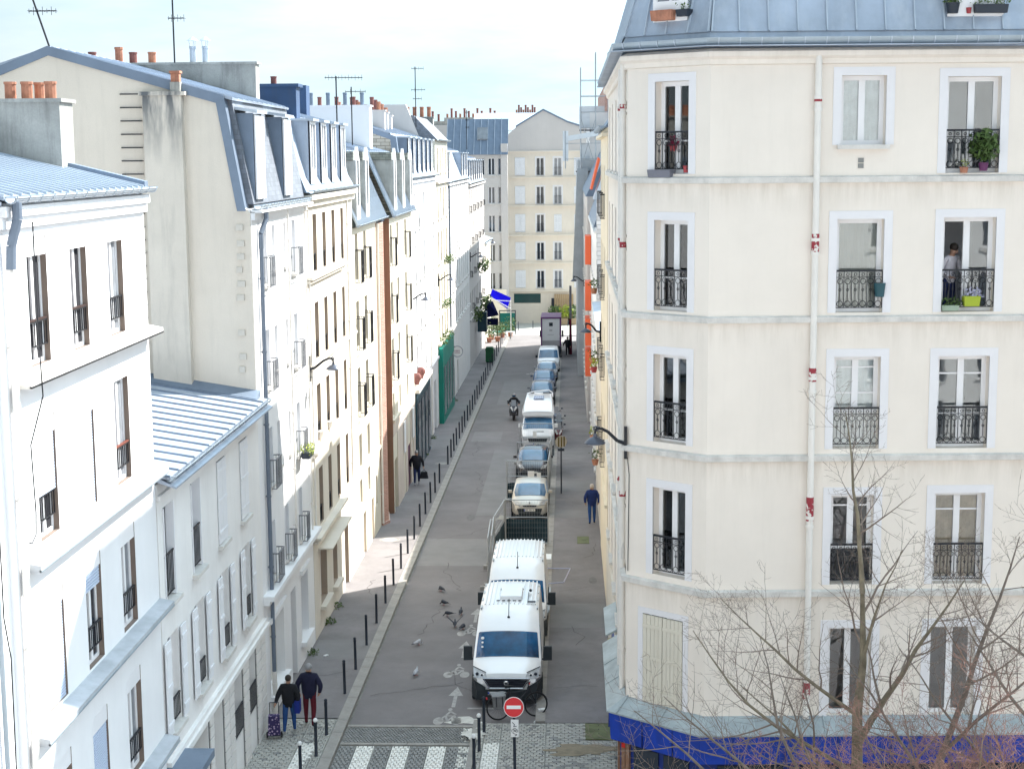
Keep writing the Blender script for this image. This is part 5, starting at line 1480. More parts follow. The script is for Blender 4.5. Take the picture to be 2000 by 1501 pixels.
# ---- wall lamps
def lamp_at(x, y, z, side, label, L_=.75, s=1.0):
    t = thing('wall_lamp', label, 'street lamp', (x, y, z)); k = side
    part('wall_plate', MB().box(min(0, k * .07), max(0, k * .07), -.05, .05, -.42 * s, .42 * s), IRON, t)
    pts = [(k * .03, 0, -.02), (k * .22, 0, .04), (k * L_ * .62, 0, .26), (k * L_ * .85, 0, .34), (k * L_, 0, .33), (k * (L_ + .02), 0, .22)]
    part('arm', MB().path(pts, .045, 8, .028), IRON, t, True)
    q = MB(); q.ring((k * L_, 0, .33), .05, .018, 10, 5)
    q.lathe([(.24, -.02), (.245, .0), (.20, .05), (.12, .11), (.05, .14), (.04, .22)], (k * (L_ + .02), 0, .0), 18)
    part('lamp_shade', q, M('lamp_grey', (.09, .10, .13), .35, .4), t, True)
    q = MB().lathe([(.2, -.035), (.2, -.021)], (k * (L_ + .02), 0, 0), 16); part('diffuser', q, M('lamp_diffuser', (.6, .6, .6), .4), t)
    return t
lamp_at(1.34, 35.45, 8.25, -1, 'large dark wall lamp on the edge of the ivory corner building', .72, .9)
lamp_at(1.33, 63.5, 7.7, -1, 'wall lamp in front of the orange panels on the right side', .62)
lamp_at(1.2, 118, 5.5, -1, 'distant wall lamp on the right before the scaffolded building', .8)
lamp_at(-8.5, 49.85, 8.05, 1, 'nearest wall lamp on the left between the white and the cream buildings', .80)
lamp_at(-8.5, 82.3, 7.35, 1, 'wall lamp on the long white building with six dormers', .85)
lamp_at(-8.5, 100.3, 7.0, 1, 'wall lamp above the green shopfront', .85)
lamp_at(-8.5, 133.5, 6.4, 1, 'far wall lamp on the greyish building with balconies', .9)
lamp_at(-8.6, 157.5, 6.3, 1, 'farthest left wall lamp at the low corner house', .9)

# ---- the row across the junction, behind the viewpoint: it faces the sun and is mirrored in the windows
for i, (xa, w_, zt, m_) in enumerate([(46, 22, 17.5, CREAM), (23.9, 21, 18.5, WHITE2), (2.8, 22, 16.5, STONE), (-19.3, 20, 18, CREAM)]):
    bb = Bld('apartment_building', ['cream building across the junction, far right end of the row opposite', 'white building across the junction, facing the ivory corner building', 'limestone building across the junction, in line with the street', 'cream building across the junction, left end of the row opposite'][i], FR(xa, -1.6, 180))
    wn_ = [(1.2 + 2.6 * k, 2.3 + 2.6 * k, z, z + 2.0, F2s) for k in range(int((w_ - 1.5) / 2.6)) for z in (1.5, 4.5, 7.5, 10.5, 13.4)]
    bb.facade(w_, -1, zt, [q[:4] for q in wn_ if q[3] < zt - .3], m_, by=.4, D=10)
    for q in wn_:
        if q[3] < zt - .3: win(bb, *q)
    bb.part('roof', MB().prism([(-.2, zt), (1.2, zt + 3.2), (8, zt + 3.8), (10, zt)], 0, w_), ZINC)
# ================================================================ vehicles (front towards the camera, local y runs backwards)
TYRE = M('tyre_rubber', (.015, .015, .016), .8)
RIM = M('wheel_rim', (.35, .36, .38), .35, .6)
PLAST = M('dark_bumper_plastic', (.02, .028, .035), .6, var=.15)
CARG = M('windscreen_glass', (.03, .11, .22), .04, spec=.9, var=.35, scale=.9)  # lighter blue reflection put into the base colour of the glass
CARGB = M('blue_reflection_windscreen', (.002, .065, .17), .04, spec=.5, var=.55, scale=1.6)  # reflections painted in: blue base colour with strong light and dark variation
CHROME = M('chrome', (.6, .6, .62), .15, .9)
LAMPG = M('headlight_glass', (.45, .47, .50), .08, spec=.9, var=.25, scale=9)
PLATE = M('number_plate', (.72, .72, .70), .5)
PLBLUE = M('plate_blue', (.02, .06, .4), .5)
def paint(name, c, r=.22, metal=.1): return M(name, c, r, metal, var=.02, spec=.6)
TL = math.atan(SL)
class Car:
    def __init__(s, name, label, cat, x, y, W, prof, zb, belt, roof, tum, mat, wheels, wr=.31, group=None, rz=0.0, nose=.28, L=None):
        s.root = thing(name, label, cat, (x, y, gz(y) - .05), rz, group, TL)
        s.W, s.prof = W, prof; s.L = prof[-1][0]
        G = []
        for i, (yy, zt) in enumerate(prof):
            f = 1 - nose * max(0, (.75 - yy) / .75) ** 2.2 - .10 * max(0, (yy - s.L + .5) / .5) ** 2
            hw = W / 2 * f
            bz = min(belt, zt - .07)
            ht = hw * (1 - tum * max(0, min(1, (zt - belt) / (roof - belt)))) if zt > belt + .02 else hw * .90
            zbb = zb + (.12 if yy > s.L - .05 else 0)
            c = .035
            half = [(0, zbb), (.86 * hw, zbb), (hw * .985, zbb + .10), (hw, .55 * bz + .45 * zbb), (hw * .985, bz), (ht, zt - .045), (ht * .90, zt - .005), (ht * .5, zt + c * .7), (0, zt + c)]
            ring = [(-x_, z_) for x_, z_ in half] + [(x_, z_) for x_, z_ in half[-2:0:-1]]
            G.append([(a, yy, z_) for a, z_ in ring])
        s.G = G; n = len(G[0]); s.n = n
        mb = MB(); vs = [p for r_ in G for p in r_]; fs = []
        for i in range(len(G) - 1):
            for j in range(n): fs.append((i * n + j, i * n + (j + 1) % n, (i + 1) * n + (j + 1) % n, (i + 1) * n + j))
        fs += [tuple(range(n)), tuple(reversed(range((len(G) - 1) * n, len(G) * n)))]
        mb.add(vs, fs)
        s.body = part('body', mb, mat, s.root, True, ang=32)
        for k, yy in enumerate(wheels):
            for sx in (-1, 1):
                q = MB(); hwx = W / 2 - .02
                q.lathe([(wr * .6, -.1), (wr * .93, -.1), (wr, -.06), (wr, .06), (wr * .93, .1), (wr * .6, .1)], n=18)
                w = part('wheel', q, TYRE, s.root, True, Matrix.Translation((sx * (hwx - .08), yy, wr)) @ Matrix.Rotation(R(90), 4, 'Y'))
                q = MB().lathe([(wr * .62, -.095), (wr * .62, .104)], n=14); part('rim', q, RIM, w, True)
                q = MB(); q.ring((sx * (W / 2 - .005), yy, wr), wr * 1.15, .03, 16, 4, 'x'); part('wheel_arch', q, PLAST, s.root)
    def patch(s, name, mat, i0, i1, js, inset=.05, off=.012, label=None):
        vs = []; k = len(js)
        G = s.G
        rows = list(range(i0, i1 + 1))
        c = Vector((0, 0, 0))
        for i in rows:
            for j in js: c += Vector(G[i][j % s.n])
        c /= len(rows) * k
        P = [[Vector(G[i][j % s.n]) for j in js] for i in rows]
        # inset the border in the two surface directions
        for r_ in P:
            d = (r_[-1] - r_[0]).normalized() * inset; r_[0] += d; r_[-1] -= d
        for j in range(k):
            d = (P[-1][j] - P[0][j]).normalized() * inset; P[0][j] += d; P[-1][j] -= d
        nm = (P[-1][0] - P[0][0]).cross(P[0][-1] - P[0][0]).normalized()
        cen = Vector((0, s.L / 2, .6))
        if nm.dot(c - cen) < 0: nm = -nm
        mb = MB(); nr = len(rows)
        for lay in (off, -.02): mb.v += [tuple(p + nm * lay) for r_ in P for p in r_]
        o = nr * k
        for i in range(nr - 1):
            for j in range(k - 1):
                mb.f.append((i * k + j, i * k + j + 1, (i + 1) * k + j + 1, (i + 1) * k + j)); mb.m.append(0)
        edge = [(0, j) for j in range(k)] + [(i, k - 1) for i in range(1, nr)] + [(nr - 1, j) for j in range(k - 2, -1, -1)] + [(i, 0) for i in range(nr - 2, 0, -1)]
        for a, b_ in zip(edge, edge[1:] + edge[:1]):
            ia, ib = a[0] * k + a[1], b_[0] * k + b_[1]
            mb.f.append((ia, ib, ib + o, ia + o)); mb.m.append(0)
        return part(name, mb, mat, s.root, True, ang=50)
    def add(s, name, mb, mat, smooth=False): return part(name, mb, mat, s.root, smooth)
    def mirrors(s, y, z, w=.16, h=.13, mat=None, out=.10):
        for sx in (-1, 1):
            x = sx * (s.W / 2 + out)
            q = MB(); q.hexa([(x - w / 2, y - .06, z), (x + w / 2, y - .03, z), (x + w / 2, y + .08, z), (x - w / 2, y + .08, z),
                              (x - w / 2, y - .04, z + h), (x + w / 2, y - .02, z + h), (x + w / 2, y + .07, z + h), (x - w / 2, y + .07, z + h)])
            q.box(min(sx * (s.W / 2 - .12), x), max(sx * (s.W / 2 - .12), x), y, y + .04, z + .01, z + .05)
            s.add('mirror', q, mat or PLAST, True)
    def plate(s, y, z, x=0, w=.52, h=.11):
        o = s.add('number_plate', MB().box(x - w / 2, x + w / 2, y - .02, y, z, z + h), PLATE)
        part('plate_band', MB().box(x - w / 2, x - w / 2 + .045, y - .024, y - .0201, z + .004, z + h - .004), PLBLUE, o)
        q = MB()
        for i in range(7):
            if i in (2, 5): continue
            a = x - w / 2 + .075 + i * .058
            q.box(a, a + .012, y - .024, y - .0201, z + .02, z + h - .02); q.box(a + .012, a + .038, y - .024, y - .0201, z + h - .035 if i % 2 else z + .045, z + h - .022 if i % 2 else z + .058); q.box(a + .03, a + .038, y - .024, y - .0201, z + .02, z + h - .045)
        part('plate_characters', q, STEEL, o)
J_TOP = [5, 6, 7, 8, 9, 10, 11]      # ring columns over the top of the body
J_WS = [5, 6, 7, 8, 9, 10, 11]
VANP = [(0, .70), (.03, .86), (.09, .95), (.30, 1.03), (.62, 1.10), (.90, 1.17), (1.25, 1.49), (1.66, 1.81), (1.76, 1.86), (2.05, 2.05), (2.5, 2.20), (3.0, 2.27), (5.6, 2.27), (5.9, 2.24), (5.98, 2.12)]
WHP = paint('white_vehicle_paint', (.80, .81, .83))
def van(label, x, y, full=True, ribs=True, group=None, L=5.98):
    pr = [(a if a < 5 else a - 5.98 + L, z) for a, z in VANP]
    c = Car('camper_van', label, 'van', x, y, 2.05, pr, .22, 1.08, 2.27, .115, WHP, (.95, L - 1.1), .34, group, nose=.16)
    c.patch('windscreen', CARGB, 5, 7, J_WS, .05)
    c.patch('side_window', CARG, 5, 9, [4, 5], .06); c.patch('side_window', CARG, 5, 9, [12, 11], .06)
    q = MB()                                             # black bumper with its raised corners
    q.hexa([(-.88, -.06, .22), (.88, -.06, .22), (1.03, .35, .22), (-1.03, .35, .22), (-.86, -.05, .52), (.86, -.05, .52), (1.02, .35, .52), (-1.02, .35, .52)])
    for sx in (-1, 1):
        q.add([(sx * .62, -.06, .50), (sx * .88, -.05, .50), (sx * 1.035, .38, .50), (sx * 1.035, .72, .30), (sx * 1.035, .55, .74), (sx * .94, -.0, .80), (sx * .60, -.06, .60)],
              [(0, 1, 5, 6), (1, 2, 4, 5), (2, 3, 4)])
    c.add('bumper', q, PLAST)
    q = MB().prism([(-.64, .845), (.64, .845), (.48, .60), (-.48, .60)], -.065, .0, 'y'); c.add('grille', q, M('grille_black', (.012, .014, .03), .4))
    q = MB()
    for a, b_ in (((-.68, .87), (-.50, .575)), ((-.50, .575), (.50, .575)), ((.50, .575), (.68, .87)), ((-.68, .87), (.68, .87))):
        q.tube((a[0], -.075, a[1]), (b_[0], -.075, b_[1]), .020, 6)
    c.add('grille_trim', q, CHROME)
    for k in range(3): c.add('grille_slat', MB().box(-.55 + k * .03, .55 - k * .03, -.08, -.066, .78 - k * .06, .795 - k * .06), STEEL)
    q = MB(); q.lathe([(.075, 0), (.075, .02), (.06, .03)], n=16)
    o = part('badge', q, CHROME, c.root, True, Matrix.Translation((0, -.07, .735)) @ Matrix.Rotation(R(90), 4, 'X'))
    q = MB(); [q.box(-.04 + k * .022, -.03 + k * .022, -.035, .035, .03, .034) for k in range(4)]; part('badge_bars', q, STEEL, o)
    for sx in (-1, 1):
        q = MB().hexa([(sx * .56, .0, .86), (sx * .93, .10, .84), (sx * .985, .42, 1.02), (sx * .60, .16, .97),
                       (sx * .56, -.03, .88), (sx * .94, .05, .86), (sx * .99, .40, 1.09), (sx * .62, .12, .99)])
        c.add('headlight', q, LAMPG, True)
        q = MB().tube((sx * .56, -.02, .85), (sx * .99, .25, .88), .02, 6).tube((sx * .6, .09, 1.005), (sx * .985, .38, 1.10), .012, 6).ball((sx * .86, .12, .95), .05, 8).ball((sx * .72, .07, .93), .035, 8); c.add('headlight_rim', q, STEEL)
    c.plate(-.06, .36, -.28)
    c.mirrors(1.18, 1.05, .26, .42, out=.17)
    q = MB().tube((-.6, .97, 1.24), (.05, 1.03, 1.30), .014, 5).tube((.1, .97, 1.24), (.7, 1.05, 1.32), .014, 5)
    c.add('wiper', q, STEEL)
    q = MB(); q.tube((0, 2.1, 2.10), (0, 2.5, 2.58), .012, 5); q.ball((0, 2.1, 2.11), .045, 8); c.add('aerial_mast', q, STEEL)
    for i in range(13):
        x_ = -.78 + i * .13
        c.add('roof_rib', MB().box(x_, x_ + .035, 2.95, L - .15, 2.26, 2.33 - .035 * abs(x_)), WHP)
    for i in range(8): c.add('rail_mount', MB().box(-.885 + (i % 2) * 1.73, -.845 + (i % 2) * 1.73, 2.6 + (i // 2) * .9, 2.9 + (i // 2) * .9, 2.20, 2.27), GALV)
    return c
v1 = van('white camper van with roof vent parked nearest, black bumper and bicycle in front', -1.86, 43.6)
q = MB().hexa([(-.33, 3.35, 2.29), (.38, 3.35, 2.29), (.38, 4.45, 2.29), (-.33, 4.45, 2.29), (-.30, 3.42, 2.42), (.35, 3.42, 2.42), (.35, 4.40, 2.46), (-.30, 4.40, 2.46)])
v1.add('roof_vent', q, WHP, True)
v1.add('roof_box', MB().box(-.35, .40, 4.6, 5.2, 2.29, 2.37), WHP)
for i in range(5): v1.add('roof_vent_slot', MB().box(-.42 + i * .17, -.32 + i * .17, 3.2, 3.24, 2.32, 2.345), STEEL)
v1.add('roof_pipe', MB().box(.55, .57, 3.13, 4.2, 2.31, 2.35).box(.55, .80, 3.08, 3.13, 2.31, 2.35), STEEL)
v1.add('roof_knob', MB().ball((.62, 4.3, 2.38), .05, 8), STEEL, True)
for i, s_ in enumerate((.05, .035, .035)):
    q = MB().lathe([(s_, 0), (s_, .006)], n=10)
    part('sticker', q, WP, v1.root, at=Matrix.Translation((-.76, 1.40 - i * .12, 1.655 - i * .10)) @ Matrix.Rotation(R(40), 4, 'X'))
v2 = van('second white camper van with aerial on its roof, tight behind the nearest van', -1.80, 49.95, L=5.85)

HATCH = [(0, .48), (.03, .65), (.12, .74), (.45, .83), (.90, .91), (1.25, 1.07), (1.60, 1.24), (1.92, 1.35), (2.4, 1.41), (3.2, 1.39), (3.6, 1.27), (3.9, .98), (4.0, .60)]
def hatch(label, x, y, mat, W=1.70, wbelt=.93, name='parked_car', tall=0.0, black=True, plate=True, grp='cars parked along the right kerb', roofmat=None):
    pr = [(a, z + tall * min(1, z / 1.2)) for a, z in HATCH]
    roof = 1.50 + tall
    c = Car(name, label, 'car', x, y, W, pr, .19, wbelt + tall * .7, roof, .20, mat, (.78, 3.2), .31, grp, nose=.22)
    c.patch('windscreen', CARG, 4, 7, J_WS, .045)
    c.patch('side_window', CARG, 5, 10, [4, 5], .06); c.patch('side_window', CARG, 5, 10, [12, 11], .06)
    q = MB().prism([(-.58, .52), (.58, .52), (.50, .24), (-.50, .24)], -.05, .05, 'y'); c.add('grille', q, PLAST)
    c.add('upper_grille', MB().prism([(-.34, .665), (.34, .665), (.28, .60), (-.28, .60)], -.035, .05, 'y'), PLAST)
    for sx in (-1, 1):
        q = MB().hexa([(sx * .44, -.0, .62), (sx * .68, .13, .62), (sx * .76, .42, .76), (sx * .55, .18, .78),
                       (sx * .42, -.02, .68), (sx * .68, .08, .70), (sx * .78, .42, .84), (sx * .55, .14, .82)])
        c.add('headlight', q, LAMPG, True)
    if plate: c.plate(-.05, .40)
    c.mirrors(1.45, .98 + tall, .17, .13, mat)
    c.add('badge', MB().prism([(0, .84), (.045, .79), (0, .73), (-.045, .79)], -.0, .06, 'y'), CHROME)
    if black: c.add('lower_lip', MB().hexa([(-.62, -.04, .16), (.62, -.04, .16), (.75, .2, .16), (-.75, .2, .16), (-.62, -.035, .24), (.62, -.035, .24), (.75, .2, .24), (-.75, .2, .24)]), PLAST)
    return c
BEIGE = paint('beige_silver_paint', (.50, .47, .42), .3, .4)
BLACKP = paint('black_car_paint', (.025, .028, .04), .12, .1)
GREYP = paint('grey_car_paint', (.13, .15, .19), .2, .4)
BLUEP = paint('blue_grey_car_paint', (.05, .09, .18), .18, .3)
SILV = paint('silver_car_paint', (.55, .57, .60), .22, .5)
hatch('light beige hatchback behind the fence with dark netting', -1.84, 70.1, BEIGE)
hatch('black hatchback with bright bonnet reflection between two fences', -1.93, 79.9, BLACKP, W=1.74)
hatch('dark grey car directly behind the overcab camper', -1.95, 109.5, GREYP, W=1.75, plate=False, tall=.05)
hatch('blue grey estate, second car behind the overcab camper', -1.93, 117.0, BLUEP, W=1.72, plate=False, tall=.04)
hatch('silver blue car in front of the small white van', -1.80, 123.6, SILV, W=1.72, plate=False)
# overcab camper
c = Car('camper_van', 'white overcab camper with solar panel and grey windscreen behind two fences', 'van', -1.84, 89.2, 1.92,
        [(0, .62), (.03, .86), (.12, .98), (.5, 1.08), (.95, 1.18), (1.35, 1.52), (1.7, 1.80), (1.9, 1.92), (2.3, 2.0), (5.2, 2.0), (5.35, 1.9)], .24, 1.15, 2.0, .12, WHP, (.85, 4.2), .33, nose=.16)
c.patch('windscreen', CARG, 4, 6, J_WS, .05); c.patch('side_window', CARG, 5, 7, [4, 5], .05); c.patch('side_window', CARG, 5, 7, [12, 11], .05)
mb = MB(); sec = [(1.45, 1.90, 2.05, .88), (1.40, 2.0, 2.2, .92), (1.75, 1.95, 2.45, .95), (2.6, 1.95, 2.66, .93), (5.1, 1.95, 2.82, .86), (5.3, 1.95, 2.70, .80)]
rg = []
for yy, za, zb_, hw in sec: rg.append([(-hw, yy, za), (hw, yy, za), (hw, yy, (za + zb_) / 2), (hw * .86, yy, zb_ - .03), (hw * .6, yy, zb_), (0, yy, zb_ + .02), (-hw * .6, yy, zb_), (-hw * .86, yy, zb_ - .03), (-hw, yy, (za + zb_) / 2)])
n = 9; mb.add([p for r_ in rg for p in r_], [(i * n + j, i * n + (j + 1) % n, (i + 1) * n + (j + 1) % n, (i + 1) * n + j) for i in range(len(sec) - 1) for j in range(n)] + [tuple(range(n)), tuple(range((len(sec) - 1) * n, len(sec) * n))])
c.add('overcab', mb, WHP, True)
q = MB().hexa([(-.30, 2.9, 2.73), (.32, 2.9, 2.73), (.32, 3.9, 2.79), (-.30, 3.9, 2.79), (-.30, 2.9, 2.76), (.32, 2.9, 2.76), (.32, 3.9, 2.82), (-.30, 3.9, 2.82)])
o = c.add('solar_panel', q, M('solar_blue', (.16, .18, .30), .25, var=.2, scale=5))
for i in range(5): part('panel_strip', MB().hexa([(-.29 + i * .125, 2.9, 2.765), (-.275 + i * .125, 2.9, 2.765), (-.275 + i * .125, 3.9, 2.825), (-.29 + i * .125, 3.9, 2.825), (-.29 + i * .125, 2.9, 2.77), (-.275 + i * .125, 2.9, 2.77), (-.275 + i * .125, 3.9, 2.83), (-.29 + i * .125, 3.9, 2.83)]), WHP, o)
q = MB().path([(-.75, 4.7, 2.86), (-.2, 4.8, 2.98), (.6, 4.8, 3.06), (.82, 4.7, 2.9), (.86, 3.9, 2.75)], .03, 6); c.add('roof_rail', q, WHP, True)
c.add('roof_hatch', MB().box(-.28, .25, 4.2, 4.75, 2.78, 2.92), WHP); c.add('rear_strip', MB().box(-.6, .7, 4.9, 5.0, 2.84, 2.90), STEEL)
c.add('grille', MB().prism([(-.6, .82), (.6, .82), (.5, .60), (-.5, .60)], -.04, .05, 'y'), PLAST)
for sx in (-1, 1): c.add('headlight', MB().box(min(sx * .62, sx * .86), max(sx * .62, sx * .86), -.02, .15, .68, .86), LAMPG)
c.add('bonnet_slot', MB().box(-.3, .35, .5, .62, 1.10, 1.135), PLAST); c.plate(-.04, .42); c.mirrors(1.3, 1.25, .2, .24, WHP)
# small white van and lorry
c = Car('delivery_van', 'small white van with blue windscreen parked in front of the purple edged lorry', 'van', -1.74, 129.6, 1.85,
        [(0, .6), (.04, .86), (.15, .98), (.6, 1.08), (1.05, 1.18), (1.5, 1.55), (1.9, 1.84), (2.4, 1.93), (4.5, 1.92), (4.6, 1.8)], .22, 1.12, 1.93, .14, WHP, (.85, 3.7), .32, nose=.18)
c.patch('windscreen', CARG, 4, 6, J_WS, .05); c.patch('side_window', CARG, 5, 7, [4, 5], .05); c.patch('side_window', CARG, 5, 7, [12, 11], .05)
c.add('grille', MB().prism([(-.5, .8), (.5, .8), (.42, .5), (-.42, .5)], -.05, .05, 'y'), PLAST); c.mirrors(1.4, 1.2, .2, .22)
lr = thing('box_lorry', 'white box lorry with purple edges and small dark square logo, farthest in the parked row', 'lorry', (-1.65, 141.5, gz(141.5) - .05), 0, None, TL)
PUR = M('purple_paint', (.13, .035, .16), .45, var=.1)
part('box', MB().box(-.84, .84, 0, 5.6, 1.25, 3.75), WHP, lr)
q = MB()
for a in (-.93, .80): q.box(a, a + .13, -.06, 5.6, 1.2, 3.85)
q.box(-.80, .80, -.06, .1, 3.70, 3.82); q.box(-.90, .90, .1, 5.6, 3.76, 3.84); part('edge_trim', q, PUR, lr)
part('logo', MB().box(-.17, .17, -.025, -.002, 3.02, 3.34), STEEL, lr)
q = MB(); [q.box(-.13 + i * .07, -.09 + i * .07, -.02, -.003, 2.55, 2.72) for i in range(4)]; [q.box(-.3 + i * .05, -.27 + i * .05, -.02, -.003, 2.2, 2.25) for i in range(12)]
part('lettering', q, M('grey_print', (.3, .3, .32)), lr)
part('chassis', MB().box(-.9, .9, -.1, 6.8, .45, 1.18), STEEL, lr); part('tail_lift', MB().box(-.8, .8, -.12, -.07, 1.2, 1.7), M('lift_grey', (.4, .4, .42), .5, .3), lr)
for yy in (.9, 5.8):
    for sx in (-1, 1):
        q = MB().lathe([(.25, -.12), (.4, -.12), (.42, 0), (.4, .12), (.25, .12)], n=14); part('wheel', q, TYRE, lr, True, Matrix.Translation((sx * .82, yy, .42)) @ Matrix.Rotation(R(90), 4, 'Y'))
part('cab', MB().box(-.9, .9, 5.7, 7.4, .6, 2.7), PUR, lr)
for sx in (-1, 1): part('mirror', MB().box(sx * 1.05 - .09, sx * 1.05 + .09, 5.9, 6.05, 1.5, 2.1), STEEL, lr)

# ================================================================ fences round the parked cars
NET = M('dark_blue_grey_netting', (.022, .05, .068), .9, var=.35, scale=2.2, streak=.4, dirt=(.05, .08, .10))
def fence(label, x0, y0, x1, y1, netz=(0.05, 1.0), h=2.0, lean=0.0, base=True):
    d = Vector((x1 - x0, y1 - y0)); L = d.length; a = math.atan2(d.y, d.x)
    t = thing('site_fence', label, 'fence panel', (x0, y0, gz(y0) - .045), a)
    t.rotation_euler = (lean, -math.atan(SL * (y1 - y0) / L), a)
    q = MB()
    for xx in (0, L): q.tube((xx, 0, 0), (xx, 0, h), .028, 6)
    for z in (.12, h * .62, h): q.tube((0, 0, z), (L, 0, z), .025, 6)
    part('frame', q, GALV, t)
    q = MB(); n = int(L / .11)
    for i in range(1, n): q.box(L * i / n - .0025, L * i / n + .0025, -.003, .003, .12, h)
    for k in range(1, 9): q.box(0, L, -.003, .003, .12 + k * .22, .125 + k * .22)
    part('wire_mesh', q, GALV, t)
    if netz:
        q = MB(); N = max(6, int(L / .15)); r_ = random.Random(int(x0 * 100 + y0))
        ys = [.03 + r_.uniform(-.02, .03) for _ in range(N + 1)]; sg = [r_.uniform(-.04, .02) for _ in range(N + 1)]
        for i in range(N):
            q.quad((L * i / N, ys[i], netz[0]), (L * (i + 1) / N, ys[i + 1], netz[0]), (L * (i + 1) / N, ys[i + 1] * .5, netz[1] + sg[i + 1]), (L * i / N, ys[i] * .5, netz[1] + sg[i]))
        part('netting', q, NET, t)
    if base:
        for xx in (0, L): part('foot', MB().box(xx - .12, xx + .12, -.3, .3, -.0, .13), M('concrete_foot', (.3, .3, .29), .9), t)
    return t
fence('fence panel with dark netting between the second camper van and the beige hatchback', -2.72, 64.7, -.92, 64.7, (.05, 1.18))
fence('fence panel along the road, left of the second camper van', -2.78, 64.6, -3.05, 61.2, (.3, 1.1))
fence('leaning fence panel standing nearest to the second camper van', -3.06, 61.1, -2.98, 57.6, None)
fence('stacked fence panel beside the leaning one, left of the second camper van', -3.16, 60.6, -3.10, 57.2, None)
t_ = fence('fence panel with two white notices between the beige and the black hatchbacks', -3.05, 74.5, -1.05, 74.5, (.05, .9))
part('notice', MB().box(1.02, 1.33, -.06, -.03, 1.05, 1.5), WP, t_); part('notice', MB().box(1.46, 1.66, -.06, -.03, 1.2, 1.42), WP, t_)
fence('netted fence panel on the kerb side of the black hatchback', -1.03, 74.6, -.98, 77.6, (.05, 1.6))
fence('second netted fence panel on the kerb side, behind the black hatchback', -.97, 80.5, -.95, 84.0, (.05, 1.9))
t_ = fence('fence panel with a white notice in front of the overcab camper', -2.78, 87.0, -.86, 87.0, (.05, .55))
part('notice', MB().box(.72, .92, -.06, -.03, 1.2, 1.55), WP, t_)
fence('low fence panel lying across behind the black hatchback', -2.9, 85.2, -1.1, 84.9, (.05, .8), h=1.2)
# crowd barrier on its side over the right kerb
t = thing('metal_barrier', 'galvanised barrier lying over the right kerb beside the second camper van', 'barrier', (-.92, 58.6, gz(58.6) + .35), 0)
q = MB(); q.path([(-.15, 0, .1), (.95, -.1, .12), (.70, -1.6, -.02), (-.1, -1.6, -.08)], .024, 6); q.tube((-.1, -1.6, -.08), (-.15, 0, .1), .024, 6); q.tube((-.13, -.05, -.35), (-.13, -.05, .1), .02, 6); q.tube((-.1, -1.55, -.35), (-.1, -1.55, -.08), .02, 6)
part('frame', q, M('lilac_galvanised', (.42, .42, .55), .4, .5), t, True)
# planks and tubes stored between van and kerb
mb = MB(); rs = random.Random(8)
for i in range(5): mb.box(-.12 + i * .045, -.085 + i * .045, 0, 3.2, .02 + i * .08, .12 + i * .08)
solo('scaffold_planks', mb, GALV, 'pale metal planks stacked between the second van and the right kerb', 'planks', loc=(-.80, 52.5, gz(52.5)), rx=TL)
solo('paper_sheet', MB().box(-.16, .16, 0, .9, .0, .03), WP, 'white board lying on the fence feet right of the second van roof', 'board', loc=(-.88, 59.6, gz(59.6) + .55), rx=TL)

# ================================================================ bollards
def bollard(white=False):
    t = thing('bollard', 'x', 'bollard', (0, 0, 0))
    h = 1.0
    part('post', MB().lathe([(.05, 0), (.05, .02), (.043, .03), (.043, h - .1), (.048, h - .09), (.048, h - .06), (.04, h - .05), (.04, h - .02)], n=12), STEEL, t, True)
    part('cap', MB().ball((0, 0, h - .0), .048 if not white else .062, 10), WP if white else STEEL, t, True)
    return t
G1 = 'bollards in the row along the left kerb'
b0 = bollard(); b0['group'] = G1
ys = [44.4, 46.8, 49.45, 52.15, 54.8, 57.45, 60.1, 62.75, 65.45, 68.1, 70.85, 73.5, 76.1, 78.75, 84.4, 86.8, 89, 91.1, 93.6, 96.1, 98.5, 101.3, 103.9, 106.6, 109.5, 112.3, 115, 118, 121, 124, 127.5, 131, 135, 139, 143, 147, 151, 155]
for i, y in enumerate(ys):
    ORD = 'first second third fourth fifth sixth seventh eighth ninth tenth eleventh twelfth thirteenth fourteenth fifteenth sixteenth seventeenth eighteenth nineteenth'.split()
    lab = ('%s dark bollard up the left kerb, counted from the walking couple' % ORD[i]) if i < 19 else ('dark bollard far up the left kerb, %s counted back from the cafe' % ORD[len(ys) - 1 - i])
    if i == 0: b0.location = (-6.74, y, gz(y) + .06); b0['label'] = lab; o = b0
    else: o = dup(b0, (-6.74, y, gz(y) + .06), 0, lab)
    o.rotation_euler = (random.uniform(-.012, .012), random.uniform(-.012, .012), 0)
bw = bollard(True); bw.location = (-6.75, 39.16, gz(39.16) + .06); bw['label'] = 'white topped bollard at the crossing, nearer of the pair by the left kerb edge'; bw['group'] = 'white topped bollards at the crossing'
dup(bw, (-6.86, 37.4, gz(37.4) + .06), 0, 'white topped bollard at the bottom edge of the view on the left pavement')
o = dup(b0, (-6.73, 40.8, gz(40.8) + .06), 0, 'plain dark bollard beside the couple with the trolley, just before the white topped ones')
dup(bw, (-2.43, 39.6, gz(39.6) + .06), 0, 'white topped bollard on the right corner, farther of its pair')
dup(bw, (-2.47, 38.0, gz(38.0) + .06), 0, 'white topped bollard on the right corner at the bottom edge of the view')
dup(b0, (-2.38, 41.05, gz(41.05) + .06), 0, 'plain dark bollard in front of the bicycle on the right corner')
for x, y, lab in [(-5.6, 171, 'post on the sunlit paving, nearest to the cafe side'), (-4.0, 172, 'post on the sunlit paving between the cafe and the lorry'), (-.1, 172, 'post on the sunlit paving just right of the lorry'), (1.2, 171, 'post on the sunlit paving farthest right'), (-7.9, 168, 'post at the edge of the cafe terrace')]:
    dup(b0, (x, y, gz(y)), 0, lab)['group'] = 'posts on the sunlit paving'

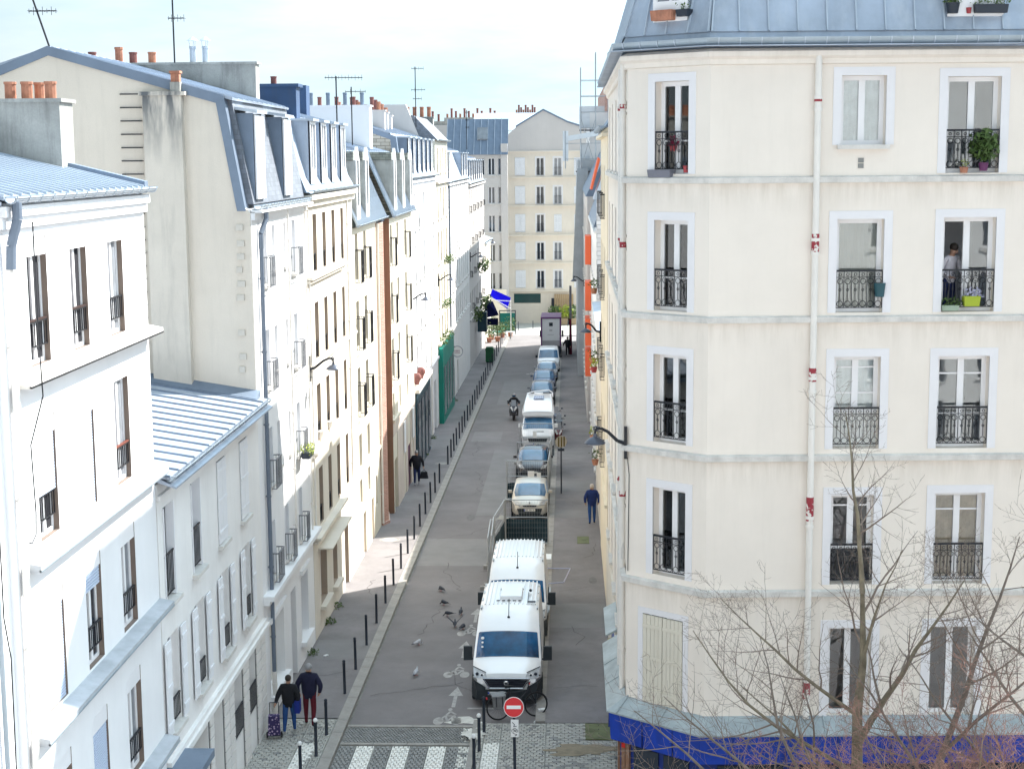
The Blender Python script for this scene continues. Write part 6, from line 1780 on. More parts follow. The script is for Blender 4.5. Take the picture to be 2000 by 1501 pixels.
# ================================================================ signs
sg = thing('no_entry_sign', 'round red no entry sign on a dark pole at the right corner', 'road sign', (-1.36, 36.6, gz(36.6) + .06))
part('pole', MB().tube((0, 0, 0), (-.02, .02, 2.05), .038, 10), STEEL, sg, True)
RED = M('sign_red', (.62, .012, .022), .4, var=.04)
Rf = Matrix.Translation((-.02, -.06, 2.28)) @ Matrix.Rotation(R(90 - 12), 4, 'X')
o = part('disc', MB().lathe([(.25, -.015), (.25, .0)], n=36), WP, sg, at=Rf)
part('red_face', MB().lathe([(.236, .0), (.236, .004)], n=36), RED, o)
part('white_bar', MB().box(-.175, .175, -.042, .042, .0045, .008), WP, o)
o = part('sub_plate', MB().box(-.095, .095, -.07, -.05, 1.52, 1.96), WP, sg)
q = MB()
for cx in (-.045, .045): q.ring((cx, -.075, 1.68), .034, .006, 12, 4)
q.path([(-.045, -.075, 1.68), (-.02, -.075, 1.75), (.03, -.075, 1.74), (.045, -.075, 1.68), (0, -.075, 1.67), (-.02, -.075, 1.75)], .005, 4); q.path([(-.06, -.075, 1.90), (0, -.075, 1.84), (-.03, -.075, 1.79), (.05, -.075, 1.80)], .008, 4); q.path([(-.05, -.075, 1.62), (.06, -.075, 1.58), (0, -.075, 1.55)], .008, 4)
part('cycle_symbol', q, STEEL, o)
sg = thing('road_sign', 'tall pole with a round sign seen from behind beside the black hatchback', 'road sign', (-.40, 75.9, gz(75.9) + .06))
part('pole', MB().tube((0, 0, 0), (0, 0, 2.35), .035, 8), STEEL, sg, True)
o = part('disc', MB().lathe([(.30, -.012), (.30, 0)], n=28), M('sign_back', (.45, .42, .36), .5, .2), sg, at=Matrix.Translation((0, 0, 2.62)) @ Matrix.Rotation(R(90), 4, 'X') @ Matrix.Rotation(R(20), 4, 'Y'))
q = MB(); [q.box(x, x + .07, -.25, .25, .001, .02) for x in (-.17, -.02, .12)]; part('stripe', q, M('dark_ochre', (.10, .075, .02), .5), o)
part('clamp', MB().box(-.16, .16, -.05, .05, 2.16, 2.28), STEEL, sg)
sg = thing('round_shop_sign', 'round white shop sign hanging on the wall after the green shopfront', 'shop sign', (-8.15, 112.2, .85))
o = part('disc', MB().lathe([(.42, -.05), (.42, .05)], n=28), M('sign_grey_ring', (.35, .36, .42)), sg, at=Matrix.Rotation(R(90), 4, 'X'))
part('face', MB().lathe([(.36, .051), (.36, .058)], n=28), WP, o); q = MB(); [q.box(-.2 + i * .1, -.14 + i * .1, -.02, .10, .059, .064) for i in range(4)]; q.box(-.2, .2, -.12, -.08, .059, .064); part('lettering', q, M('muted_red_print', (.35, .2, .25)), o)
part('bracket', MB().box(-.38, 0, -.02, .02, .35, .39), IRON, sg)
pm = thing('red_post', 'tall dark red post standing beside the walking man in dark clothes', 'post', (.15, 144.5, gz(144.5)))
part('post', MB().tube((0, 0, 0), (0, 0, 3.4), .16, 8, .10), M('dark_red_post', (.17, .012, .04), .5, var=.1), pm, True); part('upper_post', MB().tube((0, 0, 3.4), (0, 0, 6.5), .11, 8), M('post_grey', (.2, .2, .22)), pm, True)
for i, x in enumerate((1.25, 1.55)): solo('striped_post', MB().tube((0, 0, 0), (0, 0, 2.4), .09, 8), REDP, ('dark red' if i else 'dark red slim') + ' post close to the right wall, ' + ('far' if i else 'near') + ' side', 'post', loc=(x - .15, 138 + 5 * i, gz(138)))
bn = thing('street_bin', 'green street cabinet standing between the bollards on the left pavement', 'cabinet', (-7.1, 137.5, gz(137.5) + .06))
GRN = M('dark_green_paint', (.012, .11, .045), .5, var=.15)
part('body', MB().box(-.35, .35, -.25, .35, .1, 1.15), GRN, bn); part('lid', MB().prism([(-.4, 1.15), (.4, 1.15), (.3, 1.4), (-.3, 1.4)], -.3, .4, 'y'), GRN, bn); part('plinth', MB().box(-.3, .3, -.2, .3, 0, .1), STEEL, bn)
# ================================================================ people
SKIN = M('skin', (.42, .25, .18), .6, var=.05)
HAIRG = M('grey_hair', (.30, .30, .31), .8, var=.2, scale=20)
HAIRD = M('dark_hair', (.03, .022, .018), .7, var=.3, scale=20)
def cloth(n, c): return M(n, c, .9, var=.16, scale=5, bump=.3, bscale=14)
def person(label, loc, rz, P, cols, H=1.74, hair=HAIRG, face=True, group=None, helmet=None, cat='person', hairlong=0.0):
    """P: joint positions for a 1.74 m figure facing -y.  cols: dict top,legs,shoes. One skinned body"""
    k = H / 1.74
    t = thing('person', label, cat, loc, rz, group)
    J = {'pel': (0, 0, .93, .15, .11), 'bel': (0, .0, 1.06, .155, .11), 'che': (0, .0, 1.28, .175, .12), 'nek0': (0, .01, 1.44, .10, .085), 'nek': (0, 0, 1.50, .055, .055), 'hea': (0, -.01, 1.58, .08, .09), 'top': (0, .0, 1.67, .078, .092)}
    for s, sx in (('L', -1), ('R', 1)):
        J['sho' + s] = (sx * .17, .01, 1.42, .075, .075)
        for n_ in ('elb', 'wri', 'han', 'hip', 'kne', 'ank', 'toe'):
            d = {'elb': (sx * .25, .03, 1.15, .056, .056), 'wri': (sx * .27, -.04, .91, .036, .036), 'han': (sx * .27, -.06, .84, .036, .022),
                 'hip': (sx * .10, 0, .88, .10, .10), 'kne': (sx * .11, -.01, .49, .068, .068), 'ank': (sx * .11, .03, .09, .046, .046), 'toe': (sx * .12, -.13, .035, .042, .035)}[n_]
            p = P.get(n_ + s)
            J[n_ + s] = (p[0], p[1], p[2], d[3], d[4]) if p else d
    if 'lean' in P:
        for n_ in ('che', 'nek0', 'nek', 'hea', 'top', 'shoL', 'shoR'):
            x, y, z, a, b_ = J[n_]; J[n_] = (x + P['lean'][0] * (z - .93), y + P['lean'][1] * (z - .93), z, a, b_)
    if 'head' in P:
        for n_ in ('hea', 'top'):
            x, y, z, a, b_ = J[n_]; J[n_] = (x + P['head'][0] * (1 if n_ == 'hea' else 2), y + P['head'][1] * (1 if n_ == 'hea' else 2), z, a, b_)
    for q, v in P.get('rad', {}).items():
        x, y, z, a, b_ = J[q]; J[q] = (x, y, z, a * v, b_ * v)
    if 'dz' in P: J = {a: (b_[0], b_[1], b_[2] + P['dz'], b_[3], b_[4]) for a, b_ in J.items()}
    names = list(J); idx = {n_: i for i, n_ in enumerate(names)}
    vs = [Vector(J[n_][:3]) * k for n_ in names]; rd = [(J[n_][3] * k, J[n_][4] * k) for n_ in names]
    E = [('pel', 'bel'), ('bel', 'che'), ('che', 'nek0'), ('nek0', 'nek'), ('nek', 'hea'), ('hea', 'top')]
    for s in 'LR': E += [('nek0', 'sho' + s), ('sho' + s, 'elb' + s), ('elb' + s, 'wri' + s), ('wri' + s, 'han' + s), ('pel', 'hip' + s), ('hip' + s, 'kne' + s), ('kne' + s, 'ank' + s), ('ank' + s, 'toe' + s)]
    E = [(idx[a], idx[b_]) for a, b_ in E]
    for s, sx in (('L', -1), ('R', 1)):
        w, h = Vector(J['wri' + s][:3]) * k, Vector(J['han' + s][:3]) * k
        d = (h - w).normalized(); side = Vector((0, 1, 0)) if abs(d.y) < .8 else Vector((1, 0, 0)); side = (side - d * side.dot(d)).normalized()
        for f in range(5):
            off = (f - 1.5) * .018 * k if f < 4 else -.045 * k
            ln = (.075, .085, .08, .062, .05)[f] * k
            a = h + side * off * (1 if f < 4 else .6); b_ = a + d * ln * .5 + Vector((-sx * .006, 0, 0)) + (side * -.02 * k if f == 4 else Vector((0, 0, 0))); c = b_ + d * ln * .4 + Vector((-sx * .018, 0, .004))
            i0 = len(vs); vs += [b_, c]; rd += [(.0095 * k,) * 2, (.008 * k,) * 2]; E += [(idx['han' + s], i0), (i0, i0 + 1)]
    me = bpy.data.meshes.new('body'); me.from_pydata([tuple(v) for v in vs], E, [])
    tmp = bpy.data.objects.new('tmp', me); COL.objects.link(tmp)
    md = tmp.modifiers.new('Skin', 'SKIN'); md.use_smooth_shade = True
    sv = me.skin_vertices[0].data
    for i, r_ in enumerate(rd): sv[i].radius = r_; sv[i].use_root = (i == idx['pel'])
    sb = tmp.modifiers.new('Sub', 'SUBSURF'); sb.levels = 1; sb.render_levels = 1
    dg = bpy.context.evaluated_depsgraph_get()
    body = bpy.data.meshes.new_from_object(tmp.evaluated_get(dg))
    bpy.data.objects.remove(tmp)
    body.name = 'body'; body.materials.clear()
    for m in (cols['top'], cols['legs'], cols['shoes'], SKIN): body.materials.append(m)
    segs = {}
    for s in 'LR':
        for a, b_, mi in (('sho', 'elb', 0), ('elb', 'wri', 0), ('wri', 'han', 3), ('hip', 'kne', 1), ('kne', 'ank', 1), ('ank', 'toe', 2)):
            segs[(a + s, b_ + s)] = mi
    for a, b_, mi in (('pel', 'bel', 0), ('bel', 'che', 0), ('che', 'nek0', 0), ('nek', 'hea', 3), ('hea', 'top', 3)): segs[(a, b_)] = mi
    hem = cols.get('hem', .86)
    for poly in body.polygons:
        c = poly.center; best = (9, 0)
        for (a, b_), mi in segs.items():
            A, B_ = Vector(J[a][:3]) * k, Vector(J[b_][:3]) * k
            u = max(0, min(1, (c - A).dot(B_ - A) / max(1e-6, (B_ - A).length_squared)))
            dd = (c - A - (B_ - A) * u).length - .5 * k * (J[a][3] if u < .5 else J[b_][3])
            if dd < best[0]: best = (dd, mi)
        mi = best[1]
        if mi == 0 and abs(c.x) < .22 * k and c.z < (hem + P.get('dz', 0)) * k: mi = 1
        poly.material_index = mi; poly.use_smooth = True
    o = link('body', body, t)
    hx, hy, hz = [v * k for v in J['top'][:3]]
    if helmet:
        q = MB(); q.ball((hx, hy - .0, hz - .01), .145, 14, 1, 1.1, 1.05); part('helmet', q, helmet, t, True)
        q = MB(); q.box(hx - .10, hx + .10, hy - .165, hy - .10, hz - .07, hz + .03); part('visor', q, CARG, t)
    else:
        q = MB(); q.ball((hx, hy + .018 * k, hz + .012), .099 * k, 12, .96, 1.12, 1.0)
        if hairlong: q.ball((hx, hy + .05 * k, hz - .09 * k), .095 * k, 10, 1.05, .8, 1.1)
        part('hair', q, hair, t, True)
    if face:
        fy = hy - .095 * k
        for sx in (-1, 1):
            part('eye', MB().ball((hx + sx * .032 * k, fy + .004, hz - .055 * k), .011 * k, 6), STEEL, t, True)
            part('ear', MB().ball((hx + sx * .082 * k, hy, hz - .07 * k), .028 * k, 6, .4, .8, 1.2), SKIN, t, True)
        part('nose', MB().ball((hx, fy - .012, hz - .085 * k), .018 * k, 6, .8, 1.1, 1.3), SKIN, t, True)
        part('mouth', MB().box(hx - .024, hx + .024, fy - .004, fy + .012, hz - .128 * k, hz - .118 * k), M('lips', (.3, .10, .09), .5), t)
    return t
NAVY = cloth('navy_coat', (.012, .013, .04)); BLACKC = cloth('black_cloth', (.010, .011, .015)); DKJ = cloth('dark_jacket', (.012, .014, .022))
BORD = cloth('burgundy_trousers', (.10, .008, .018)); JEAN = cloth('bright_blue_jeans', (.02, .07, .22)); JEAND = cloth('dark_jeans', (.015, .025, .09)); BLUEJ = cloth('blue_jacket', (.012, .03, .13)); SHOE = cloth('dark_shoes', (.02, .018, .018)); SHOEW = cloth('pale_shoes', (.4, .4, .42)); WTEE = cloth('white_tee', (.62, .60, .66))
def gp(x, y, dz=.065): return (x, y, gz(y) + dz)
coat = {'rad': {'pel': 1.45, 'bel': 1.5, 'che': 1.42, 'nek0': 1.4, 'shoL': 1.35, 'shoR': 1.35, 'elbL': 1.45, 'elbR': 1.45, 'wriL': 1.35, 'wriR': 1.35, 'kneL': 1.15, 'kneR': 1.15}}
# couple walking away from the camera
person('man in navy coat and burgundy trousers walking away on the left pavement', gp(-7.30, 41.5), R(180),
       dict(coat, elbL=(-.33, .06, 1.18), wriL=(-.28, .0, .95), hanL=(-.25, -.04, .88), elbR=(.33, .05, 1.18), wriR=(.30, -.02, .95), hanR=(.28, -.05, .88),
            kneL=(-.12, .06, .49), ankL=(-.12, .22, .13), toeL=(-.13, .08, .04), kneR=(.12, -.10, .50), ankR=(.12, -.10, .09), toeR=(.13, -.26, .035)),
       dict(top=NAVY, legs=BORD, shoes=SHOE, hem=.76), 1.80, HAIRG, face=False)
person('woman in black jacket and blue jeans pulling a shopping trolley on the left pavement', gp(-7.78, 40.95), R(178),
       dict(coat, elbL=(-.30, .05, 1.16), wriL=(-.27, .02, .92), hanL=(-.25, -.02, .85), elbR=(.30, .08, 1.18), wriR=(.36, .16, .96), hanR=(.38, .20, .90),
            kneL=(-.12, -.08, .50), ankL=(-.13, -.10, .09), toeL=(-.14, -.25, .035), kneR=(.11, .07, .49), ankR=(.11, .20, .12), toeR=(.12, .07, .04)),
       dict(top=BLACKC, legs=JEAN, shoes=SHOEW, hem=.80), 1.64, HAIRD, face=False)
t = thing('shoulder_bag', 'blue bag hanging at the side of the woman in the black jacket', 'bag', gp(-7.54, 40.95, .8))
part('bag_body', MB().box(-.06, .08, -.16, .14, -.12, .22), cloth('blue_bag', (.01, .025, .20)), t)
part('strap', MB().path([(0, -.1, .2), (-.08, -.06, .5), (-.12, .06, .45), (.0, .1, .2)], .012, 5), BLACKC, t)
t = thing('shopping_trolley', 'shopping trolley with dark flowered bag pulled by the woman', 'shopping trolley', gp(-8.12, 40.5), R(8))
FLOW = M('flowered_fabric', (.05, .03, .10), .9, var=.1)
def flowered():
    n, l = FLOW.node_tree.nodes, FLOW.node_tree.links
    v = n.new('ShaderNodeTexVoronoi'); v.inputs['Scale'].default_value = 14; r_ = n.new('ShaderNodeValToRGB')
    r_.color_ramp.elements[0].position = .25; r_.color_ramp.elements[0].color = (.45, .35, .5, 1); r_.color_ramp.elements[1].position = .4; r_.color_ramp.elements[1].color = (.035, .025, .09, 1)
    tc = n.new('ShaderNodeTexCoord'); l.new(tc.outputs['Object'], v.inputs['Vector']); l.new(v.outputs['Distance'], r_.inputs[0]); l.new(r_.outputs[0], n['Principled BSDF'].inputs['Base Color'])
flowered()
part('bag_body', MB().hexa([(-.17, -.14, .14), (.17, -.14, .14), (.17, .10, .14), (-.17, .10, .14), (-.15, -.10, .66), (.15, -.10, .66), (.15, .12, .66), (-.15, .12, .66)]), FLOW, t)
part('frame', MB().path([(-.13, .14, .1), (-.12, .22, .95), (.12, .22, .95), (.13, .14, .1)], .012, 6).box(-.18, .18, -.12, .12, .10, .13), STEEL, t)
for sx in (-1, 1): part('wheel', MB().ring((sx * .2, .05, .09), .07, .022, 14, 6, 'x'), TYRE, t, True)
# single walkers
person('man in dark coat and blue trousers carrying a bag past the arched door', gp(-7.86, 78.2), R(8),
       dict(coat, elbL=(-.31, .05, 1.17), wriL=(-.30, -.02, .93), hanL=(-.29, -.05, .87), elbR=(.31, .06, 1.17), wriR=(.34, .02, .93), hanR=(.35, .0, .87),
            kneL=(-.11, -.12, .50), ankL=(-.11, -.14, .10), toeL=(-.12, -.30, .045), kneR=(.11, .06, .50), ankR=(.11, .20, .13), toeR=(.12, .07, .04)),
       dict(top=DKJ, legs=JEAND, shoes=SHOEW, hem=.74), 1.78, HAIRG)
t = thing('hand_bag', 'dark bag carried by the man walking past the arched door', 'bag', gp(-7.48, 78.15, .42)); part('bag_body', MB().hexa([(-.22, -.1, .0), (.22, -.1, .0), (.22, .1, .0), (-.22, .1, .0), (-.16, -.07, .34), (.16, -.07, .34), (.16, .07, .34), (-.16, .07, .34)]), DKJ, t); part('strap', MB().path([(-.1, 0, .33), (0, 0, .46), (.1, 0, .33)], .012, 5), DKJ, t)
person('grey haired man in blue jacket and jeans walking away close to the right wall', gp(1.02, 68.6), R(184),
       dict(coat, elbL=(-.30, .07, 1.17), wriL=(-.28, .04, .95), hanL=(-.26, .0, .88), elbR=(.31, .07, 1.17), wriR=(.29, .05, .95), hanR=(.27, .02, .88),
            kneL=(-.11, -.07, .50), ankL=(-.11, -.06, .09), toeL=(-.12, -.21, .035), kneR=(.10, .03, .49), ankR=(.10, .14, .10), toeR=(.11, .0, .035)),
       dict(top=BLUEJ, legs=JEAN, shoes=SHOE, hem=.82), 1.82, M('white_hair', (.55, .50, .46), .8), face=False)
person('person in black clothes walking towards the camera beside the red post', gp(-.12, 142.6), R(0),
       dict(coat, kneL=(-.11, -.12, .50), ankL=(-.11, -.12, .09), toeL=(-.12, -.27, .035), kneR=(.11, .05, .49), ankR=(.11, .18, .12), toeR=(.12, .05, .04),
            elbL=(-.33, .05, 1.17), wriL=(-.38, -.0, .95), hanL=(-.4, -.03, .88)), dict(top=BLACKC, legs=BLACKC, shoes=SHOEW, hem=.8), 1.80, HAIRD)
# man at the open window of the corner building (stands on the floor inside)
wm = F1 @ Vector((5.46, .70, 0))
person('young man in white t-shirt with dark hair standing inside the open window', (wm.x, wm.y, 11.12), R(25),
       dict(lean=(.0, -.18), head=(.0, -.03), elbR=(.34, -.02, 1.10), wriR=(.30, -.22, 1.0), hanR=(.26, -.28, .98), elbL=(-.26, -.06, 1.15), wriL=(-.18, -.25, 1.02), hanL=(-.14, -.30, 1.0)),
       dict(top=WTEE, legs=JEAND, shoes=SHOE, hem=.86), 1.70, HAIRD)

# ---- scooter with rider
def scooter(label, loc, rz=0, col=BLACKP, white=True, lean=0):
    t = thing('motor_scooter', label, 'scooter', loc, rz); t.rotation_euler = (TL, lean, rz)
    for y in (0.0, 1.45):
        w = part('wheel', MB().ring((0, y, .27), .21, .075, 20, 8, 'x'), TYRE, t, True); part('rim', MB().ring((0, y, .27), .12, .03, 14, 5, 'x'), RIM, w, True)
    q = MB(); q.hexa([(-.20, -.05, .40), (.20, -.05, .40), (.24, .30, .35), (-.24, .30, .35), (-.26, .02, .92), (.26, .02, .92), (.24, .28, .98), (-.24, .28, .98)])
    q.hexa([(-.10, -.16, .55), (.10, -.16, .55), (.2, .0, .45), (-.2, .0, .45), (-.08, -.12, .80), (.08, -.12, .80), (.22, .02, .9), (-.22, .02, .9)])
    part('front_fairing', q, col, t, True)
    part('floorboard', MB().box(-.22, .22, .25, .75, .28, .38), col, t)
    part('rear_body', MB().hexa([(-.20, .65, .35), (.20, .65, .35), (.14, 1.65, .50), (-.14, 1.65, .50), (-.22, .65, .72), (.22, .65, .72), (.14, 1.75, .84), (-.14, 1.75, .84)]), col, t, True)
    part('seat', MB().hexa([(-.17, .62, .72), (.17, .62, .72), (.13, 1.6, .84), (-.13, 1.6, .84), (-.15, .65, .82), (.15, .65, .82), (.10, 1.55, .92), (-.10, 1.55, .92)]), BLACKC, t, True)
    part('handlebar', MB().path([(-.36, .28, 1.05), (-.15, .2, 1.08), (.15, .2, 1.08), (.36, .28, 1.05)], .02, 6), STEEL, t, True)
    q = MB().hexa([(-.19, .05, .95), (.19, .05, .95), (.15, .16, 1.36), (-.15, .16, 1.36), (-.19, .06, .95), (.19, .06, .95), (.15, .17, 1.36), (-.15, .17, 1.36)]); part('windshield', q, GREYG, t)
    for sx in (-1, 1):
        part('mirror', MB().tube((sx * .22, .2, 1.08), (sx * .36, .16, 1.24), .008, 5).ball((sx * .38, .15, 1.27), .06, 8, 1.2, .3, .8), STEEL, t, True)
        if white: part('headlight', MB().hexa([(sx * .03, -.17, .70), (sx * .09, -.15, .66), (sx * .22, -.02, .86), (sx * .16, -.04, .90), (sx * .03, -.15, .76), (sx * .07, -.13, .74), (sx * .2, -.0, .92), (sx * .15, -.02, .95)]), WP, t)
    part('fork', MB().tube((-.06, 0, .27), (-.06, .08, .6), .025, 6).tube((.06, 0, .27), (.06, .08, .6), .025, 6), STEEL, t)
    return t
scooter('black scooter with two white headlight strips riding towards the camera', (-3.70, 102.0, gz(102) - .04))
person('scooter rider in black jacket and helmet riding down the street', (-3.70, 102.85, gz(102.85) - .08), 0,
       dict(coat, dz=-.06, lean=(0, -.16), hipL=(-.10, -.05, .90), kneL=(-.24, -.42, .78), ankL=(-.24, -.38, .42), toeL=(-.25, -.52, .37), hipR=(.10, -.05, .90), kneR=(.24, -.42, .78), ankR=(.24, -.38, .42), toeR=(.25, -.52, .37),
            elbL=(-.36, -.25, 1.20), wriL=(-.35, -.50, 1.13), hanL=(-.34, -.56, 1.12), elbR=(.36, -.25, 1.20), wriR=(.35, -.50, 1.13), hanR=(.34, -.56, 1.12)),
       dict(top=BLACKC, legs=BLACKC, shoes=SHOE, hem=.8), 1.78, helmet=M('helmet_grey', (.25, .25, .26), .2, .2))
scooter('parked scooter with white windshield between the overcab camper and the right kerb', (-.72, 91.6, gz(91.6) - .04), R(6), paint('dark_red_scooter', (.12, .01, .02)), True, .08)
scooter('parked black scooter behind the one with white windshield', (-.75, 95.4, gz(95.4) - .04), R(-4), BLACKP, False, .08)
scooter('second parked black scooter nearest to the dark grey car', (-.9, 98.6, gz(98.6) - .04), R(5), GREYP, False, .06)

# ---- bicycle with pannier in front of the van
t = thing('bicycle', 'black bicycle leaning in front of the nearest camper van', 'bicycle', (-2.03, 42.35, gz(42.35) - .03), R(17)); t.rotation_euler = (R(-9), 0, R(17))
for x in (0, 1.12):
    w = part('wheel', MB().ring((x, 0, .35), .33, .024, 28, 6, 'y'), TYRE, t, True)
    q = MB(); [q.tube((x, 0, .35), (x + .325 * math.cos(a * .45), .0, .35 + .325 * math.sin(a * .45)), .0025, 3, cap=False) for a in range(14)]; q.tube((x, -.03, .35), (x, .03, .35), .025, 8); part('spokes', q, RIM, w)
    q = MB(); [q.tube((x + .355 * math.cos(a * .3), -.02, .35 + .355 * math.sin(a * .3)), (x + .355 * math.cos((a + 1) * .3), -.02, .35 + .355 * math.sin((a + 1) * .3)), .012, 4) for a in range(1, 9)]; part('mudguard', q, IRON, t)
q = MB(); q.path([(0, 0, .35), (.42, 0, .30), (.36, 0, .80), (0, 0, .35)], .020, 6); q.path([(.42, 0, .30), (.92, 0, .78), (.38, 0, .72)], .028, 6); q.path([(.92, 0, .90), (1.0, 0, .65), (1.12, 0, .35)], .024, 6); part('bicycle_frame', q, IRON, t, True)
part('saddle', MB().hexa([(.22, -.09, .90), (.5, -.03, .90), (.5, .03, .90), (.22, .09, .90), (.22, -.08, .96), (.5, -.02, .95), (.5, .02, .95), (.22, .08, .96)]).tube((.36, 0, .78), (.35, 0, .92), .014, 6), BLACKC, t, True)
part('handlebar', MB().path([(.80, -.30, 1.02), (.95, -.12, 1.03), (.93, 0, 1.0), (.95, .12, 1.03), (.80, .30, 1.02)], .014, 6).tube((.92, 0, .88), (.93, 0, 1.01), .015, 6).path([(.93, -.1, 1.02), (1.05, -.05, .95), (.98, 0, .8)], .006, 4), STEEL, t, True)
part('crank', MB().ring((.42, -.03, .30), .09, .01, 16, 4, 'y').tube((.42, -.06, .30), (.5, -.08, .16), .01, 5).box(.46, .56, -.14, -.06, .13, .16), STEEL, t)
part('luggage_rack', MB().box(-.28, .28, -.06, .06, .74, .76).tube((-.05, -.05, .74), (0, -.02, .36), .007, 4), IRON, t)
part('reflector', MB().box(-.34, -.31, -.03, .03, .62, .68).box(.94, .97, -.02, .02, .93, .99), RED, t)
t = thing('pannier', 'grey roll top pannier hanging on the rear rack of the black bicycle', 'bicycle bag', (-2.03, 42.35, gz(42.35) - .03), R(17)); t.rotation_euler = (R(-9), 0, R(17))
PG = M('grey_tarpaulin', (.17, .175, .18), .45, var=.2, scale=6, bump=.4, bscale=10)
part('bag_body', MB().hexa([(-.16, -.22, .36), (.16, -.22, .36), (.16, -.07, .36), (-.16, -.07, .36), (-.20, -.21, .72), (.18, -.21, .72), (.18, -.06, .74), (-.20, -.06, .74)]), PG, t, True)
part('flap', MB().hexa([(-.21, -.235, .68), (.19, -.235, .68), (.19, .02, .78), (-.21, .02, .78), (-.21, -.225, .72), (.19, -.225, .72), (.19, .02, .81), (-.21, .02, .81)]), PG, t, True)
part('strap', MB().box(-.11, -.09, -.24, -.221, .42, .7).box(.07, .09, -.24, -.221, .42, .7), IRON, t)
solo('paper_litter', MB().box(-.12, .1, -.06, .06, 0, .05), WP, 'crumpled white paper on the right kerb beside the nearest van', 'litter', loc=gp(-.80, 42.9, .08), rz=.4)
solo('paper_litter', MB().box(-.07, .08, -.04, .05, 0, .03), WP, 'small white scrap on the left pavement by the shaded shop wall', 'litter', loc=gp(-7.9, 48.2, .066), rz=.9)
solo('chalk_stone', MB().ball((0, 0, 0), .05, 6), WP, 'tiny white scrap on the paving right of the bicycle', 'litter', loc=gp(-.98, 42.1, .0))
solo('cloth_heap', MB().hexa([(-.3, -.2, 0), (.25, -.25, 0), (.3, .2, 0), (-.2, .25, 0), (-.1, -.1, .12), (.12, -.12, .16), (.1, .1, .1), (-.12, .08, .14)]), CHALK, 'white bag lying in the road left of the beige hatchback', 'litter', loc=gp(-3.1, 70.3, -.045))

# ---- pigeons
PIG = M('pigeon_grey', (.035, .04, .055), .7, var=.5, scale=22); PIGW = M('pigeon_white', (.45, .46, .50), .7, var=.3, scale=20)
def pigeon(label, x, y, rz, peck=0, wings=False, white=False):
    t = thing('pigeon', label, 'pigeon', (x, y, gz(y) - .045), rz, 'pigeons feeding on the road')
    q = MB(); n = 10; rings = [(-.20, .005, .10, .012), (-.13, .025, .105, .02), (-.05, .06, .12, .055), (.04, .07, .13, .068), (.10, .05, .145, .055), (.13, .03, .17 - .05 * peck, .035), (.15, .026, .20 - .13 * peck, .026), (.175, .028, .215 - .16 * peck, .028), (.20, .012, .21 - .17 * peck, .012)]
    vs = []; [vs.extend([(yy_, rx_ * math.cos(2 * math.pi * j / n), zc + rz_ * math.sin(2 * math.pi * j / n)) for j in range(n)]) for yy_, rx_, zc, rz_ in rings]
    k = len(rings); q.add(vs, [(i * n + j, i * n + (j + 1) % n, (i + 1) * n + (j + 1) % n, (i + 1) * n + j) for i in range(k - 1) for j in range(n)] + [tuple(range(n)), tuple(range((k - 1) * n, k * n))])
    part('body', q, PIGW if white else PIG, t, True)
    part('beak', MB().tube((.195, 0, .21 - .17 * peck), (.225, 0, .20 - .18 * peck), .006, 5, .002), IRON, t)
    part('tail', MB().hexa([(-.28, -.03, .085), (-.16, -.02, .10), (-.16, .02, .10), (-.28, .03, .085), (-.28, -.03, .09), (-.16, -.02, .11), (-.16, .02, .11), (-.28, .03, .09)]), PIG, t)
    for s in (-1, 1):
        part('leg', MB().tube((.02, s * .03, .08), (.03, s * .03, 0), .005, 4).box(.01, .06, s * .03 - .012, s * .03 + .012, 0, .006), M('pigeon_leg', (.35, .08, .07)), t)
        if wings: part('wing', MB().hexa([(-.06, s * .05, .16), (.09, s * .05, .16), (.03, s * .30, .42), (-.08, s * .28, .40), (-.06, s * .05, .17), (.09, s * .05, .17), (.03, s * .30, .43), (-.08, s * .28, .41)]), PIG, t)
        else: part('wing', MB().hexa([(-.17, s * .035, .10), (.06, s * .06, .09), (.07, s * .07, .16), (-.15, s * .045, .13), (-.17, s * .045, .10), (.06, s * .075, .09), (.07, s * .078, .15), (-.15, s * .052, .13)]), PIGW if white else PIG, t)
for a in [('pigeon standing apart from the others farthest up the road, pale tail', -4.86, 56.9, 2.2, 1, False, False), ('pigeon facing left just below the farthest one', -4.59, 54.9, 2.6, 1), ('pigeon turned left with lifted tail, middle of the group', -4.32, 53.4, 3.4, 1), ('upright pigeon right of the middle of the group', -3.90, 53.6, 1.5, 0),
          ('pigeon landing with both wings raised', -3.99, 52.0, 1.6, 0, True), ('small pigeon pecking on the painted cycle symbol by the van', -3.70, 51.7, 1.2, 1), ('pale pigeon alone in the road left of the nearest van', -5.06, 49.8, .8, 1, False, True), ('dark and white pigeon nearest to the crossing', -4.81, 46.5, 1.4, 0, False, True)]:
    pigeon(*a)

